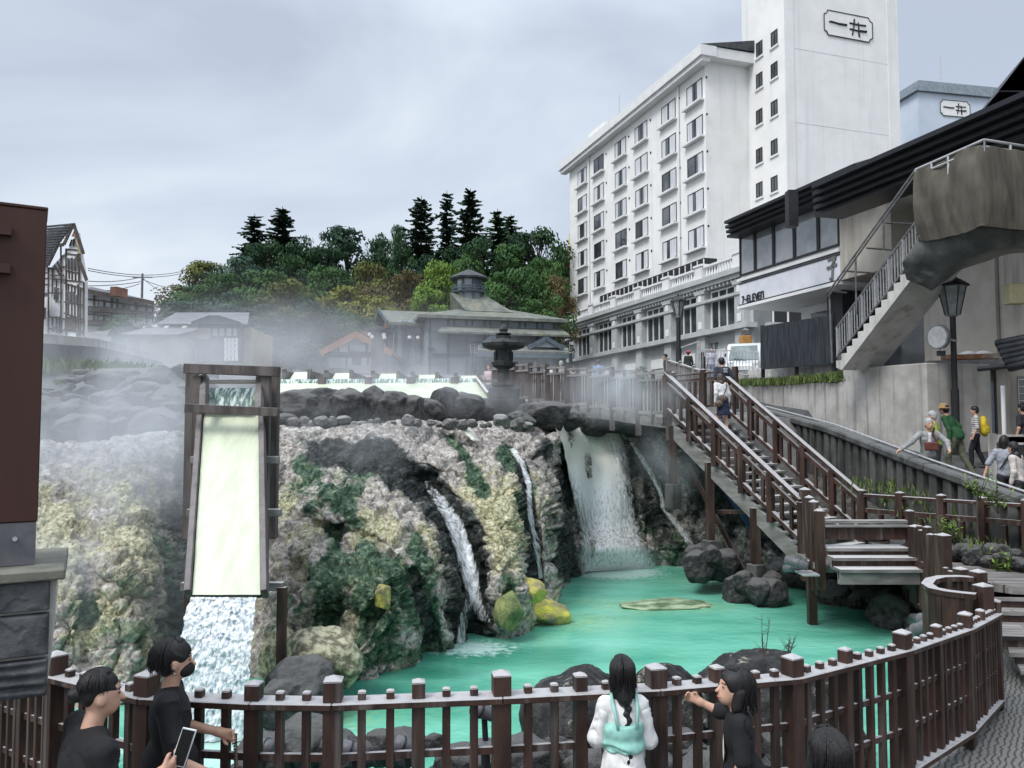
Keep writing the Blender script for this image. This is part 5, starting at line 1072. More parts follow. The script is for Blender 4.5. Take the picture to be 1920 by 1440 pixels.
# side (projecting) beige wall between glazed room and main wall, then main wall parallel to the street
o = MB(); FS.box(o, -2.6, -.005, zst - 1.05, zwt + .1, -6, .0); o.build('side_wall', M['beige'], shop)
FM = Face(*(lambda q: (q.x, q.y))(FS.p(0, 0, -1.3)), .31, -1)     # main wall: s grows towards the viewer
o = MB(); FM.box(o, 2.61, 24, -2.0, zwt - .75, -.4, 0); o.build('main_wall', M['beige'], shop)
for s_ in (5.6, 8.4, 9.2, 11.5, 14): fb(FM, 'wall_joint', s_ - .05, s_ + .05, -1.5, zwt - .8, -.01, .05, 'beiged', shop)
for z_ in (zst - .2,): fb(FM, 'wall_band', 2.7, 24, z_, z_ + .14, -.01, .08, 'beige', shop)
for px0, px1, y0, y1 in ((1659, 1672, 348, 442), (1681, 1693, 338, 428), (1707, 1722, 330, 405)):
    s0, s1 = FM.s(px0, 400), FM.s(px1, 400); o = MB(); FM.box(o, s0, s1, FM.z(y1, s0), FM.z(y0, s0), .003, .04); o.build('slit_window', M['black'], shop)
for px, py in ((1731, 297), (1745, 290), (1761, 284), (1776, 278), (1790, 272)):
    s_ = FM.s(px, py); o = MB(); q = FM.p(s_, FM.z(py, s_), .02); o.tube([q, q + V((FM.nx, FM.ny, 0)) * .14], .17, 14); o.build('round_vent', M['black'], shop)
# ground floor under the glazed room
o = MB(); FS.box(o, -2, b_s - 1.2, 1.4, zsb - .13, -6, -2.4); o.build('ground_floor_wall', M['trim'], shop)
o = MB(); FS.box(o, -2, b_s - 2.0, 1.9, zsb - .5, -2.39, -2.3); o.build('shop_window', M['glass'], shop)
o = MB(); FS.box(o, 1.0, 1.9, 1.4, zsb - .13, -2.2, -.9); o.build('black_column', M['black'], shop)
# roofs: stepped black metal layers
def steproof(s_far, s_near, face, zt_, n, stepo, stepz, name, pitch=.35, deep=9):
    for i in range(n):
        o = MB(); oo = 1.35 - stepo * i; z = zt_ - stepz * i; face.box(o, s_far + (.28 * i if s_far > s_near else -.28 * i), s_near, z - stepz + .01, z, -.8, oo); o.build(name, M['roofb'], shop)
    o = MB(); o.add([face.p(s_far, zt_, 1.35), face.p(s_near, zt_, 1.35), face.p(s_near, zt_ + deep * pitch, 1.35 - deep), face.p(s_far, zt_ + deep * pitch, 1.35 - deep)], [(0, 1, 2, 3)]); o.build(name, M['roofb'], shop)
zr1 = zy(436, FS.p(FS.s(1362, 440), 0, 1.35).y)
steproof(FS.off(1.35).s(1358, 440), -2.4, FS, zr1 + .05, 4, .22, .13, 'lower_roof')
q = P(1499, 346, 26.5); FR2 = Face(q.x + .4, q.y, .31, -1); FR2 = FR2.off(-1.35)
steproof(0, 22, FR2, zy(346, 26.5), 5, .24, .15, 'upper_roof', .3)
o = MB(); q = P(1486, 385, 29.5); o.box((q.x - .18, 29.4, q.z - .8), (q.x + .18, 29.8, zy(357, 29.5))); o.build('chimney', M['black'], shop)
# dark attic triangle above upper roof at far right
o = MB(); q0 = P(1880, 165, 19); o.add([P(1872, 170, 20), P(1925, 105, 20), P(2000, 60, 20), P(2000, 170, 20)], [(0, 1, 2, 3)]); o.extrude([P(1872, 172, 20), P(1925, 100, 20), P(2050, 60, 20), P(2050, 172, 20)], (0.5, 2, 0)); o.build('gable', M['roofb'], shop)
# external concrete stair
es = thing('concrete_staircase', 'external concrete stair with white steps and grey steel railings rising along the beige wall', 'staircase', P(1570, 690, 24))
h_ = V((.26, -1, 0)).normalized(); wv2 = V((-h_.y, h_.x, 0)); S0 = P(1568, 688, 24.0); NSt = 18; rise, run = .19, .25
for i in range(NSt):
    p = S0 + h_ * (run * i) + V((0, 0, rise * i)); o = MB(); q = p + h_ * run
    o.hexa([p - V((0, 0, .30 if i else .02)), q - V((0, 0, .30 - rise)), q + wv2 * 1.3 - V((0, 0, .30 - rise)), p + wv2 * 1.3 - V((0, 0, .3 if i else .02))], [p + V((0, 0, rise)), q + V((0, 0, rise)), q + wv2 * 1.3 + V((0, 0, rise)), p + wv2 * 1.3 + V((0, 0, rise))])
    o.build('step', M['stairw'] if 'stairw' in M else M.setdefault('stairw', mat('white_stair_paint', (0.50, 0.49, 0.46), (0.60, 0.59, 0.56), 2, .8, streak=((0.30, 0.27, 0.23), 3))), es)
top_ = S0 + h_ * (run * NSt) + V((0, 0, rise * NSt))
for off in (0.02, 1.28):
    a, b = S0 + wv2 * off + V((0, 0, 1.15)), top_ + wv2 * off + V((0, 0, 1.0))
    o = MB(); o.beam(a, b, .05, .06); o.build('handrail', M['metal'], es); o = MB(); o.beam(a - V((0, 0, .85)), b - V((0, 0, .85)), .04, .05); o.build('lower_rail', M['metal'], es)
    o = MB(); n = 40
    for k in range(n): q = a.lerp(b, (k + .5) / n); o.post(q.x, q.y, q.z - .85, q.z, .025 if k % 5 else .06)
    o.build('balusters', M['metal'] if off > 1 else M['galv'], es)
# taller pipe frame
for p0, p1 in (((1553, 548, 23.2), (1717, 318, 20.0)), ((1553, 556, 23.2), (1717, 327, 20.0)), ((1553, 545, 23.2), (1587, 549, 24)), ((1555, 550, 23.2), (1560, 680, 23.4)), ((1604, 480, 22.6), (1606, 590, 22.8)), ((1656, 402, 21.4), (1657, 470, 21.6)), ((1625, 465, 22), (1690, 470, 23.0)), ((1580, 508, 23), (1640, 512, 24)), ((1660, 418, 21.5), (1712, 420, 22.5))):
    o = MB(); o.tube([P(*p0), P(*p1)], .028, 6); o.build('pipe', M['metal'], es)
# platform and its railing with tarps
pf = thing('stair_platform', 'upper stair landing with steel rail beside the black eave', 'platform', top_)
A1 = P(1717, 318, 20.0); A2 = P(1845, 262, 18.0); A3 = P(1990, 285, 18.6)
zp = A1.z - 1.62
o = MB(); o.hexa([V((q.x, q.y, zp - .12)) for q in (A1, A2, A3, V((A3.x, 22, 0)))], [V((q.x, q.y, zp)) for q in (A1, A2, A3, V((A3.x, 22, 0)))]); o.build('slab', M['metal'], pf)
for dz in (0, -.16):
    for a, b in ((A1, A2), (A2, A3)):
        b2 = V((b.x, b.y, b.z)); o = MB(); o.tube([a + V((0, 0, dz)), b2 + V((0, 0, dz))], .03, 6); o.build('rail', M['galv'], pf)
for a, b, n in ((A1, A2, 4), (A2, A3, 3)):
    for k in range(n + 1): q = a.lerp(b, k / n); o = MB(); o.tube([V((q.x, q.y, zp)), q], .03, 6); o.build('rail_post', M['galv'], pf)
def cloth(name, label, rows, nx, ny, m, amp, seed):
    """rows: list of rows of points; a draped sheet through them"""
    a = np.array([[tuple(p) for p in r] for r in rows]); r_, c_, _ = a.shape; U = np.linspace(0, c_ - 1, nx); Vv = np.linspace(0, r_ - 1, ny); g = np.zeros((ny, nx, 3))
    for k in range(3):
        t = np.array([np.interp(U, range(c_), a[j, :, k]) for j in range(r_)]); g[:, :, k] = np.array([np.interp(Vv, range(r_), t[:, i]) for i in range(nx)]).T
    for _ in range(26): g[1:-1, 1:-1] = (g[:-2, 1:-1] + g[2:, 1:-1] + g[1:-1, :-2] + g[1:-1, 2:]) / 4
    v = g.reshape(-1, 3); sk = v + 0.35 * v[:, 2:3] * np.array([1, -.6, 0]); n1 = fbm(sk * np.array([2.6, 2.6, .35]), 1, seed) * 1.1 + .35 * fbm(sk * np.array([5.5, 5.5, .6]), 1, seed + 1); n2 = .35 * fbm(v * np.array([11, 11, 1.1]), 2, seed + 3)
    v[:, 0] -= amp * .35 * n1 + amp * .22 * n2; v[:, 1] -= amp * .7 * n1 + amp * .4 * n2
    o = mesh_obj(name, v, grid_faces(nx, ny), m, smooth=True); s_ = o.modifiers.new('s', 'SOLIDIFY'); s_.thickness = .02
    setp(o, label=label, category='tarp'); return o
M['tarp'] = mat('brown_tarp', (0.070, 0.062, 0.048), (0.115, 0.103, 0.083), 1.0, .92, .012, 9, (2.2, 2.2, .6)); M['tarpg'] = mat('grey_plastic_sheet', (0.075, 0.08, 0.078), (0.13, 0.135, 0.13), 1.0, .35, .02, 5, (1.6, 1.6, .8))
_A = [(1714, 322, 19.95), (1740, 312, 19.6), (1762, 303, 19.3), (1800, 284, 18.7), (1845, 270, 17.95), (1880, 278, 18.05), (1925, 288, 18.3), (1975, 300, 18.5)]
_B = [(1722, 450, 20.0), (1742, 452, 19.6), (1764, 448, 19.3), (1800, 440, 18.65), (1840, 424, 17.95), (1878, 430, 18.0), (1925, 433, 18.2), (1975, 436, 18.4)]
cloth('tarp', 'large olive-brown tarp hanging over the stair landing rail', [[P(a[0] + (b[0] - a[0]) * t - 5 * math.sin(pi * t), a[1] + (b[1] - a[1]) * t, a[2] + (b[2] - a[2]) * t - .10 * math.sin(pi * t)) for a, b in zip(_A, _B)] for t in (0, .25, .5, .75, 1)], 200, 110, M['tarp'], .15, 3)
cloth('plastic_sheet', 'grey plastic sheeting wrapped under the stair landing', [[P(1722, 447, 20.0), P(1770, 441, 19.4), P(1830, 425, 18.6), P(1920, 433, 18.8), P(1990, 440, 19)], [P(1692, 492, 20.4), P(1740, 485, 19.9), P(1830, 472, 18.9), P(1920, 462, 19), P(1990, 470, 19.4)], [P(1700, 524, 20.7), P(1747, 545, 20.6), P(1800, 505, 20.0), P(1900, 472, 20), P(1990, 480, 20.4)]], 90, 40, M['tarpg'], .17, 7)
# lower right: shutter bay, canopy, gutters
lr = thing('shutter_bay', 'lean-to with a white metal shutter and rusty canopy edge under the beige wall', 'lean-to', (13, 20, -.6))
FL = Face(*(lambda q: (q.x, q.y))(P(1742, 700, 23.2)), 1, -.35)
zg = -1.2; s1870 = FL.s(1868, 750)
fb(FL, 'frame', 0, 7, zg - .6, FL.z(690, 0), -.6, -.3, 'beige', lr); fb(FL, 'white_shutter', FL.s(1764, 760), s1870, zg - .5, FL.z(716, .5), -.29, -.22, 'bluew', lr)
fb(FL, 'post', s1870 + .02, s1870 + .35, zg - .5, FL.z(672, 0), -.28, .0, 'beige', lr); fb(FL, 'post', .05, .25, zg - .5, FL.z(690, 0), -.28, -.1, 'beige', lr)
fb(FL, 'canopy', -.1, s1870 + .3, FL.z(690, .3), FL.z(678, .3), -1.2, .5, 'metal', lr)
M['rust'] = mat('rusty_edge', (0.45, 0.42, 0.37), (0.28, 0.11, 0.04), 3, .8, streak=((.16, .07, .03), 5), stk=.6)
fb(FL, 'canopy_edge', .3, s1870, FL.z(677, .3), FL.z(668, .3), .1, .52, 'rust', lr)
for px in (1815, 1843): q = FL.p(FL.s(px, 660), FL.z(669, .5), 0); o = MB(); o.lathe(q, [(.30, 0), (.27, .06), (.13, .13), (.05, .15)], 14); o.build('dome_vent', M['trim'], lr)
fb(FL, 'lattice_window', s1870 + .6, 7, FL.z(850, 2), FL.z(705, 2), -.29, -.25, 'glass', lr)
o = MB()
for k in range(14): s_ = s1870 + .6 + k * .2; FL.box(o, s_, s_ + .02, FL.z(850, 2), FL.z(712, 2), -.24, -.22)
for k in range(8): z_ = FL.z(712, 2) - k * .2; FL.box(o, s1870 + .6, 7, z_, z_ + .02, -.215, -.2)
o.build('grille', M['galv'], lr)
o = MB(); q = P(1880, 720, 19.5); o.tube([V((q.x, q.y, 1.0)), V((q.x, q.y, -1.2)), V((q.x - .2, q.y - .1, -1.45))], .05, 8); o.build('drainpipe', M['trim'], lr)
o = MB()
for k in range(6):
    a, b = P(1893 - k * 5, 690 - k * 9, 18.6 + .1 * k), P(1980, 668 - k * 9, 17.6 + .1 * k); o.tube([a, b], .10, 8)
tr = o.build('tiled_eave', mat('black_tile', (0.012, 0.013, 0.016), (.03, .032, .038), 3, .35), None, True); setp(tr, label='end of a black glazed tile eave at the right edge above the gutter', category='roof')
o = MB(); o.tube([P(1835, 692, 19.6), P(1990, 676, 17.5)], .06, 8); g_ = o.build('gutter', M['black']); setp(g_, label='black gutter bar below the tiled eave at the right edge', category='gutter')
o = MB(); q = P(1908, 550, 19.4); o.box((q.x - .18, q.y, q.z - .25), (q.x + .22, q.y + .3, q.z + .25)); g_ = o.build('meter_box', mat('cream_box', (0.42, 0.38, 0.22), (.5, .45, .28), 2, .7), None, bevel=.02); setp(g_, label='small cream meter box on the beige wall', category='box')
for px, h2 in ((1862, .8), (1880, .75)):
    q = P(px, 880, 18.0); g_ = MB(); g_.post(q.x, q.y, ramp_z(18) - .1, q.z + h2, .12); g_.box((q.x, q.y - .05, q.z + h2 - .2), (q.x + 1.4, q.y + .05, q.z + h2 - .02)); g_ = g_.build('barrier', M['conc']); setp(g_, label='pale low barrier post in front of the lattice window' if px < 1870 else 'second pale barrier post just right of the first', category='barrier')
# ---------------- bathhouse ----------------
M['bhw'] = mat('grey_blue_boards', (0.20, 0.235, 0.255), (0.255, 0.29, 0.31), 1.5, .8, .01, 12, (.3, .3, 3))
M['bht'] = mat('slate_blue_trim', (0.075, 0.10, 0.12), (0.10, 0.13, 0.155), 2, .7)
M['moss'] = mat('mossy_slate_roof', (0.11, 0.125, 0.11), (0.20, 0.21, 0.18), 1.6, .85, .03, 7, streak=((0.30, 0.26, 0.08), 1.1), stk=.35)
bh = thing('bathhouse', 'grey-blue timber bathhouse with mossy slate roofs and an octagonal cupola', 'bathhouse', (-3, 60, 3.4))
DB = 56.0; c0 = P(801, 650, DB); FBh = Face(c0.x, c0.y, 1, .27); LB = FBh.s(1042, 640); ze = FBh.z(592, 0); zg = 3.0
def fbb(name, s0, s1, z0, z1, o0, o1, m='bhw', par=bh, f=FBh): o = MB(); f.box(o, s0, s1, z0, z1, o0, o1); return o.build(name, M[m], par)
fbb('wall', 0, LB, zg, ze, -12, 0)
def hip(f, s0, s1, o0, o1, z0, z1, rs0, rs1, ro, name='roof', par=bh, m='moss', th=.22):
    o = MB(); A, B, C, D = f.p(s0, z0, o1), f.p(s1, z0, o1), f.p(s1, z0, o0), f.p(s0, z0, o0); r0, r1 = f.p(rs0, z1, ro), f.p(rs1, z1, ro)
    dn = V((0, 0, -th)); o.add([A, B, C, D, r0, r1, A + dn, B + dn, C + dn, D + dn], [(0, 1, 5, 4), (1, 2, 5), (2, 3, 4, 5), (3, 0, 4), (0, 6, 7, 1), (1, 7, 8, 2), (2, 8, 9, 3), (3, 9, 6, 0), (9, 8, 7, 6)]); return o.build(name, M[m], par)
zr = zy(580, 63.5)
hip(FBh, -.7, LB + .7, -12.7, .7, ze, zr, FBh.s(846, 580) + 2.4, FBh.s(932, 581) + 2.6, -6)
for k in range(8):
    s_ = .1 + (LB - .3) * k / 7; fbb('wall_trim', s_, s_ + .16, zg, ze - .23, .002, .06, 'bht')
    if 0 < k: fbb('wall_trim', s_ + .45, s_ + .56, FBh.z(612, 4), ze - .23, .002, .06, 'bht')
fbb('wall_trim', .3, LB, FBh.z(668, 3), FBh.z(668, 3) + .14, .061, .09, 'bht'); fbb('wall_trim', 0.02, .5, FBh.z(655, 1), FBh.z(655, 1) + .1, .061, .09, 'bht')
# pent roofs
def pent(s0, s1, z0, z1, out, name='pent_roof'):
    o = MB(); A, B, C, D = FBh.p(s0, z0, out), FBh.p(s1, z0, out), FBh.p(s1 - .1, z1, .1), FBh.p(s0 + .5, z1, .1); dn = V((0, 0, -.14)); o.hexa([A + dn, B + dn, C + dn, D + dn], [A, B, C, D]); return o.build(name, M['moss'], bh)
sA = FBh.s(815, 620); pent(sA, LB + .6, FBh.z(625, sA), FBh.z(610, sA), 1.5)
sB = FBh.s(872, 650); z0 = FBh.z(655, sB) - .25; z1 = FBh.z(640, sB); pent(sB, LB + .6, z0, z1, 2.4)
fbb('fascia', sB - .1, LB + .6, z0 - .45, z0 - .15, 2.3, 2.42, 'bht')
fbb('dark_porch_panel', sB + 1.4, LB - .6, zg, z0 - .5, .063, .12, 'dframe')  # flat dark panel on the wall, standing in for depth under the porch
for px in (880, 925, 985, 1035):
    s_ = FBh.s(px, 680); fbb('porch_post', s_, s_ + .16, zg, z0 - .16, 2.0, 2.2, 'bht')
for px, hw in ((911, .75), (1008, 1.15)):
    s_ = FBh.s(px, 645); zq = z0 + .35; o = MB(); o.extrude([FBh.p(s_ - hw, zq, 2.0), FBh.p(s_ + hw, zq, 2.0), FBh.p(s_, zq + .55, 2.0)], V((-FBh.nx, -FBh.ny, 0)) * 1.6); g_ = o.build('dormer', M['bhw'], bh)
    for sg in (-1, 1): o = MB(); o.beam(FBh.p(s_ + sg * hw * 1.15, zq - .08, 2.05), FBh.p(s_, zq + .62, 2.05), .3, .12, up=(FBh.nx, FBh.ny, 0)); o.build('barge_board', M['bht'], g_)
# wing with gable to the left
q = P(746, 650, 57.0); FWg = Face(q.x, q.y, 1, .27); FGE = Face(q.x, q.y, -.27, 1); sW = FWg.s(801, 640); LG = FGE.s(713, 640); zwe = FWg.z(602, 0); zap = FGE.z(580, LG * .45)
fbb('wing_wall', 0, sW, zg + .1, zwe, -LG, 0, 'bhw', bh, FWg)
o = MB(); o.extrude([FWg.p(.01, zwe, 0), FWg.p(.01, zwe, -LG), FWg.p(.01, zap - .2, -LG / 2)], V((FWg.dx, FWg.dy, 0)) * sW); o.build('gable_wall', M['bhw'], bh)
o = MB(); dn = V((0, 0, -.2)); 
for ed in (.5, -LG - .5):
    A, B, C, D = FWg.p(-.8, zwe - .15, ed), FWg.p(sW + 3, zwe - .15, ed), FWg.p(sW + 3, zap, -LG / 2), FWg.p(-.8, zap, -LG / 2); o.hexa([A + dn, B + dn, C + dn, D + dn], [A, B, C, D])
o.build('wing_roof', M['moss'], bh)
for k in range(5): s_ = .15 + (LG - .5) * k / 4; fbb('gable_post', s_, s_ + .2, zg, zwe, .0, .12, 'bht', bh, FGE)
for k in range(4): s_ = .5 + (LG - .6) * k / 4; fbb('gable_window', s_, s_ + 1.4, zwe - 2.9, zwe - .5, .002, .05, 'glass', bh, FGE)
for z_ in (zwe - .35, zwe - 3.1): fbb('gable_band', 0, LG, z_, z_ + .2, .05, .14, 'bht', bh, FGE)
for a, b in ((FGE.p(-.5, zwe - .2, .8), FGE.p(LG / 2, zap + .05, .8)), (FGE.p(LG + .5, zwe - .2, .8), FGE.p(LG / 2, zap + .05, .8))): o = MB(); o.beam(a, b, .1, .32, up=(0, 0, 1)); o.build('barge_board', M['bht'], bh)
q = FGE.p(LG * .42, zwe + .1, .5); o = MB(); FGE.box(o, LG * .36, LG * .52, zwe - .2, zwe + .6, .2, .3); o.build('name_board', mat('red_brown_board', (.30, .10, .06), (.38, .14, .08), 3, .7), bh)
fbb('veranda_opening', .4, sW - 1.6, zwe - 3.6, zwe - .5, .003, .04, 'glass', bh, FWg)
for k in range(10): s_ = .45 + (sW - 2.1) * k / 9; fbb('veranda_baluster', s_, s_ + .06, zwe - 4.0, zwe - 2.7, .05, .12, 'bht', bh, FWg)
for s_ in (.25, sW - 1.6): fbb('veranda_post', s_, s_ + .16, zg, zwe, .05, .2, 'bht', bh, FWg)
for s_ in (.8, 1.4, 2.0): o = MB(); o.lathe(FWg.p(s_, zwe - 1.2, .3), [(.02, -.16), (.15, -.06), (.15, .06), (.02, .16)], 10); o.build('globe_lamp', M['trim'], bh)
fbb('side_window', sW - .9, sW - .4, zwe - 3.0, zwe - .4, .003, .05, 'glass', bh, FWg)
# upper gable and cupola
s0, s1 = FBh.s(836, 560) + 1.9, FBh.s(930, 570) + 1.9; cz = zy(584, 60.5); ct = zy(553, 63.5)
o = MB(); o.hexa([FBh.p(s0 + .2, cz, -3.2), FBh.p(s1 + .3, cz, -3.2), FBh.p(s1 + .3, cz, -8.8), FBh.p(s0 + .2, cz, -8.8)], [FBh.p(s0 - .5, ct, -5.9), FBh.p(s1 - 1.5, ct, -5.9), FBh.p(s1 - 1.5, ct, -6.1), FBh.p(s0 - .5, ct, -6.1)]); o.build('upper_roof', M['moss'], bh)
cc = P(879, 550, DB + 7); cc.z = 0; px2 = lambda w_: w_ / F * cc.y
def oc(name, prof, m, n=8): o = MB(); o.lathe(cc, [(px2(r), zy(y, cc.y)) for r, y in prof], n); return o.build(name, M[m], bh)
oc('cupola_base', [(25, 582), (25, 549)], 'bhw'); oc('cupola_deck', [(32, 550), (33, 547)], 'bht'); oc('cupola_wall', [(24, 547), (24, 518)], 'bhw')
o = MB()
for k in range(8):
    a = k * pi / 4 + pi / 8; r = px2(23.6); o.post(cc.x + cos(a) * r, cc.y + sin(a) * r, zy(580, cc.y), zy(518, cc.y), .2, a); r = px2(32); a2 = a + pi / 4
    for zz in (539, 543): o.beam((cc.x + cos(a) * r, cc.y + sin(a) * r, zy(zz, cc.y)), (cc.x + cos(a2) * r, cc.y + sin(a2) * r, zy(zz, cc.y)), .07, .07)
    o.post(cc.x + cos(a) * r, cc.y + sin(a) * r, zy(549, cc.y), zy(537, cc.y), .1, a)
o.build('cupola_railing', M['bht'], bh)
for k in range(8):
    a = k * pi / 4; r = px2(22.3); o = MB(); o.post(cc.x + cos(a) * r, cc.y + sin(a) * r, zy(542, cc.y), zy(521, cc.y), .06, a, d=.95); o.build('cupola_window', M['lglass' if k in (5, 6) else 'bht'], bh)
oc('cupola_roof', [(38, 525), (39, 522), (20, 513), (4, 506), (1.2, 505), (1, 494)], 'roofd')
# ---------------- gabled cafe house ----------------
M['orange'] = mat('orange_wood', (0.23, 0.10, 0.045), (0.30, 0.14, 0.07), 3, .7); M['dwood'] = mat('dark_house_wood', (0.045, 0.035, 0.03), (0.09, 0.075, 0.065), 3, .8)
ca = thing('gabled_house', 'small house with orange-brown gable boards, white gable wall and a pointed window', 'house', P(668, 700, 50))
FC_ = Face(P(602, 680, 50).x, 50, 1, .05); fc = lambda px, py: (FC_.s(px, py), FC_.z(py, FC_.s(px, py)))
def fcb(name, px0, px1, py0, py1, o0, o1, m, par=ca): o = MB(); s0, z0 = fc(px0, py1); s1, z1 = fc(px1, py0); FC_.box(o, s0, s1, z0, z1, o0, o1); return o.build(name, M[m], par)
ap_, lf_, rt_ = fc(669, 629), fc(603, 664), fc(738, 664)
o = MB(); o.extrude([FC_.p(lf_[0] + .3, lf_[1], 0), FC_.p(rt_[0] - .3, rt_[1], 0), FC_.p(ap_[0], ap_[1] - .1, 0)], V((-FC_.nx, -FC_.ny, 0)) * 8); o.build('gable_wall', M['trim'], ca)
for a in (lf_, rt_):
    o = MB(); o.beam(FC_.p(a[0], a[1], .5), FC_.p(ap_[0], ap_[1], .5), .12, .38, up=(0, 0, 1)); o.build('barge_board', M['orange'], ca)
    o = MB(); o.hexa([FC_.p(a[0], a[1], .5), FC_.p(ap_[0], ap_[1], .5), FC_.p(ap_[0], ap_[1], -8), FC_.p(a[0], a[1], -8)], [FC_.p(a[0], a[1] + .22, .45), FC_.p(ap_[0], ap_[1] + .22, .45), FC_.p(ap_[0], ap_[1] + .22, -8), FC_.p(a[0], a[1] + .22, -8)]); o.build('roof', M['orange'], ca)
fcb('lower_wall', 613, 733, 664, 706, -6, 0, 'dwood')
fcb('beam', 610, 735, 661, 665, .003, .2, 'dwood')
for px in (634, 653, 688): fcb('post', px, px + 2, 640 if px > 640 else 652, 661, .003, .1, 'orange')
w_ = fcb('window', 654, 688, 644, 660, .003, .06, 'dframe'); fcb('pane', 656, 686, 646, 659, .061, .08, 'lglass', w_)
for a, b in ((617, 648), (652, 660), (678, 688), (692, 700)): fcb('shop_window', a, b, 671, 690, .003, .06, 'lglass')
fcb('low_sign', 662, 702, 686, 700, .1, .3, 'woodg')
a2, l2, r2 = (ap_[0] + .1, fc(672, 617)[1]), fc(648, 628), fc(695, 628)
for a in (l2, r2): o = MB(); o.hexa([FC_.p(a[0], a[1], -3), FC_.p(a2[0], a2[1], -3), FC_.p(a2[0], a2[1], -7), FC_.p(a[0], a[1], -7)], [FC_.p(a[0], a[1] + .25, -2.9), FC_.p(a2[0], a2[1] + .25, -2.9), FC_.p(a2[0], a2[1] + .25, -7), FC_.p(a[0], a[1] + .25, -7)]); o.build('upper_roof', M['orange'], ca)
# lamp pillar
lp = thing('lamp_pillar', 'dark square pillar with a flat cap and white globe lamps beside the orange gabled house', 'lamp pillar', P(708, 700, 44))
q = P(708, 660, 44); o = MB(); o.post(q.x, q.y, 2.6, zy(618, 44), .62); o.build('pillar', M['dwood'], lp); o = MB(); o.post(q.x, q.y, zy(620, 44), zy(616, 44), 1.05, cap=.12); o.build('cap', M['dwood'], lp)
for dx, dz in ((-.38, 628), (-.25, 633), (.38, 629), (.42, 634)): o = MB(); o.lathe((q.x + dx, q.y - .3, zy(dz, 44)), [(.02, -.12), (.11, -.05), (.11, .05), (.02, .12)], 10); o.build('globe_lamp', M['trim'], lp)
# ---------------- left houses ----------------
M['tileg'] = mat('grey_tile_roof', (0.10, 0.105, 0.115), (0.17, 0.175, 0.185), 2, .6, .03, 5, (.4, .4, 4)); M['stucco'] = mat('white_stucco', (0.66, 0.67, 0.68), (0.74, 0.75, 0.76), 2, .85)
M['brick'] = mat('brown_panel', (0.22, 0.11, 0.075), (0.30, 0.16, 0.11), 3, .8); M['tan'] = mat('tan_wall', (0.33, 0.28, 0.19), (0.40, 0.35, 0.25), 2, .85)
class Px:
    """helper for far facades facing the viewer at one depth"""
    def __init__(s, d, slope=0.0, px0=0):
        s.f = Face(P(px0, 650, d).x, d, 1, slope)
    def c(s, px, py): a = s.f.s(px, py); return a, s.f.z(py, a)
    def box(s, name, px0, py0, px1, py1, o0, o1, m, par): o = MB(); a, z1 = s.c(px0, py0); b, z0 = s.c(px1, py1); s.f.box(o, a, b, z0, z1, o0, o1); return o.build(name, M[m], par)
    def poly(s, name, pts, o0, th, m, par): o = MB(); o.extrude([s.f.p(*s.c(*p), o0) for p in pts], V((s.f.nx, s.f.ny, 0)) * th); return o.build(name, M[m], par)
    def strips(s, name, segs, w_, o, m, par):
        for a, b in segs:
            k = MB(); k.beam(s.f.p(*s.c(*a), o), s.f.p(*s.c(*b), o), w_, .06, up=(s.f.nx, s.f.ny, 0)); k.build(name, M[m], par)
    def pt(s, px, py, o): return s.f.p(*s.c(px, py), o)
ht = thing('half_timbered_house', 'tall white half-timbered house with dark beams and a steep grey tiled roof', 'house', P(120, 640, 48))
G = Px(48, -.25, 92)
Y = lambda zx, zy_: (60 + zx / 4.8, 400 + zy_ / 4.8)
G.poly('gable_wall', [Y(315, 1115), Y(440, 1115), Y(478, 1110), Y(480, 620), Y(410, 170), Y(320, 330), Y(180, 480), Y(160, 1080)], -.2, .2, 'stucco', ht)
G.poly('bay_wall', [Y(305, 1100), Y(425, 1118), Y(428, 520), Y(425, 330), Y(320, 320)], .01, .06, 'stucco', ht)
G.poly('side_wall', [Y(60, 1080), Y(162, 1080), Y(162, 480), Y(60, 480)], -.35, .2, 'stucco', ht)
r_ = MB(); A, B, C, D = G.pt(*Y(416, 105), .3), G.pt(*Y(0, 108), -1.2), G.pt(*Y(0, 480), -.6), G.pt(*Y(185, 478), .3); E = G.pt(*Y(270, 300), .3)
r_.add([B, C, D, E, A], [(0, 1, 2, 3, 4)]); r_.build('roof', M['tileg'], ht)
o = MB()
for k in range(15):
    f_ = k / 15; y_ = 110 + 365 * f_; xe = np.interp(y_, [105, 300, 480], [416, 270, 185]); o.beam(G.pt(*Y(0, y_), .02 - .5 * (1 - f_)), G.pt(*Y(xe, y_), .34), .10, .10)
o.build('tile_rows', M['roofd'], ht)
G.strips('barge_board', [(Y(412, 105), Y(500, 372)), (Y(440, 380), Y(530, 610)), (Y(412, 105), Y(325, 292)), (Y(325, 292), Y(270, 298)), (Y(270, 298), Y(182, 478)), (Y(182, 478), Y(100, 480))], .2, .33, 'dwood', ht)
G.poly('soffit', [Y(415, 260), Y(440, 370), Y(495, 372), Y(420, 150)], .15, .05, 'tan', ht); G.poly('apex_panel', [Y(406, 168), Y(385, 215), Y(430, 230)], .2, .05, 'brick', ht)
V_ = lambda x, a, b: (Y(x, a), Y(x, b)); Hh = lambda y0, x0, x1, y1=None: (Y(x0, y0), Y(x1, y1 or y0))
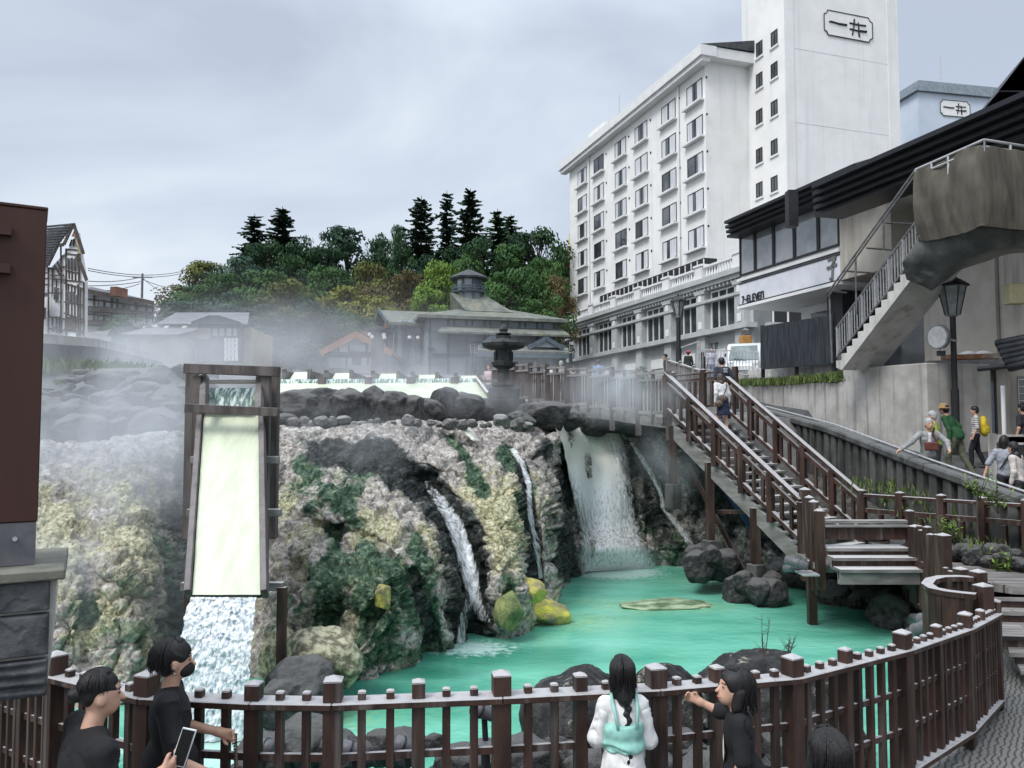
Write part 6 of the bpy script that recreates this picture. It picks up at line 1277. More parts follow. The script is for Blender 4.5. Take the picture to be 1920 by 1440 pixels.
beams = [V_(318, 320, 1110), V_(432, 330, 620), V_(272, 300, 1080), V_(160, 490, 1080), V_(345, 410, 590), V_(372, 400, 600), V_(402, 400, 610), V_(338, 640, 920), V_(368, 640, 930), V_(396, 650, 940), V_(424, 640, 1110), V_(446, 680, 1110), V_(477, 620, 1110), V_(196, 500, 720), V_(232, 590, 800), V_(196, 940, 1070), V_(232, 930, 1080), V_(258, 930, 1080),
         Hh(325, 315, 440, 335), Hh(365, 320, 430, 380), Hh(520, 318, 430, 540), Hh(590, 180, 470, 620), Hh(630, 300, 475, 680), Hh(560, 180, 300), Hh(500, 162, 270), Hh(385, 272, 315), Hh(485, 272, 315), Hh(800, 300, 475, 830), Hh(900, 300, 475, 960), Hh(720, 160, 270), Hh(930, 160, 470, 980), Hh(1040, 160, 460, 1070), Hh(590, 60, 160), Hh(540, 60, 160), Hh(645, 60, 160), (Y(215, 470), Y(262, 560)), (Y(240, 440), Y(270, 520)), (Y(370, 240), Y(350, 300)), (Y(400, 240), Y(420, 310)), (Y(385, 235), Y(385, 300))]
G.strips('timber', [(a, b) for a, b in beams], .075, .10, 'dwood', ht)
for x0, x1, y0, y1 in ((322, 342, 395, 510), (350, 370, 400, 515), (376, 398, 405, 525), (406, 426, 410, 530), (315, 334, 700, 800), (344, 364, 700, 820), (370, 393, 700, 820), (400, 420, 730, 830), (205, 228, 660, 785), (236, 260, 665, 790), (200, 225, 1010, 1075), (228, 252, 1010, 1080), (322, 340, 1040, 1100), (404, 424, 1050, 1110)):
    w_ = G.box('window', *Y(x0, y0), *Y(x1, y1), .07, .10, 'trim', ht); G.box('pane', *Y(x0 + 5, y0 + 6), *Y(x1 - 5, y1 - 6), .101, .12, 'glass', w_)
G.box('dark_sign_panel', *Y(318, 935), *Y(410, 1050), .14, .2, 'dwood', ht)
o = MB(); A = G.pt(*Y(60, 720), 2.5); o.hexa([G.pt(*Y(60, 845), 3), G.pt(*Y(150, 850), 3), G.pt(*Y(215, 760), .5), G.pt(*Y(60, 760), .5)], [G.pt(*Y(60, 830), 3), G.pt(*Y(150, 835), 3), G.pt(*Y(205, 725), .5), G.pt(*Y(60, 725), .5)]); o.build('porch_roof', M['tileg'], ht)
G.box('porch_wall', *Y(60, 860), *Y(160, 960), .3, .5, 'dwood', ht); G.box('chimney', *Y(484, 610), *Y(540, 690), -3, -2, 'brick', ht)
# long inn
inn = thing('long_inn', 'long two-storey timber inn with white panels and a sloping grey roof, behind the half-timbered house', 'inn', P(230, 620, 62)); I = Px(58, .22, 158)
I.poly('wall', [Y(440, 690), Y(1095, 830), Y(1095, 1000), Y(440, 1075)], -.2, .2, 'stucco', inn)
o = MB(); o.add([I.pt(*Y(430, 700), 1.2), I.pt(*Y(1130, 825), 1.2), P(*Y(1060, 780), 64), P(*Y(540, 662), 62)], [(0, 1, 2, 3)]); o.build('roof', M['tileg'], inn); I.strips('eave', [(Y(430, 704), Y(1130, 830))], .3, 1.2, 'dwood', inn)
I.poly('balcony_band', [Y(440, 835), Y(1095, 900), Y(1095, 925), Y(440, 885)], .01, .8, 'dwood', inn); I.poly('balcony_band', [Y(440, 965), Y(900, 995), Y(900, 1020), Y(440, 1010)], .01, .8, 'dwood', inn)
for x0, y0, x1, y1 in ((595, 780, 650, 845), (655, 790, 715, 850), (770, 805, 820, 860), (828, 815, 880, 868), (945, 835, 1030, 885), (590, 925, 650, 965), (655, 930, 720, 970), (795, 950, 850, 985)): w_ = I.box('window', *Y(x0, y0), *Y(x1, y1), .01, .06, 'dwood', inn); I.box('pane', *Y(x0 + 12, y0 + 8), *Y(x1 - 8, y1 - 5), .061, .09, 'lglass', w_)
I.strips('timber', [(Y(x, 720 + (x - 440) * .16), Y(x, 990)) for x in (562, 720, 768, 935, 1035, 1092)] + [(Y(440, 765), Y(1090, 850)), (Y(440, 905), Y(1090, 945))], .10, .1, 'dwood', inn)
# tile roofed house
rh = thing('tiled_roof_house', 'low house with broad grey tiled roofs, two skylights and a dark glazed entrance gable', 'house', P(360, 700, 46)); K = Px(44, .05, 262)
Y2 = lambda zx, zy_: (280 + zx / 2.4, 340 + zy_ / 2.4)
o = MB(); o.add([K.pt(*Y2(40, 645), 0.3), K.pt(*Y2(450, 645), 0.3), P(*Y2(450, 590), 51), P(*Y2(120, 590), 50)], [(0, 1, 2, 3)]); o.build('roof', M['tileg'], rh)
o = MB(); o.add([K.pt(*Y2(-45, 712), 2.5), K.pt(*Y2(205, 712), 2.5), P(*Y2(265, 655), 44.3), P(*Y2(0, 655), 44)], [(0, 1, 2, 3)]); o.build('lower_roof', M['tileg'], rh)
K.box('wall', 285, 612, 468, 705, -5, -.2, 'tan', rh); K.box('front_wall', 285, 637, 362, 705, -.19, 1.6, 'tan', rh)
for x in (112, 190): w_ = K.poly('skylight', [Y2(x, 676), Y2(x + 18, 676), Y2(x + 26, 666), Y2(x + 8, 666)], 1.5, .1, 'trim', rh)
K.poly('entrance_gable', [Y2(225, 645), Y2(300, 618), Y2(345, 617), Y2(425, 642), Y2(425, 655), Y2(225, 655)], .5, .8, 'roofd', rh)
K.box('entrance_wall', *Y2(235, 655), *Y2(420, 815), -.1, .6, 'dwood', rh); K.box('yellow_panel', *Y2(200, 665), *Y2(292, 715), .4, .65, 'tan', rh)
for x0, x1 in ((300, 328), (330, 356), (362, 388), (392, 412)):
    w_ = K.box('window', *Y2(x0, 665), *Y2(x1, 705), .61, .66, 'dwood', rh); K.box('pane', *Y2(x0 + 3, 668), *Y2(x1 - 3, 702), .661, .68, 'lglass', rh)
K.strips('timber', [(Y2(x, 712), Y2(x, 812)) for x in (362, 378, 394, 410)] + [(Y2(360, y_), Y2(412, y_)) for y_ in (735, 760, 785)], .14, .75, 'trim', rh)
# ribbed stone wall at left
lw = thing('ribbed_wall', 'long pale stone wall with upright ribs above the dark left boulders', 'wall', P(180, 700, 24))
wa, wb, wc2_ = P(40, 624, 20.5), P(170, 636, 25), P(292, 668, 33)
for a, b in ((wa, wb), (wb, wc2_)):
    n_ = V((b.y - a.y, -(b.x - a.x), 0)).normalized()
    if n_.y > 0: n_ = -n_
    o = MB(); o.beam(a - V((0, 0, .12)), b - V((0, 0, .12)), .5, .26); o.build('coping', M['conc'], lw); o = MB(); zb_ = V((0, 0, 2.6))
    o.hexa([a - zb_, b - zb_, b - zb_ - n_ * .3, a - zb_ - n_ * .3], [a - V((0, 0, .25)), b - V((0, 0, .25)), b - V((0, 0, .25)) - n_ * .3, a - V((0, 0, .25)) - n_ * .3]); o.build('wall_body', M['concd'], lw)
    o = MB(); n = round((b - a).length / .62)
    for k in range(n): q = a.lerp(b, (k + .5) / n) + n_ * .06; o.post(q.x, q.y, q.z - 2.5, q.z - .251, .32, math.atan2(b.y - a.y, b.x - a.x), d=.22)
    o.build('ribs', M['conc'], lw)
# pole and wires
up = thing('utility_pole', 'thin utility pole with cross arms carrying wires behind the inn', 'utility pole', P(265, 600, 72)); q = P(266, 560, 72)
o = MB(); o.tube([(q.x, q.y, 4), (q.x, q.y, zy(513, 72))], [.16, .10], 8); o.build('pole', M['metal'], up); o = MB(); o.beam((q.x - .9, q.y, zy(520, 72)), (q.x + .9, q.y, zy(520, 72)), .1, .1); o.build('cross_arm', M['metal'], up)
def wire(a, b, sag, r=.03):
    o = MB(); o.tube([a.lerp(b, t / 10) - V((0, 0, sag * 4 * (t / 10) * (1 - t / 10))) for t in range(11)], r, 4); w_ = o.build('wire', M['dframe']); setp(w_, label='thin overhead wire strung across the sky at the utility pole', category='wire', group='overhead wires')
for a, b, s_ in (((165, 503, 60), (345, 508, 90), .5), ((165, 507, 60), (345, 512, 90), .5), ((165, 527, 60), (266, 519, 72), .2), ((165, 536, 60), (264, 528, 72), .1), ((266, 520, 72), (300, 545, 90), .1), ((200, 545, 60), (262, 532, 72), .1), ((268, 524, 72), (330, 540, 95), .2)): wire(P(*a), P(*b), s_)
# pagoda glimpsed behind the hotel
pg = thing('pagoda', 'red pagoda with a gold spire, a sliver visible between the trees and the hotel', 'pagoda', P(1060, 600, 100)); q = P(1062, 560, 100)
M['gold'] = mat('gold', (.75, .55, .22), (.85, .68, .35), 4, .4, metal=.5); M['red'] = mat('red_paint', (.32, .05, .03), (.40, .08, .05), 3, .7)
for py, w_ in ((487, 24), (535, 28), (575, 32)):
    o = MB(); o.lathe((q.x, q.y, 0), [(w_ / F * 100 * .9, zy(py + 5, 100)), (w_ / F * 100, zy(py + 3, 100)), (w_ / F * 45, zy(py - 5, 100))], 4); o.build('roof', M['brick'], pg); o = MB(); o.lathe((q.x, q.y, 0), [(w_ / F * 50, zy(py + 45, 100)), (w_ / F * 50, zy(py + 4, 100))], 4); o.build('storey', M['red'], pg)
o = MB(); o.lathe((q.x + .4, q.y, 0), [(.35, zy(484, 100))] + [(.38 - .02 * k if k % 2 else .14, zy(480 - k * 2.6, 100)) for k in range(13)] + [(.03, zy(438, 100))], 8); o.build('spire', M['gold'], pg)

# ---------------- trees ----------------
def leafcloud(o, c, r, n, rr, lf, flat=.7, droop=0):
    for _ in range(n):
        v = V((rr.gauss(0, 1), rr.gauss(0, 1), rr.gauss(0, 1) + .25)).normalized(); k = rr.uniform(.55, 1.05); p = c + V((v.x * r, v.y * r, v.z * r * flat)) * k
        nn = (v + V((rr.gauss(0, .5), rr.gauss(0, .5), rr.gauss(.3, .4)))).normalized(); a = nn.cross(V((rr.random(), rr.random(), rr.random()))).normalized() * lf * rr.uniform(.6, 1.3); b = nn.cross(a).normalized() * lf * rr.uniform(.35, .7)
        o.add([p - a, p - b * 1.0, p + a, p + b * 1.0], [(0, 1, 2, 3)])
M['trunk'] = mat('bark', (.05, .04, .032), (.10, .085, .07), 8, .9)
LEAF = {}
def leafm(k, a, b): a = tuple(c * 1.35 for c in a); b = tuple(c * 1.45 for c in b); LEAF[k] = mat('foliage_' + k, a, b, 1.3, .75, lo=.3, hi=.7, spec=.2)  # lifts all foliage colours; on the conifers this paints in haze
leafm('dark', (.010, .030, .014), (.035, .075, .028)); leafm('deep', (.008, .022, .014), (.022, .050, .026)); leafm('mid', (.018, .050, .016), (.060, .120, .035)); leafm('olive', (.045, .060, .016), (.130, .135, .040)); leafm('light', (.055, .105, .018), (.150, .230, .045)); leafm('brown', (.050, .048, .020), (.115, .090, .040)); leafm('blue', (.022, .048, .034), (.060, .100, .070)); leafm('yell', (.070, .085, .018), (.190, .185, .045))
def broad(seed, n=62, leaves=120, lf=.019):
    rr = random.Random(seed); t = MB(); cr_ = MB(); t.tube([(0, 0, 0), (.01, .01, .3), (-.01, 0, .6), (0, 0, .85)], [.028, .022, .014, .005], 7)
    for _ in range(n):
        z = rr.uniform(.14, .93); R_ = .40 * math.sin(pi * min(1, (z - .08) / .92)) ** .6 * rr.uniform(.25, 1.05); a = rr.uniform(0, 2 * pi); c = V((cos(a) * R_, sin(a) * R_, z)); 
        t.tube([(0, 0, max(.12, z - .22)), (c.x * .5, c.y * .5, z - .08), tuple(c)], [.010, .006, .002], 5, False)
        leafcloud(cr_, c, rr.uniform(.09, .16), leaves, rr, lf, .42)
    return t, cr_
def conifer(seed, lv=58, dens=11, rad=.21, sparse=.0):
    rr = random.Random(seed); t = MB(); cr_ = MB(); t.tube([(0, 0, 0), (0, 0, .6), (0, 0, .99)], [.020, .011, .002], 7)
    for k in range(lv):
        z = .12 + .86 * (k + rr.uniform(-.5, .5)) / lv; R_ = rad * (1 - (z - .12) / .90) ** .8 + .008; nb = rr.randint(5, 8)
        for j in range(nb):
            if rr.random() < sparse: continue
            a = 2 * pi * j / nb + rr.uniform(-.4, .4); L_ = R_ * rr.choice((.45, .8, .9, 1.0, 1.25, 1.45)) * rr.uniform(.8, 1.1); dr = rr.uniform(-.35, .30); t.tube([(0, 0, z), (cos(a) * L_, sin(a) * L_, z - L_ * dr)], [.003, .001], 4, False)
            for i in range(dens):
                f_ = (i + rr.random()) / dens; p = V((cos(a) * L_ * f_, sin(a) * L_ * f_, z - L_ * dr * f_)); wd = L_ * .30 * (1.15 - f_) + .006; q = V((-sin(a), cos(a), 0)) * wd * rr.choice((-1, 1)); e_ = V((cos(a), sin(a), 0)) * .013
                cr_.add([p - e_, p + q * .6 + V((0, 0, -.006)), p + q + e_ * 1.4 - V((0, 0, wd * .35)), p + e_ * 1.2 + V((0, 0, .004))], [(0, 1, 2, 3)])
    return t, cr_
TP = {}
for i in range(5): TP['b%d' % i] = broad(20 + i)
for i in range(3): TP['c%d' % i] = conifer(40 + i, rad=.20 + .03 * i, sparse=.08)
TP['s0'] = broad(60, 26, 60, .022)
TM = {}
for k, (t, c) in TP.items():
    mt = []
    for b in (t, c):
        me = bpy.data.meshes.new('tree'); me.from_pydata(b.v, [], b.f); me.materials.append(M['trunk']); mt.append(me)
    TM[k] = mt
NCOL = {'dark': 'dark green', 'deep': 'very dark green', 'mid': 'mid green', 'olive': 'olive', 'light': 'bright light green', 'brown': 'brownish autumn', 'blue': 'blue-green', 'yell': 'yellow-green'}
def tree(px, top, w_, d, proto, colr, lab, seed=0, base=None, name=None):
    x = P(px, top, d).x; g = float(H(np.array([x]), np.array([d]))[0]) - .3; z1 = zy(top, d); hgt = z1 - g if base is None else z1 - base; g = g if base is None else base
    o = thing(name or ('conifer_tree' if proto[0] == 'c' else 'broadleaf_tree'), lab, 'tree', (x, d, g), R.uniform(0, 6), 'trees on the wooded hill' if base is None and name is None else None)
    sx = (w_ / F * d) * (1.22 / .80 if proto[0] != 'c' else 1.9 / .44)
    for nm, me in zip(('trunk', 'crown'), TM[proto]):
        c = bpy.data.objects.new(nm, me); COL.objects.link(c); c.parent = o
        if nm == 'crown': c.material_slots[0].link = 'OBJECT'; c.material_slots[0].material = LEAF[colr]
    o.scale = (sx, sx, hgt); return o
TL_ = [(478, 398, 62, 92, 'c1', 'deep', 'leftmost tall conifer of the skyline, with a thin ragged top'), (530, 384, 68, 94, 'c2', 'deep', 'tall conifer just right of the leftmost one on the skyline'), (505, 440, 80, 88, 'b0', 'dark', 'dark round tree under the two left skyline conifers'),
 (583, 410, 74, 92, 'b1', 'deep', 'dark rounded tree between the left conifers and the big broad one'), (652, 418, 118, 95, 'b2', 'deep', 'broad dark tree in the middle of the skyline'), (715, 432, 70, 98, 'b3', 'dark', 'dark tree right of the broad middle one, with gaps of sky'), (742, 408, 60, 96, 'b4', 'dark', 'upright dark tree left of the three tall conifers'),
 (790, 364, 64, 92, 'c2', 'deep', 'first of the three tall conifers, the left and widest-based'), (838, 353, 50, 95, 'c0', 'deep', 'middle of the three tall conifers, the slimmest'), (882, 350, 70, 93, 'c1', 'deep', 'right one of the three tall conifers, the tallest'),
 (933, 388, 60, 97, 'c0', 'dark', 'thin-topped conifer right of the three tall ones'), (958, 398, 50, 99, 'c2', 'dark', 'shorter ragged conifer nearest the big right tree'), (1008, 418, 120, 95, 'b0', 'dark', 'big dark broad tree right of the conifers on the skyline'), (1048, 455, 60, 98, 'b3', 'dark', 'dark tree against the edge of the hotel'),
 (905, 440, 110, 90, 'b4', 'dark', 'dark green tree below the three tall conifers'), (800, 450, 90, 88, 'b1', 'deep', 'very dark tree under the first tall conifer'), (850, 455, 80, 92, 'b3', 'dark', 'dark tree behind the cupola'),
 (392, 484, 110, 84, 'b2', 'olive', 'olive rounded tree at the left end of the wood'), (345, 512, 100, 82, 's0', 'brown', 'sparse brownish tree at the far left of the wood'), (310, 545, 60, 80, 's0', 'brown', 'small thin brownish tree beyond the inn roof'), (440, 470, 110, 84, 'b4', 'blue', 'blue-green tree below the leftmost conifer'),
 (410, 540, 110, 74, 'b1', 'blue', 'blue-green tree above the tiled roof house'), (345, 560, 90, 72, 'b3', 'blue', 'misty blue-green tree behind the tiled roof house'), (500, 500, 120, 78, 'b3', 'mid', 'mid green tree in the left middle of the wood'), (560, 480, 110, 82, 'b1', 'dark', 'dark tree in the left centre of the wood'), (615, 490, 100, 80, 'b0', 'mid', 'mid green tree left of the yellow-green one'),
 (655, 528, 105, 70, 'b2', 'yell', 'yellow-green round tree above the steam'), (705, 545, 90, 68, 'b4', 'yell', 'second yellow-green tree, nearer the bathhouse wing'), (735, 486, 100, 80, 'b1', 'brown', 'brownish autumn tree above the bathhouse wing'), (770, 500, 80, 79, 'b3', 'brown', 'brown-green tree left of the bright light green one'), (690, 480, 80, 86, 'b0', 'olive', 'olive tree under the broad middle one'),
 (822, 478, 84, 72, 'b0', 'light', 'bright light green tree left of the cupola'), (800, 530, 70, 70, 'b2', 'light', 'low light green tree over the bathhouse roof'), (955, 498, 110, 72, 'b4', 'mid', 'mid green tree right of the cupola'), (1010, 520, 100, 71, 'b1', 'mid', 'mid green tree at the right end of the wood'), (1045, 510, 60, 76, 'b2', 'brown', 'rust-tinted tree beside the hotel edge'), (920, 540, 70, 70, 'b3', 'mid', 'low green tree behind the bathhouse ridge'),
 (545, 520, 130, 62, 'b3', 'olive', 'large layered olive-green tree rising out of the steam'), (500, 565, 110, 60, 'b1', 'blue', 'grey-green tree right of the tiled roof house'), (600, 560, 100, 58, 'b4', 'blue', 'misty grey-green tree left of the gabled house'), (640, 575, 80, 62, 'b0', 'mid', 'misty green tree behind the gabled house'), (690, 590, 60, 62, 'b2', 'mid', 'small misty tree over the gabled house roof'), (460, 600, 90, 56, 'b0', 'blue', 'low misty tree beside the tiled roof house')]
TL_ += [(470, 455, 90, 90, 'b2', 'dark', 'dark green tree low on the left slope of the wood'), (540, 445, 90, 90, 'b4', 'dark', 'dark green tree behind the mid green ones at left'), (610, 450, 90, 91, 'b3', 'dark', 'dark tree below the rounded skyline tree'), (680, 455, 90, 92, 'b1', 'dark', 'dark tree filling the middle below the skyline'), (760, 455, 80, 91, 'b2', 'dark', 'dark tree behind the brownish pair'), (960, 450, 100, 92, 'b2', 'mid', 'mid green tree under the right skyline'), (1020, 470, 80, 90, 'b4', 'mid', 'mid green tree left of the hotel edge'), (425, 505, 90, 80, 'b0', 'mid', 'mid green tree at the left shoulder of the wood'), (370, 530, 90, 78, 'b4', 'mid', 'mid green tree over the tiled roof house'), (880, 470, 90, 88, 'b0', 'mid', 'mid green tree right behind the cupola')]
for i, a in enumerate(TL_): tree(*a)
tree(235, 588, 60, 46, 'b3', 'mid', 'bushy dark green pine in front of the long inn', base=4.2, name='pine_shrub'); tree(262, 600, 55, 44, 'b1', 'blue', 'blue-green shrub left of the tiled roof house', base=4.2, name='garden_shrub')
for px, top, w_, d, c, lb in ((100, 688, 60, 18.5, 'olive', 'yellowish shrub at the far left of the boulder bank'), (150, 680, 60, 19.5, 'mid', 'leafy shrub in the middle of the boulder bank'), (190, 684, 50, 20.5, 'yell', 'yellow-green shrub below the ribbed wall'), (225, 690, 46, 20.5, 'mid', 'small green shrub at the right end of the ribbed wall'), (122, 700, 40, 17.5, 'mid', 'low shrub among the left boulders'), (1205, 678, 26, 24, 'mid', 'small green shrub behind the upper railing')):
    tree(px, top, w_, d, 's0', c, lb, base=zy(top, d) - .9, name='shrub')
grass('grass', [P(60, 705, 18.5), P(120, 700, 19), P(200, 700, 20.5), P(250, 705, 21)], 1500, .35, .35, seed=9)
# ---------------- organic bodies: smooth union of tapered limbs, meshed with surface nets ----------------
def field_mesh(prims, cell, k=0.02, clips=(), pad=0.05):
    lo = np.full(3, 9.); hi = -lo
    for p in prims:
        if p[0] == 'c':
            for q, r in ((p[1], p[3]), (p[2], p[4])): q = np.array(q); lo = np.minimum(lo, q - r); hi = np.maximum(hi, q + r)
        elif p[0] == 'e': q = np.array(p[1]); r = max(p[2]); lo = np.minimum(lo, q - r); hi = np.maximum(hi, q + r)
    lo -= pad; hi += pad; n = np.ceil((hi - lo) / cell).astype(int) + 1
    ax = [lo[i] + cell * np.arange(n[i]) for i in range(3)]; F_ = np.full(n, 1.0)
    for p in prims:
        if p[0] in ('c',): a, b = np.array(p[1], float), np.array(p[2], float); r = max(p[3], p[4]); l, h = np.minimum(a, b) - r - pad, np.maximum(a, b) + r + pad
        else: a = np.array(p[1], float); r = max(p[2]); l, h = a - r - pad, a + r + pad
        i0 = np.clip(np.floor((l - lo) / cell).astype(int), 0, n - 1); i1 = np.clip(np.ceil((h - lo) / cell).astype(int) + 1, 1, n)
        if (i1 <= i0).any(): continue
        X, Y_, Z = np.meshgrid(*[ax[i][i0[i]:i1[i]] for i in range(3)], indexing='ij')
        if p[0] == 'c':
            ba = b - a; L2 = max(1e-9, (ba ** 2).sum()); t = np.clip(((X - a[0]) * ba[0] + (Y_ - a[1]) * ba[1] + (Z - a[2]) * ba[2]) / L2, 0, 1)
            d = np.sqrt((X - a[0] - t * ba[0]) ** 2 + (Y_ - a[1] - t * ba[1]) ** 2 + (Z - a[2] - t * ba[2]) ** 2) - (p[3] + (p[4] - p[3]) * t)
        else:
            rx, ry, rz = p[2]; x, y, z = X - a[0], Y_ - a[1], Z - a[2]
            if len(p) > 3 and p[3] is not None: m = p[3]; x, y, z = [m[0][i] * x + m[1][i] * y + m[2][i] * z for i in range(3)]
            q = np.sqrt((x / rx) ** 2 + (y / ry) ** 2 + (z / rz) ** 2) + 1e-9; q1 = np.sqrt((x / rx ** 2) ** 2 + (y / ry ** 2) ** 2 + (z / rz ** 2) ** 2) + 1e-9; d = q * (q - 1) / q1
        s_ = np.s_[i0[0]:i1[0], i0[1]:i1[1], i0[2]:i1[2]]; f = F_[s_]
        kk = p[5] if p[0] == 'c' and len(p) > 5 else k
        if p[0] == '-e': h_ = np.clip(.5 - .5 * (f + d) / .012, 0, 1); F_[s_] = f * (1 - h_) + (-d) * h_ + .012 * h_ * (1 - h_)
        else: h_ = np.clip(.5 + .5 * (f - d) / kk, 0, 1); F_[s_] = f * (1 - h_) + d * h_ - kk * h_ * (1 - h_)
    if clips:
        X, Y_, Z = np.meshgrid(*ax, indexing='ij')
        for nx, ny, nz, c in clips: F_ = np.maximum(F_, X * nx + Y_ * ny + Z * nz - c)
    S = F_ < 0; c8 = [(i, j, l) for i in (0, 1) for j in (0, 1) for l in (0, 1)]
    sl_ = lambda A, o: A[o[0]:A.shape[0] - 1 + o[0], o[1]:A.shape[1] - 1 + o[1], o[2]:A.shape[2] - 1 + o[2]]
    cnt = sum(sl_(S, o).astype(np.int8) for o in c8); act = (cnt > 0) & (cnt < 8); ids = np.argwhere(act); idx = -np.ones(act.shape, int); idx[act] = np.arange(len(ids))
    acc = np.zeros((len(ids), 3)); num = np.zeros(len(ids))
    for a in c8:
        for ax_ in range(3):
            if a[ax_]: continue
            b = list(a); b[ax_] = 1
            fa = F_[ids[:, 0] + a[0], ids[:, 1] + a[1], ids[:, 2] + a[2]]; fb_ = F_[ids[:, 0] + b[0], ids[:, 1] + b[1], ids[:, 2] + b[2]]; m = (fa < 0) != (fb_ < 0); t = np.where(m, fa / (fa - fb_ + 1e-12), 0)
            q = np.tile(np.array(a, float), (len(ids), 1)); q[:, ax_] += t; acc += q * m[:, None]; num += m
    vs = lo + (ids + acc / num[:, None]) * cell; fs = []
    for ax_ in range(3):
        u_, v_ = (ax_ + 1) % 3, (ax_ + 2) % 3; A = S.take(range(S.shape[ax_] - 1), ax_); B = S.take(range(1, S.shape[ax_]), ax_); e = np.argwhere(A != B)
        e = e[(e[:, u_] > 0) & (e[:, v_] > 0)]; e = e[(e[:, 0] < act.shape[0]) & (e[:, 1] < act.shape[1]) & (e[:, 2] < act.shape[2])]
        q = []
        for du, dv in ((0, 0), (1, 0), (1, 1), (0, 1)): g = e.copy(); g[:, u_] -= du; g[:, v_] -= dv; q.append(idx[g[:, 0], g[:, 1], g[:, 2]])
        q = np.stack(q, 1); ins = A[e[:, 0], e[:, 1], e[:, 2]]; q[~ins] = q[~ins][:, ::-1]; fs.append(q[(q >= 0).all(1)])
    return vs, np.concatenate(fs)
CMAT = {}
def cm(col, rough=.85, bump=.002):
    k = (tuple(round(c, 3) for c in col), rough)
    if k not in CMAT: CMAT[k] = mat('cloth', tuple(c * .8 for c in col), tuple(min(1, c * 1.12) for c in col), 9, rough, bump, 60)
    return CMAT[k]
SKIN = mat('skin', (.50, .29, .20), (.60, .37, .27), 7, .55, .001, 80); HAIRK = mat('black_hair', (.006, .006, .007), (.018, .016, .016), 40, .38, .004, 60, (3, 3, .4)); HAIRG = mat('grey_hair', (.22, .22, .22), (.50, .50, .50), 40, .5, .004, 60, (3, 3, .4)); HAIRB = mat('brown_hair', (.05, .03, .02), (.09, .06, .04), 40, .4, .004, 60, (3, 3, .4))
EYE = mat('dark_eye', (.01, .01, .01), None, rough=.2); LIP = mat('lips', (.42, .15, .13), None, rough=.5)
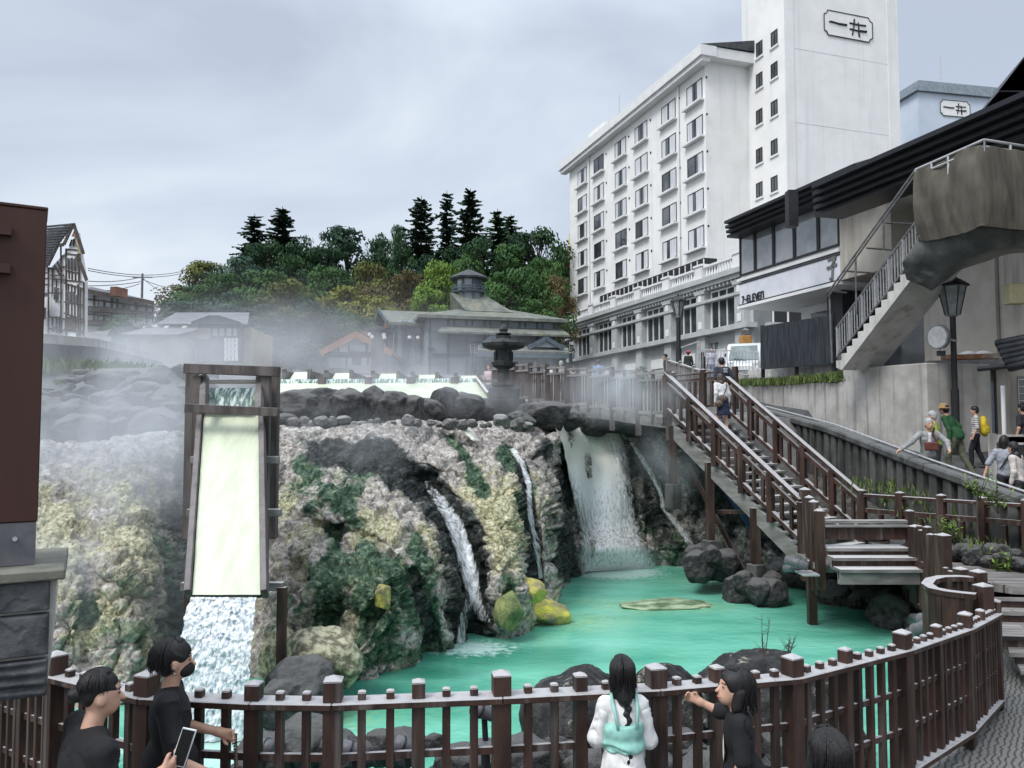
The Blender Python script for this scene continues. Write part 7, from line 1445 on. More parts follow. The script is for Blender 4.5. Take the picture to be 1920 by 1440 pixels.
def person(label, loc, head_deg, h=1.65, lean=0, arms=None, legs=None, top=(.02, .02, .022), sleeve='short', bottom='pants', bcol=(.03, .03, .035), hair='short', hairm=None, turn=0, nod=0, cell=.02, fingers=False, group=None, shoes=(.05, .05, .05), slim=1.0, extra=None, hem=None, hscale=1.0, palm=None):
    """facing local +Y; head_deg turns it anticlockwise from +Y"""
    k = h / 1.70; o = thing('person', label, 'person', loc, radians(head_deg), group); ORG[o.name] = V((0, 0, 0))
    PEL = V((0, 0, .92)); RT = Matrix.Rotation(-lean, 3, 'X'); T = lambda p: PEL + RT @ (V(p) - PEL)
    nb, hc = T((0, -.01, 1.42)), T((0, .0, 1.42)) + Matrix.Rotation(-lean * .4, 3, 'X') @ V((0, .035, .165))
    RH_ = Matrix.Rotation(radians(turn), 3, 'Z') @ Matrix.Rotation(-radians(nod), 3, 'X'); Hd = lambda p: hc + RH_ @ (V(p) * hscale)
    rm = [[RH_[i][j] for j in range(3)] for i in range(3)]; rt = [[RT[i][j] for j in range(3)] for i in range(3)]
    sh = [T((s_ * .165 * slim, 0, 1.385)) for s_ in (-1, 1)]
    if arms is None: arms = [None, None]
    jn = []
    for i, s_ in enumerate((-1, 1)):
        a = arms[i]
        if a is None: a = [T((s_ * .215, -.02, 1.11)), T((s_ * .225, .07, .87))]
        jn.append([V(a[0]), V(a[1])])
    legs = legs or [[(-.09, .02, .50), (-.09, -.02, .07)], [(.09, .02, .50), (.09, -.02, .07)]]
    S = lambda v: tuple(q * k for q in v); pr = []
    C = lambda a, b, r0, r1, kk=None: ('c', S(a), S(b), r0 * k, r1 * k) + ((kk,) if kk else ())
    E = lambda c, r, m=None: ('e', S(c), tuple(q * k for q in r), m)
    torso = lambda g: [E(PEL + V((0, 0, .02)), (.150 * slim + g, .100 + g, .12 + g)), E(T((0, 0, 1.08)), (.130 * slim + g, .092 + g, .15 + g), rt), E(T((0, .005, 1.26)), (.155 * slim + g, .105 + g, .17 + g), rt), C(sh[0] + V((.02, 0, -.01)), sh[1] - V((.02, 0, .01)), .055 + g, .055 + g)]
    body = torso(0) + [C(T((0, -.01, 1.36)), Hd((0, -.01, -.04)), .052, .048)]
    hs = hscale; body += [('e', S(hc + RH_ @ V((0, -.005, .02)) * hs), tuple(q * k * hs for q in (.073, .092, .100)), rm), ('e', S(Hd((0, .025, -.045))), tuple(q * k * hs for q in (.052, .062, .062)), rm), ('c', S(Hd((0, .088, .0))), S(Hd((0, .104, -.028))), .008 * k, .013 * k, .012)]
    for s_ in (-1, 1): body.append(('e', S(Hd((s_ * .074, -.005, -.01))), tuple(q * k * hs for q in (.010, .019, .030)), rm))
    for i, s_ in enumerate((-1, 1)):
        e_, w_ = jn[i]; body += [C(sh[i], e_, .046, .037), C(e_, w_, .037, .025)]; d = (w_ - e_).normalized(); pn = V((-s_, 0, 0)) if palm is None else V(palm[i]); ac = d.cross(pn).normalized(); pn = ac.cross(d).normalized()
        if fingers:
            body += [C(w_, w_ + d * .07 + ac * .018, .024, .020), C(w_, w_ + d * .07 - ac * .018, .024, .018)]
            for j, (off, L_) in enumerate(((.030, .060), (.010, .070), (-.010, .065), (-.029, .050))):
                b0 = w_ + d * .078 + ac * off; b1 = b0 + (d * .85 + pn * .45).normalized() * L_ * .55; b2 = b1 + (d * .35 + pn * .9).normalized() * L_ * .6; body += [C(b0, b1, .0098, .009, .006), C(b1, b2, .009, .0078, .006)]
            t0 = w_ + d * .025 + ac * .026; t1 = t0 + (ac * .6 + d * .7 + pn * .3).normalized() * .042; body += [C(t0, t1, .013, .011, .01), C(t1, t1 + (d * .8 + pn * .5).normalized() * .03, .0105, .009, .006)]
        else: body += [C(w_, w_ + d * .08, .027, .024), C(w_ + d * .07, w_ + d * .12 + pn * .03, .018, .013), C(w_ + d * .03, w_ + d * .07 + ac * .04, .013, .010)]
    hips = [V((-.085, 0, .90)), V((.085, 0, .90))]
    for i in (0, 1):
        kn, an = V(legs[i][0]), V(legs[i][1]); body += [C(hips[i], kn, .078 * slim, .053), C(kn, an, .052, .034), C(an, an + V((0, -.02, -.03)), .036, .034)]
    def part(name, prims, m, clips=(), kk=.02, fold=0, parent=o, smooth=True, cl=None):
        v, f = field_mesh(prims, (cl or cell), kk, clips)
        if fold: v = v + (fold * fbm(v * np.array([13, 13, 8]), 3, int(h * 100)) + fold * 1.6 * (np.exp(-np.abs(fbm(v * np.array([5, 5, 7]) + v[:, [2, 0, 1]] * 3, 2, int(h * 77))) * 12) - .4))[:, None] * np.array([1, 1, .2])
        return mesh_obj(name, v, f, m, parent, smooth)
    bo = part('body', body, SKIN)
    # clothing
    sl = {'short': .55, 'elbow': 1.0, 'long': 2.0}[sleeve]; tp = torso(.014)
    if hem: tp.append(C(PEL + V((0, 0, .08)), PEL + V((0, -.01, hem + .08)), .155, .165 + .0 * slim))
    for i in (0, 1):
        e_, w_ = jn[i]
        if sl <= 1: tp.append(C(sh[i], sh[i].lerp(e_, min(1, sl + .15)), .062, .060))
        else: tp += [C(sh[i], e_, .062, .053), C(e_, e_.lerp(w_, .9), .052, .040)]
    if bottom == 'dress': tp += [C(T((0, 0, 1.05)), (0, 0, .72), .15, .19), C((0, 0, .8), (0, 0, .42), .18, .235)]
    zc = (hem + .92 if hem else .84) if bottom != 'dress' else .40
    part('top', tp, cm(top), [(0, 0, -1, -zc * k)] , .03, .006)
    if bottom == 'pants':
        b_ = [E(PEL + V((0, 0, -.01)), (.158 * slim, .110, .115))]
        for i in (0, 1): kn, an = V(legs[i][0]), V(legs[i][1]); b_ += [C(hips[i], kn, .092 * slim, .070), C(kn, an.lerp(kn, .08), .068, .056)]
        part('trousers', b_, cm(bcol), (), .02, .004)
    elif bottom == 'skirt': part('skirt', [E(PEL + V((0, 0, .04)), (.155, .11, .09)), C(PEL, (0, 0, .50), .145, .20)], cm(bcol), [(0, 0, -1, -.50 * k)], .03, .008)
    for i in (0, 1):
        an = V(legs[i][1]); part('shoe', [C(an + V((0, -.04, -.035)), an + V((0, .13, -.045)), .040, .036), C(an + V((0, -.02, 0)), an + V((0, 0, -.03)), .042, .042)], cm(shoes), [(0, 0, -1, (.07 - V(legs[i][1]).z) * k + .0)] if False else (), .02)
    # hair
    hm = hairm or HAIRK; HE = lambda c, r: ('e', S(Hd(c)), tuple(q * k * hs for q in r), rm); HC = lambda a, b, r0, r1: ('c', S(Hd(a)), S(Hd(b)), r0 * k * hs, r1 * k * hs); cut = ('-e', S(Hd((0, .105, -.055))), tuple(q * k * hs for q in (.078, .085, .105)), rm)
    hp = [HE((0, -.012, .040), (.084, .100, .098)), HE((0, -.045, -.005), (.080, .070, .085))]
    if hair == 'bob': hp += [HC((-.06, -.02, 0), (-.066, -.015, -.10), .038, .034), HC((.06, -.02, 0), (.066, -.015, -.10), .038, .034), HC((0, -.06, 0), (0, -.06, -.11), .055, .05)]
    if hair in ('long', 'braid'): hp += [HC((0, -.06, 0), (0, -.075, -.14), .062, .055), HC((-.05, -.03, 0), (-.055, -.035, -.12), .04, .035), HC((.05, -.03, 0), (.055, -.035, -.12), .04, .035)]
    if hair == 'long': hp += [HC((0, -.075, -.14), (0, -.095, -.34), .075, .045), HC((-.04, -.075, -.14), (-.05, -.095, -.30), .045, .035), HC((.04, -.075, -.14), (.05, -.095, -.30), .045, .035)]
    if hair == 'bun': hp = [HE((0, -.012, .045), (.078, .094, .088)), HE((0, -.05, .01), (.070, .055, .06)), HE((-.0, -.125, .02), (.036, .036, .038)), HC((0, -.09, .03), (0, -.12, .02), .03, .026), HC((.02, -.12, 0), (.03, -.14, -.02), .01, .004), HC((-.02, -.12, 0), (-.03, -.14, -.02), .01, .004)]
    if hair != 'none': part('hair', hp + [cut], hm, (), .015, .004, o, True, min(cell, .012) if cell < .02 else cell)
    if cell <= .012 and hair != 'none':
        rs = random.Random(int(h * 997)); stb = MB(); Ld = {'short': .06, 'bob': .17, 'long': .36, 'braid': .12, 'bun': 0}[hair]
        for _ in range(330):
            az = rs.uniform(0, 2 * pi); fr = sin(az) > .45; lim = rs.uniform(.45, .62) if fr else (rs.uniform(1.5, 2.0) if hair != 'bun' else rs.uniform(1.2, 1.7)); pts = []
            g = 1.0 + rs.uniform(.0, .035)
            for j in range(6): th_ = .08 + lim * j / 5; pts.append(S(Hd((.085 * g * sin(th_) * cos(az), -.014 + .101 * g * sin(th_) * sin(az) - (.04 * sin(th_) if hair != 'bun' and not fr else 0), .040 + .099 * g * cos(th_)))))
            if not fr and Ld: q = V(pts[-1]); pts += [tuple(q + V((rs.gauss(0, .006), rs.gauss(0, .006), -Ld * .5 * k))), tuple(q * 1.0 + V((rs.gauss(0, .012), rs.gauss(0, .012), -Ld * rs.uniform(.7, 1.05) * k)))]
            stb.tube(pts, [.0026 * k] * (len(pts) - 1) + [.0008 * k], 4, False)
        stb.build('hair_strands', hm, o, True)
    if hair == 'braid':
        br = [];
        for j in range(12): t = j / 11; br.append(('e', S(Hd((.012 + .008 * (-1) ** j, -.085 - .02 * t, -.13 - .40 * t))), tuple(q * k for q in (.034 - .012 * t, .030 - .010 * t, .028)), rm))
        part('braid', br, hm, (), .012)
    if fingers:
        for s_ in (-1, 1):
            mb_ = MB(); mb_.lathe(S(Hd((s_ * .030, .080, .008))), [(.001, -.006), (.011, -.003), (.011, .003), (.001, .006)], 8, .4); mb_.build('eye', EYE, o, True)
            mb_ = MB(); mb_.tube([S(Hd((s_ * .045, .072, .030))), S(Hd((s_ * .018, .088, .032)))], .0035 * k, 5); mb_.build('eyebrow', hm, o, True)
        mb_ = MB(); mb_.tube([S(Hd((-.022, .080, -.062))), S(Hd((0, .088, -.060))), S(Hd((.022, .080, -.062)))], .006 * k, 6); mb_.build('mouth', LIP, o, True)
    o['_k'] = k
    return o, dict(Hd=Hd, T=T, k=k, S=S, C=C, E=E, part=part, hc=hc, sh=sh, rm=rm, jn=jn)
def world(o, p): return o.matrix_basis @ V(p)
def w_thing(o, k, p):
    """a point given in the body's 1.7 m frame, in world space"""
    c, s_ = cos(o.rotation_euler.z), sin(o.rotation_euler.z); p = V(p) * k; return V((o.location.x + p.x * c - p.y * s_, o.location.y + p.x * s_ + p.y * c, o.location.z + p.z))
# --- four near people ---
def at(px, d, z): p = P(px, 1250, d); return (p.x, d, z)
BLK = (.012, .012, .014)
p1, k1 = person('man with a small hair bun in a black T-shirt, holding up a phone', at(150, 4.2, -3.02), -50, 1.74, .12, arms=[None, [(.27, .10, 1.12), (.20, .34, 1.19)]], top=BLK, sleeve='elbow', hair='bun', cell=.010, fingers=True, turn=-8, slim=1.55, palm=[(1, 0, 0), (-1, 0, .3)])
a = w_thing(p1, k1['k'], (.20 - .02, .44, 1.24)); b = a + V((.035, .02, .14))
ph = thing('smartphone', 'white smartphone held by the man with the hair bun', 'phone', a); o = MB(); o.beam(a - V((.012, 0, .05)), b + V((.01, 0, .0)), .075, .009, up=(.3, -1, .1)); o.build('phone_case', cm((.75, .80, .80), .4), ph, bevel=.003); o = MB(); o.beam(a - V((.008, .0062, .042)), b + V((.006, -.0062, -.006)), .064, .003, up=(.3, -1, .1)); o.build('screen', EYE, ph)
p2, k2 = person('woman with short black hair, black face mask and loose black T-shirt, holding a beaded strap', at(322, 4.95, -3.02), -72, 1.71, -.02, arms=[[(-.26, .05, 1.12), (-.16, .27, 1.08)], [(.25, .06, 1.08), (.19, .30, .93)]], top=BLK, sleeve='elbow', hair='short', cell=.010, fingers=True, turn=0, hem=-.14, palm=[(1, 0, -.2), (-1, 0, -.4)])
k2['part']('face_mask', [('e', k2['S'](k2['Hd']((0, .048, -.048))), tuple(q * k2['k'] for q in (.058, .062, .052)), k2['rm'])], cm((.015, .015, .016)), [], .01)
o = MB(); o.lathe(k2['S'](k2['Hd']((.080, 0, -.055))), [(.001, -.008), (.007, 0), (.001, .008)], 8); o.build('earring', M['galv'], p2, True)
st_ = MB(); h0 = w_thing(p2, k2['k'], (-.14, .36, 1.06)); h1 = w_thing(p2, k2['k'], (.17, .39, .90))
def chain(mb, a, b, sag, n=26):
    for j in range(n): t = j / (n - 1); q = a.lerp(b, t) - V((0, 0, sag * 4 * t * (1 - t))); mb.lathe(q, [(.002, -.009), (.008, -.003), (.008, .003), (.002, .009)], 6)
chain(st_, h0, h0 + V((.03, 0, -.42)), 0, 24); chain(st_, h0 + V((.015, 0, 0)), h1, .02, 24); chain(st_, h1, h1 + V((.0, 0, -.36)), 0, 20)
for dx in (-.02, .02, .05): st_.tube([h1, h1 + V((dx, 0, -.12)), h1 + V((dx * 2.5, 0, -.30))], .003, 4)
setp(st_.build('beaded_strap', cm((.07, .055, .04), .35), None, True), label='dark beaded bag strap hanging from the masked woman\'s hands', category='strap')
p3, k3 = person('girl with a long braid in a loose white dress and mint green camisole', at(1168, 5.30, -3.0), 4, 1.47, .04, arms=[[(-.20, .03, 1.12), (-.14, .22, 1.20)], [(.20, .03, 1.10), (.11, .24, 1.10)]], top=(.78, .78, .77), sleeve='long', bottom='dress', hair='braid', cell=.010, fingers=True, slim=.80, hscale=1.10, nod=8)
S3 = k3['S']; T3 = k3['T']
k3['part']('camisole', [k3['E'](T3((0, 0, 1.22)), (.162, .158, .15)), k3['E'](T3((0, 0, 1.10)), (.172, .168, .10))], cm((.30, .60, .52)), [(0, 0, 1, 1.27 * k3['k']), (0, 0, -1, -1.07 * k3['k'])], .02, .012)
for s_ in (-1, 1): o = MB(); o.tube([S3(T3((s_ * .07, -.155, 1.25))), S3(T3((s_ * .085, -.125, 1.36))), S3(T3((s_ * .095, -.03, 1.475)))], .012 * k3['k'], 6); o.build('strap', cm((.30, .60, .52)), p3, True)
k3['part']('puff_sleeve', [k3['C']((-.15, .0, 1.33), (-.20, .02, 1.14), .055, .066), k3['C']((-.20, .02, 1.14), (-.17, .13, 1.17), .064, .04)], cm((.78, .78, .77)), (), .03, .010); k3['part']('puff_sleeve', [k3['C']((.15, .0, 1.33), (.20, .02, 1.12), .055, .066), k3['C']((.20, .02, 1.12), (.15, .14, 1.11), .064, .04)], cm((.78, .78, .77)), (), .03, .010)
p4, k4 = person('girl with a black bob and black T-shirt, one arm stretched to the fence rail', at(1378, 5.12, -3.0), 70, 1.38, .10, arms=[[(-.22, .16, 1.22), (-.06, .36, 1.30)], [(.24, .30, 1.36), (.20, .50, 1.52)]], top=BLK, sleeve='elbow', bottom='pants', bcol=BLK, hair='bob', cell=.009, fingers=True, slim=.92, hscale=1.16, nod=-14, turn=14, hem=-.1) if False else person('girl with a black bob and black T-shirt, one arm stretched to the fence rail', at(1390, 5.15, -3.0), 78, 1.44, .06, arms=[[(-.20, .02, 1.14), (-.18, .10, .90)], [(.22, .16, 1.34), (.22, .30, 1.40)]], top=BLK, sleeve='elbow', bottom='pants', bcol=BLK, hair='bob', cell=.009, fingers=True, slim=.92, hscale=1.16, nod=-12, turn=22, hem=-.1)
o = MB(); o.lathe((0, 0, 0), [(.001, -.09), (.03, -.05), (.042, -.01), (.03, .04), (.012, .07), (.001, .09)], 12, .12); pm = o.build('shirt_print', cm((.75, .72, .62)), p4, True); pm.location = V(k4['S'](k4['T']((-.05, .125, 1.17)))); 
p5, k5 = person('person whose black-haired head top alone shows at the bottom edge', at(1556, 3.6, -3.02), 0, 1.66, .05, top=(.02, .02, .02), hair='bob', cell=.012, hscale=1.0)
# --- people on the ramp ---
def rp_(px, d): p = P(px, 800, d); return (p.x, d, ramp_z(d))
p6, k6 = person('grey-haired old man in a grey cardigan leaning on the ramp parapet', rp_(1738, 16.55), 168, 1.72, .18, arms=[[(-.30, .22, 1.22), (-.28, .42, 1.06)], [(.36, .26, 1.22), (.62, .38, 1.05)]], top=(.27, .28, .28), sleeve='long', bcol=(.10, .10, .10), hair='short', hairm=HAIRG, cell=.014, fingers=True, turn=12)
o = MB(); b6 = w_thing(p6, k6['k'], (.02, .33, 1.14)); o.post(b6.x, b6.y, b6.z - .09, b6.z + .08, .24, p6.rotation_euler.z, d=.10); bg = thing('shoulder_bag', 'reddish-brown leather bag on the chest of the old man in the grey cardigan', 'bag', b6 - V((0, 0, .1))); o.build('bag_body', cm((.13, .035, .025), .4), bg, bevel=.02)
o = MB(); o.tube([b6 + V((.12, 0, .05)), w_thing(p6, k6['k'], (-.05, .20, 1.38)), w_thing(p6, k6['k'], (-.13, .02, 1.50))], .02, 6); o.build('strap', cm((.05, .02, .015)), bg)
k6['part']('shirt_front', [k6['C'](k6['T']((0, .10, 1.40)), k6['T']((0, .115, 1.15)), .035, .045)], cm((.62, .60, .64)))
p7, k7 = person('stooping man in a dark green jacket and a tan bucket hat walking up the ramp', rp_(1792, 18.6), 38, 1.78, .38, arms=[None, [(.22, .02, 1.16), (.22, .10, .92)]], legs=[[(-.09, .14, .50), (-.09, .10, .07)], [(.09, -.10, .52), (.09, -.32, .09)]], top=(.018, .075, .028), sleeve='long', bcol=(.10, .115, .075), hair='short', cell=.016, hem=-.04)
S7 = k7['Hd']; o = MB(); hp_ = V(k7['S'](S7((0, 0, .045)))); o.lathe(hp_, [(.155, -.012), (.17, -.02), (.10, .015), (.095, .07), (.085, .095), (.02, .105)], 16); o.build('bucket_hat', cm((.32, .20, .09)), p7, True)
person('grey-haired person in a lime green top half hidden behind the old man', rp_(1756, 18.0), 60, 1.66, .1, top=(.28, .34, .08), hair='short', hairm=HAIRG, cell=.02)
p8, k8 = person('woman in a white and grey striped top and black trousers walking with a yellow backpack', rp_(1829, 19.8), 62, 1.52, -.04, legs=[[(-.09, .12, .50), (-.09, .12, .07)], [(.09, -.04, .50), (.09, -.22, .09)]], top=(.5, .48, .48), sleeve='elbow', bcol=(.015, .015, .02), hair='short', cell=.016)
stripe = bpy.data.materials.new('striped_cloth'); stripe.use_nodes = True; t = stripe.node_tree; wv_ = t.nodes.new('ShaderNodeTexWave'); wv_.bands_direction = 'Z'; wv_.inputs['Scale'].default_value = 7; wv_.inputs['Distortion'].default_value = .4; co = t.nodes.new('ShaderNodeTexCoord'); t.links.new(co.outputs['Object'], wv_.inputs[0]); rr_ = t.nodes.new('ShaderNodeValToRGB'); rr_.color_ramp.interpolation = 'CONSTANT'; rr_.color_ramp.elements[0].color = (.13, .11, .12, 1); rr_.color_ramp.elements[1].position = .42; rr_.color_ramp.elements[1].color = (.62, .60, .60, 1); t.links.new(wv_.outputs[0], rr_.inputs[0]); t.links.new(rr_.outputs[0], t.nodes['Principled BSDF'].inputs[0])
for c in bpy.data.objects:
    if c.parent == p8 and c.name.startswith('top'): c.data.materials[0] = stripe
def backpack(owner, kk, col, label, w_=.15, hh=.20, dy=-.19):
    k = kk['k']; th = thing('backpack', label, 'backpack', w_thing(owner, k, (0, dy, 1.05)), owner.rotation_euler.z); ORG[th.name] = V((0, 0, 0))
    v, f = field_mesh([('e', (0, 0, .12), (w_, .10, hh)), ('e', (0, -.03, .0), (w_ * .95, .11, hh * .7))], .018); v = v + .014 * fbm(v * 13, 3, 5)[:, None]; mesh_obj('bag_body', v, f, cm(col, .6), th, True); v, f = field_mesh([('e', (0, -.09, .02), (w_ * .7, .04, hh * .45))], .016); mesh_obj('pocket', v, f, cm(tuple(c * .8 for c in col), .6), th, True); return th
backpack(p8, k8, (.62, .47, .03), 'bright yellow backpack on the woman in the striped top', .17, .23)
p9, k9 = person('woman with a black bob and pale grey T-shirt, back turned, behind the parapet', rp_(1884, 15.1), -18, 1.60, .1, arms=[[(-.30, .05, 1.14), (-.36, .05, .95)], None], top=(.30, .32, .36), sleeve='elbow', hair='bob', cell=.015, turn=-20)
o = MB(); o.tube([k9['S'](k9['T']((.14, -.10, 1.42))), k9['S'](k9['T']((0, -.13, 1.25))), k9['S'](k9['T']((-.14, -.13, 1.02)))], .014, 6); o.build('bag_strap', cm((.02, .02, .02)), p9)
person('woman with long dark hair and pale beige sleeves at the right edge behind the parapet', rp_(1908, 14.7), 35, 1.56, .12, top=(.55, .50, .46), sleeve='long', hair='long', cell=.016)
pR, kR = person('person in dark clothes with a red backpack at the right edge by the lattice window', rp_(1922, 19.0), 20, 1.70, .05, top=(.03, .03, .04), hair='short', cell=.02); backpack(pR, kR, (.45, .02, .03), 'red backpack at the right edge of the ramp', .17, .22)
# --- people on the stairs and the street ---
q = L0 + u * 2.35 + wv * 1.05; zst_ = q.z - RH + .05
p12, k12 = person('woman in a white blouse and navy skirt climbing the top of the wooden stairs', (P(1356, 760, q.y).x, q.y, zst_), 18, 1.34, .22, legs=[[(-.09, .16, .58), (-.09, .10, .24)], [(.09, .02, .50), (.09, -.05, .07)]], top=(.66, .66, .66), sleeve='long', bottom='skirt', bcol=(.02, .028, .06), hair='long', hairm=HAIRB, cell=.016)
b12 = w_thing(p12, k12['k'], (-.12, -.15, .98)); bg = thing('handbag', 'brown shoulder bag on the back of the woman climbing the stairs', 'bag', b12); v, f = field_mesh([('e', (b12.x, b12.y, b12.z), (.11, .05, .08)), ('e', (b12.x - .08, b12.y, b12.z - .12), (.10, .06, .07))], .015); mesh_obj('bag_body', v, f, cm((.12, .09, .07), .5), bg, True); o = MB(); o.tube([b12, w_thing(p12, k12['k'], (.05, -.12, 1.3)), w_thing(p12, k12['k'], (.12, 0, 1.44))], .012, 5); o.build('strap', cm((.08, .05, .04)), bg)
pM, kM = person('man in a dark printed T-shirt just ahead of the woman on the stairs', (P(1357, 740, 19.4).x, 19.4, zt), 10, 1.50, .16, arms=[None, [(.27, .0, 1.12), (.26, .08, .90)]], top=(.03, .035, .05), sleeve='elbow', bcol=(.02, .02, .025), hair='short', cell=.016)
o = MB()
for j, (z_, w_) in enumerate(((1.36, .13), (1.32, .10), (1.27, .12))): a = V(kM['S'](kM['T']((-w_ / 2 + .03, -.128, z_)))); b = V(kM['S'](kM['T']((w_ / 2 + .03, -.128, z_)))); o.beam(a, b, .01, .018)
o.build('shirt_print', cm((.7, .7, .72)), pM)
def sp(px, d, zz=None): return (P(px, 690, d).x, d, float(street_z(d)) if zz is None else zz)
for px, d, hd, hh, tcol, slv, bcol, hr_, lb in [(1334, 36, 170, 1.68, (.50, .52, .60), 'long', (.16, .22, .32), 'short', 'person in a pale lilac shirt and jeans standing behind the metal street fence'), (1366, 36.5, -60, 1.66, (.03, .035, .09), 'short', (.45, .45, .47), 'short', 'person in a navy polo shirt and cap beside the white van'),
        (1291, 37, 0, 1.5, (.03, .04, .035), 'long', (.03, .03, .03), 'short', 'person with a red cap and dark jacket behind the street fence'), (1250, 33, 70, 1.66, (.05, .045, .04), 'long', (.05, .05, .06), 'short', 'man in a black cap and tan and dark vest leaning on the upper railing'), (1318, 37.5, 0, 1.45, (.04, .03, .03), 'long', (.03, .03, .03), 'bob', 'dark-haired person low behind the lilac-shirted one'),
        (1028, 30, 150, 1.55, (.60, .58, .58), 'short', (.1, .1, .1), 'bob', 'woman in a white top on the upper boardwalk near the bathhouse'), (1052, 30.5, 0, 1.62, (.28, .27, .24), 'long', (.1, .1, .1), 'short', 'grey-capped person in a beige jacket beyond the upper railing'), (1075, 29, 0, 1.45, (.05, .05, .05), 'long', (.1, .1, .1), 'short', 'small dark-haired person beyond the upper railing'), (1122, 31, 0, 1.62, (.14, .24, .42), 'short', (.1, .1, .1), 'short', 'person in a blue shirt beyond the upper railing in the steam'), (918, 29, 160, 1.55, (.6, .45, .48), 'short', (.2, .2, .2), 'bob', 'woman in pink and white beside the stone lantern roof')]:
    person(lb, sp(px, d), hd, hh, .05, top=tcol, sleeve=slv, bcol=bcol, hair=hr_, cell=.028, hairm=HAIRG if 'grey' in lb else None)
pc, kc = None, None
for px, d, zt_, col, nm in ((1291, 37, 1.5, (.5, .04, .06), 'red cap on the person behind the street fence'), (1366, 36.5, 1.66, (.45, .08, .12), 'white and red cap on the person in the navy polo shirt')):
    c = V(sp(px, d)) + V((0, .02, zt_ - .03)); o = MB(); o.lathe(c, [(.11, -.06), (.11, -.01), (.07, .03), (.01, .045)], 10); setp(o.build('cap', cm(col), None, True), label=nm, category='cap')
# ---------------- van ----------------
van = thing('van', 'small white van with a yellow number plate parked beside the black board fence', 'van', (0, 0, 0))
M['vanw'] = mat('van_paint', (.66, .70, .72), None, rough=.25, spec=.6); M['tyre'] = mat('tyre', (.02, .02, .02), None, rough=.9)
def vprof(w_, pts): o = MB(); o.extrude([(-w_ / 2, y, z) for y, z in pts], (w_, 0, 0)); return o
body = [(-1.60, .32), (1.7, .32), (1.7, 1.86), (1.6, 1.92), (-.75, 1.93), (-.95, 1.86), (-1.42, 1.12), (-1.60, .92), (-1.66, .5)]
vprof(1.475, body).build('body', M['vanw'], van, bevel=.05)
o = MB(); o.hexa([(-.62, -1.44, 1.15), (.62, -1.44, 1.15), (.62, -1.40, 1.14), (-.62, -1.40, 1.14)], [(-.56, -1.02, 1.80), (.56, -1.02, 1.80), (.56, -.98, 1.79), (-.56, -.98, 1.79)]); ws_ = o.build('windscreen', mat('tinted_windscreen', (.12, .17, .17), (.25, .30, .30), 2, .08, spec=.9), van)
for s_ in (-1, 1):
    o = MB(); o.hexa([(s_ * .50 - .14, -1.64, .74), (s_ * .50 + .14, -1.64, .74), (s_ * .50 + .14, -1.5, .74), (s_ * .50 - .14, -1.5, .74)], [(s_ * .54 - .14, -1.57, 1.04), (s_ * .54 + .14, -1.57, 1.04), (s_ * .54 + .14, -1.4, 1.04), (s_ * .54 - .14, -1.4, 1.04)]); o.build('headlight', mat('headlight_glass', (.35, .37, .38), (.75, .77, .78), 8, .1), van)
    o = MB(); o.tube([(s_ * .78, -1.0, .29), (s_ * .62, -1.0, .29)], .28, 18); w_ = o.build('wheel', M['tyre'], van); o = MB(); o.tube([(s_ * .783, -1.0, .29), (s_ * .7, -1.0, .29)], .16, 12); o.build('rim', M['galv'], w_)
    o = MB(); o.box((s_ * .74, .0, 1.0), (s_ * .745, 1.4, 1.7)); o.build('side_window', M['glass'], van); o = MB(); o.box((s_ * .76, -1.2, 1.1), (s_ * .92, -1.12, 1.32)); o.build('wing_mirror', M['vanw'], van, bevel=.02)
    o = MB(); o.beam((s_ * .1, -1.46, 1.13), (s_ * .1 - .45, -1.40, 1.22), .02, .02); o.build('wiper', M['dframe'], van)
    o = MB(); o.tube([(s_ * .60, -1.67, .50), (s_ * .60, -1.6, .50)], .06, 10); o.build('fog_lamp', M['dframe'], van)
for z_ in (.60, .66): o = MB(); o.box((-.42, -1.675, z_ - .02), (.42, -1.6, z_ + .02)); o.build('grille', M['dframe'], van)
o = MB(); o.box((-.38, -1.68, .40), (-.05, -1.66, .56)); o.build('number_plate', mat('yellow_plate', (.85, .55, .03), (.8, .5, .04), 30, .5), van)
o = MB(); o.lathe((0, -1.56, .92), [(.02, -.02), (.035, 0), (.02, .02)], 8); o.build('emblem', M['galv'], van)
vp = P(1408, 690, 35.5); van.location = (vp.x, 35.5 + .5, float(street_z(35.5)) - .05); van.rotation_euler = (0, 0, -.42)
# ---------------- street lamps ----------------
def street_lamp(px, d, ytop, ybase, label, hw, second=None):
    q = P(px, ybase, d); z1 = zy(ytop, d); r = hw / F * d; lp_ = thing('street_lamp', label, 'street lamp', q)
    hh = r * 2.9; o = MB(); o.tube([q, V((q.x, q.y, z1 - hh * .95))], .075, 10); o.build('pole', M['black'], lp_)
    o = MB(); o.tube([q, q + V((0, 0, (z1 - q.z) * .36))], .10, 10); o.build('base_sleeve', M['black'], lp_)
    o = MB(); o.lathe((q.x, q.y, z1 - hh), [(.10, -.05), (r * .42, 0), (r * .80, hh * .62), (r * .86, hh * .64)], 6); o.build('lantern_glass', mat('frosted_lamp_glass', (.20, .22, .22), (.34, .36, .36), 3, .3), lp_)
    o = MB()
    for k in range(6): a = 2 * pi * (k + .5) / 6; o.tube([(q.x + cos(a) * r * .43, q.y + sin(a) * r * .43, z1 - hh), (q.x + cos(a) * r * .82, q.y + sin(a) * r * .82, z1 - hh * .37)], .018, 4)
    o.build('lantern_frame', M['black'], lp_)
    o = MB(); o.lathe((q.x, q.y, z1 - hh * .36), [(r * 1.05, 0), (r * 1.0, .05), (r * .35, hh * .2), (r * .12, hh * .24), (r * .14, hh * .30), (.01, hh * .36)], 6); o.build('lantern_cap', M['black'], lp_); return lp_
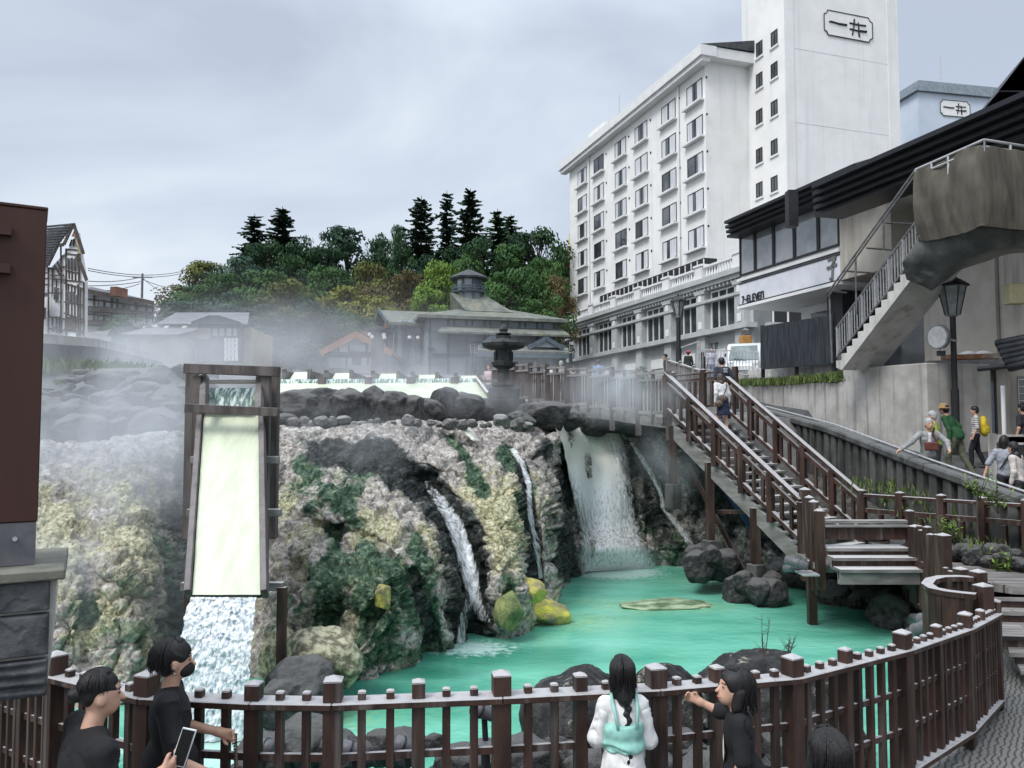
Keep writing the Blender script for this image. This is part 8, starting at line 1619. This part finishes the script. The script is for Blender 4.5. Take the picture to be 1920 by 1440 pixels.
street_lamp(1794, 21.5, 508, 856, 'tall black street lamp with a six-sided lantern in front of the white shutter', 29)
street_lamp(1273, 27, 550, 712, 'black street lamp on the street above the stair head, before the podium', 15)
street_lamp(1340, 42, 636, 680, 'small lamp on a post behind the metal street fence', 8); street_lamp(884, 46, 642, 700, 'left one of two small black lamps in front of the bathhouse porch', 6); street_lamp(891, 46, 643, 700, 'right one of two small black lamps in front of the bathhouse porch', 6); street_lamp(1070, 40, 643, 690, 'small black lamp at the left foot of the hotel podium', 6)
# orange lamp stand
q = P(1398, 655, 39); ol = thing('lamp_stand', 'orange-brown wooden lamp stand with a grey lantern behind the van', 'lamp', V((q.x, q.y, street_z(39)))); o = MB(); o.post(q.x, q.y, street_z(39), zy(630, 39), .5); o.build('wooden_body', mat('orange_timber', (.42, .20, .05), (.5, .26, .08), 3, .7), ol, bevel=.03); o = MB(); o.post(q.x, q.y, zy(630, 39) + .003, zy(620, 39), .34, cap=.15); o.build('lantern', M['metal'], ol)
# metal street fence
mf = thing('metal_fence', 'grey metal bar fence across the street behind the stair head', 'fence', P(1360, 700, 34)); a, b = P(1312, 655, 34), P(1422, 660, 33)
for dz in (0, -.95): o = MB(); o.beam(a + V((0, 0, dz)), b + V((0, 0, dz)), .04, .05); o.build('rail', M['galv'], mf)
o = MB()
for k in range(20): q = a.lerp(b, k / 19); o.post(q.x, q.y, q.z - 1.05, q.z, .025)
o.build('bars', M['galv'], mf)
for px, y0 in ((1308, 640), (1312, 640)): pass
o = MB(); q = P(1311, 640, 34); o.post(q.x, q.y, 1.3, q.z, .12); q2 = P(1268, 655, 36); o.post(q2.x, q2.y, 1.5, q2.z, .08); o.beam(q2, q, .06, .06); o.build('gate_frame', M['galv'], mf)
# traffic mirror on the big lamp pole
tm = thing('traffic_mirror', 'round grey convex traffic mirror seen side-on, clamped to the tall street lamp', 'mirror', P(1762, 632, 21.2)); c = P(1760, 632, 21.2); ax_ = V((.85, .35, .05)).normalized()
def disc(c, ax, r, t, m, name, par, n=24):
    o = MB(); o.tube([c - ax * t, c + ax * t], r, n); return o.build(name, m, par)
disc(c, ax_, .33, .05, M['metal'], 'mirror_back', tm); disc(c - ax_ * .055, ax_, .29, .008, M['galv'], 'mirror_glass', tm)
o = MB(); o.tube([c + ax_ * .05, P(1794, 640, 21.45)], .03, 6); o.build('arm', M['galv'], tm); o = MB(); q = P(1768, 632, 21.1); o.box((q.x - .04, q.y, q.z - .38), (q.x + .10, q.y + .1, q.z + .28)); o.build('bracket', M['galv'], tm); o = MB(); q = P(1766, 661, 21.1); o.box((q.x - .09, q.y, q.z - .08), (q.x + .1, q.y + .1, q.z + .05)); o.build('plate', M['black'], tm)
# ---------------- spotlights and pipes ----------------
M['spot'] = mat('dark_grey_metal', (.10, .10, .11), (.15, .15, .16), 5, .45)
for px, py, d, ang, lb in ((908, 1334, 6.1, -.5, 'grey cylindrical spotlight just left of the fence post nearest the girl in white'), (762, 1400, 6.1, -.5, 'grey spotlight low behind the fence between two posts in the centre left'), (664, 1408, 6.1, .1, 'grey spotlight beside the wide fence post at left'), (492, 1398, 6.3, -2.6, 'grey spotlight near the foot of the white fall')):
    c = P(px, py, d); s_ = thing('spotlight', lb, 'spotlight', c - V((0, 0, .3))); ax = V((cos(ang), .25, -.45 if ang > -2 else .1)).normalized() * .10
    o = MB(); o.tube([c - ax, c - ax * .4, c + ax * .5, c + ax], [.055, .062, .05, .046], 14); h_2 = o.build('housing', M['spot'], s_, True); o = MB(); o.tube([c - ax * .42, c - ax * .3], .067, 14); o.build('collar', M['black'], h_2)
    o = MB(); o.tube([c + V((0, 0, -.04)), c + V((.01, 0, -.22))], .022, 8); o.build('stem', M['black'], s_); o = MB(); o.lathe(c + V((.01, 0, -.22)), [(.085, -.03), (.085, 0), (.03, .01)], 14); o.build('base_plate', M['spot'], s_); o = MB(); o.tube([c + V((.01, 0, -.25)), c + V((.01, 0, -1.2))], .035, 8); o.build('support_post', M['black'], s_)
for pts, r, lb in (([(1472, 1049, 13.6), (1515, 1062, 13.4)], .075, 'upper of two grey pipes poking out beside the landing foot'), ([(1470, 1066, 13.9), (1500, 1064, 13.7)], .065, 'lower short grey pipe beside the landing foot'), ([(1690, 1196, 12.0), (1738, 1172, 11.4)], .085, 'slanted grey pipe below the curved fence'), ([(1712, 1160, 12.6), (1742, 1162, 11.9)], .08, 'short horizontal grey pipe above the slanted one')):
    o = MB(); p = [P(*a) for a in pts]; o.tube(p, r, 14); o.tube([p[0].lerp(p[1], .55), p[0].lerp(p[1], .62)], r * 1.2, 14); setp(o.build('pipe', M['spot'], None, True), label=lb, category='pipe')
o = MB(); q = P(1515, 1073, 13.5); o.box((q.x - .15, q.y - .2, q.z - .03), (q.x + .12, q.y + .2, q.z)); setp(o.build('ledge_plate', M['galv'], None), label='small pale metal plate under the pipes beside the landing', category='plate')
# ---------------- big brown post on a stone-clad pedestal, left edge ----------------
M['bpost'] = mat('red_brown_steel', (.048, .018, .012), (.070, .027, .017), 2, .55, .001, 30, (1, 1, .1)); M['slate'] = mat('slate_cladding', (.035, .038, .042), (.12, .125, .13), 4, .7, .025, 7); M['slatemoss'] = mat('mossy_cap_stone', (.10, .10, .085), (.20, .20, .16), 3, .85, .01, 15)
d = 4.2; xr = P(118, 1100, d).x; ped = thing('stone_pedestal', 'slate-clad stone pedestal with a mossy cap, at the lower left edge', 'pedestal', (xr, d, -1.4)); zt1, zb1_ = zy(1084, d), zy(1300, d)
o = MB(); o.hexa([V((-6.5, d + .02, zb1_ - 2)), V((-3.4, d + .02, zb1_ - 2)), V((-3.4, d + .8, zb1_ - 2)), V((-6.5, d + .8, zb1_ - 2))], [V((-6.5, d + .02, zb1_)), V((-3.4, d + .02, zb1_)), V((-3.4, d + .8, zb1_)), V((-6.5, d + .8, zb1_))]); o.build('footing', M['conc'], ped)
o = MB(); o.hexa([V((-6.5, d + .03, zb1_)), V((xr - .06, d + .03, zb1_ + .04)), V((xr - .06, d + .75, zb1_ + .04)), V((-6.5, d + .75, zb1_))], [V((-6.5, d + .03, zt1)), V((xr - .03, d + .03, zt1)), V((xr - .03, d + .75, zt1)), V((-6.5, d + .75, zt1))]); o.build('core', M['conc'], ped)
xs_ = [P(-120, 1100, d).x, P(12, 1100, d).x, xr - .05]; yy_ = [1082, 1144, 1228, 1304]
for i in range(2):
    for j in range(3):
        z1_, z0_ = zy(yy_[j], d), zy(yy_[j + 1], d); nx__, nz__ = 34, 26; X, Z = np.meshgrid(np.linspace(xs_[i] + .008, xs_[i + 1] - .008, nx__), np.linspace(z0_ + .006, z1_ - .006, nz__)); v = np.stack([X.ravel(), X.ravel() * 0 + d - .012, Z.ravel()], 1)
        rl_ = fbm(v * np.array([4, 1, 5]) + 9 * i + 5 * j, 4, 7 + i + 3 * j); st2 = np.round(rl_ * 4) / 4 if j != 2 else rl_ + .35 * np.sin(v[:, 2] * 120 + 3 * rl_)
        e1 = np.minimum.reduce([v[:, 0] - xs_[i], xs_[i + 1] - v[:, 0], v[:, 2] - z0_, z1_ - v[:, 2]]); v[:, 1] -= .028 * st2 * sstep(.0, .04, e1); v[:, 1] += .04 * (1 - sstep(.006, .012, e1)); mesh_obj('slate_panel', v, grid_faces(nx__, nz__), M['slate'], ped, True)
o = MB(); o.box((-6.5, d - .05, zt1), (xr + .01, d + .8, zt1 + .055)); o.build('cap_stone', M['slatemoss'], ped, bevel=.008)
dp = d - .02; x1_ = P(60, 985, dp).x; bpst = thing('brown_post', 'big square red-brown post standing on the slate-clad pedestal at the left edge', 'post', (x1_, dp, -.7)); x0_ = x1_ - .34
o = MB(); o.box((x0_, dp, zy(982, dp)), (x1_, dp + .3, zy(385, dp))); o.build('shaft', M['bpost'], bpst, bevel=.006); o = MB(); o.box((x0_ - .004, dp - .004, zy(385, dp)), (x1_ + .004, dp + .304, zy(379, dp))); o.build('top_cap', M['bpost'], bpst, bevel=.004)
o = MB(); o.box((x0_ + .004, dp + .004, zy(1064, dp)), (x1_ - .006, dp + .29, zy(983, dp))); bs = o.build('base_plate', M['spot'], bpst); o = MB(); o.tube([(x1_ - .10, dp - .01, zy(1013, dp)), (x1_ - .10, dp + .01, zy(1013, dp))], .012, 8); o.build('bolt', M['galv'], bs)
for py in (434, 505): o = MB(); o.beam((x0_ - 1.2, dp - .02, zy(py, dp)), (x1_ - .16, dp - .02, zy(py, dp)), .06, .05); o.build('rail_stub', M['bpost'], bpst)
ped.rotation_euler = (0, 0, radians(28)); bpst.rotation_euler = (0, 0, radians(31)); bpst.location = bpst.location + V((-.03, .10, 0))
# ---------------- twigs and plants ----------------
def twigs(px, py, d, h, n, lb, seed):
    rr = random.Random(seed); o = MB(); b = P(px, py, d)
    for _ in range(n):
        a = rr.uniform(0, 6.28); l = h * rr.uniform(.5, 1); t_ = b + V((cos(a) * l * .3, sin(a) * l * .2, l)); o.tube([b, b.lerp(t_, .5) + V((rr.gauss(0, .01), 0, 0)), t_], [.005, .004, .002], 4)
        for _ in range(4): f_ = rr.uniform(.3, .95); q = b.lerp(t_, f_); o.tube([q, q + V((rr.uniform(-.1, .1), 0, rr.uniform(.03, .1)))], [.003, .001], 4)
    setp(o.build('dry_twigs', M['trunk']), label=lb, category='twigs')
twigs(1432, 1250, 8.0, .50, 3, 'tall bare twig rising from the largest boulder behind the fence', 1); twigs(1478, 1235, 8.1, .22, 6, 'short bare twigs right of the tall one on the largest boulder', 2); twigs(1515, 1420, 6.7, .5, 9, 'tangle of bare twigs behind the fence near the girl in black', 3)
grass('weeds', [P(1620, 905, 16.8), P(1700, 930, 16), P(1800, 1010, 14.4), P(1915, 1060, 13.3)], 500, .18, .3, seed=11)
for px, py, d, s_, lb in ((1655, 915, 16.4, .5, 'yellowish weed tuft behind the boardwalk post at the stair foot'), (1870, 915, 13.5, .55, 'leafy weed rising behind the boardwalk fence in front of the parapet'), (1835, 900, 13.8, .45, 'thin leafy weed left of the larger one before the parapet'), (1780, 980, 14.2, .4, 'low weed in the gap under the boardwalk fence'), (1880, 1045, 13.2, .4, 'low grassy weed below the boardwalk fence at right')):
    rr = random.Random(int(px)); o = MB(); lf_ = MB(); b = P(px, py, d) - V((0, 0, s_ * .8))
    for _ in range(9):
        a = rr.uniform(0, 6.28); t_ = b + V((cos(a) * s_ * .5, sin(a) * s_ * .4, s_ * rr.uniform(.6, 1.2))); o.tube([b, b.lerp(t_, .5) + V((0, 0, .05)), t_], [.008, .005, .002], 4)
        for j in range(9): f_ = .3 + .08 * j; q = b.lerp(t_, f_); e_ = V((rr.gauss(0, 1), rr.gauss(0, 1), rr.gauss(.2, .4))).normalized(); n_ = e_.cross(V((0, 0, 1))).normalized() * .022; lf_.add([q, q + e_ * .05 + n_, q + e_ * .12, q + e_ * .05 - n_], [(0, 1, 2, 3)])
    pl = thing('weed_plant', lb, 'plant', b); o.build('stem', M['trunk'], pl); lf_.build('leaves', LEAF['light'], pl)
brow(30, 1640, 1925, 0, 0, 0, 0, .10, .24, 'dark stone under the boardwalk at the foot of the parapet bank', 'dark stones under the boardwalk', seed=12, zfun=lambda px, u, rr: P(px, np.interp(px, [1640, 1925], [985, 1040]) + 30 * u, np.interp(px, [1640, 1925], [15.6, 13.2]) - .3 * u))
# ---------------- steam ----------------
def steam_mat(i, dens, nsc, lo, hi, col=(.93, .96, 1.0)):
    m = bpy.data.materials.new('steam'); m.use_nodes = True; t = m.node_tree; t.nodes.clear(); L = t.links.new
    o = t.nodes.new('ShaderNodeOutputMaterial'); v = t.nodes.new('ShaderNodeVolumePrincipled'); L(v.outputs[0], o.inputs['Volume'])
    v.inputs['Color'].default_value = (*col, 1); v.inputs['Anisotropy'].default_value = 0.0
    co = t.nodes.new('ShaderNodeTexCoord'); ln = t.nodes.new('ShaderNodeVectorMath'); ln.operation = 'LENGTH'; L(co.outputs['Object'], ln.inputs[0])
    f = t.nodes.new('ShaderNodeMapRange'); f.interpolation_type = 'SMOOTHSTEP'; f.inputs[1].default_value = 1.0; f.inputs[2].default_value = .25; f.inputs[3].default_value = 0; f.inputs[4].default_value = 1; L(ln.outputs['Value'], f.inputs[0])
    ge = t.nodes.new('ShaderNodeNewGeometry'); mp = t.nodes.new('ShaderNodeMapping'); mp.inputs['Scale'].default_value = (nsc, nsc, nsc * .8); mp.inputs['Location'].default_value = (3.1 * i, 1.7 * i, .9 * i); L(ge.outputs['Position'], mp.inputs[0])
    n = t.nodes.new('ShaderNodeTexNoise'); n.inputs['Scale'].default_value = 1; n.inputs['Detail'].default_value = 3.0; n.inputs['Distortion'].default_value = .8; L(mp.outputs[0], n.inputs[0])
    r = t.nodes.new('ShaderNodeMapRange'); r.interpolation_type = 'SMOOTHSTEP'; r.inputs[1].default_value = lo; r.inputs[2].default_value = hi; L(n.outputs[0], r.inputs[0])
    a = t.nodes.new('ShaderNodeMath'); a.operation = 'MULTIPLY'; L(f.outputs[0], a.inputs[0]); L(r.outputs[0], a.inputs[1]); b = t.nodes.new('ShaderNodeMath'); b.operation = 'MULTIPLY'; b.inputs[1].default_value = dens; L(a.outputs[0], b.inputs[0]); L(b.outputs[0], v.inputs['Density'])
    return m
v_, f_ = ICO[3]
def steam(i, px, py, d, rx, ry, rz, dens, nsc=.35, lo=.38, hi=.68):
    me = bpy.data.meshes.new('steam'); me.from_pydata(v_.tolist(), [], f_.tolist()); me.materials.append(steam_mat(i, dens, nsc, lo, hi))
    o = bpy.data.objects.new('steam', me); COL.objects.link(o); o.location = P(px, py, d); o.scale = (rx, ry, rz); kind(o, 'stuff')
steam(1, 520, 668, 31, 12.0, 6.0, 2.6, .13, .30, .36, .66)
steam(2, 290, 705, 25, 8.0, 3.5, 2.0, .22, .40, .36, .66)
steam(3, 130, 820, 13.0, 3.4, 2.0, 2.6, .62, .55, .34, .64)
steam(4, 170, 1040, 10.8, 2.4, 1.0, 2.0, .55, .8, .38, .66)
steam(5, 800, 745, 18.2, 3.6, 1.2, .9, .62, .9, .38, .66)
steam(6, 1185, 730, 17.4, 1.9, 1.1, 1.0, .80, .8, .34, .62)
steam(7, 1260, 850, 17.8, 1.1, .9, 1.3, .40, .8, .38, .66)
steam(8, 620, 830, 14.6, 2.4, 1.0, .9, .26, .8)
steam(9, 1150, 1050, 18.2, 1.5, .6, .5, .34, .9)
steam(10, 900, 695, 24, 6, 2.2, .9, .14, .5)
steam(11, 520, 640, 40, 16, 5, 4.2, .03, .2, .25, .7)
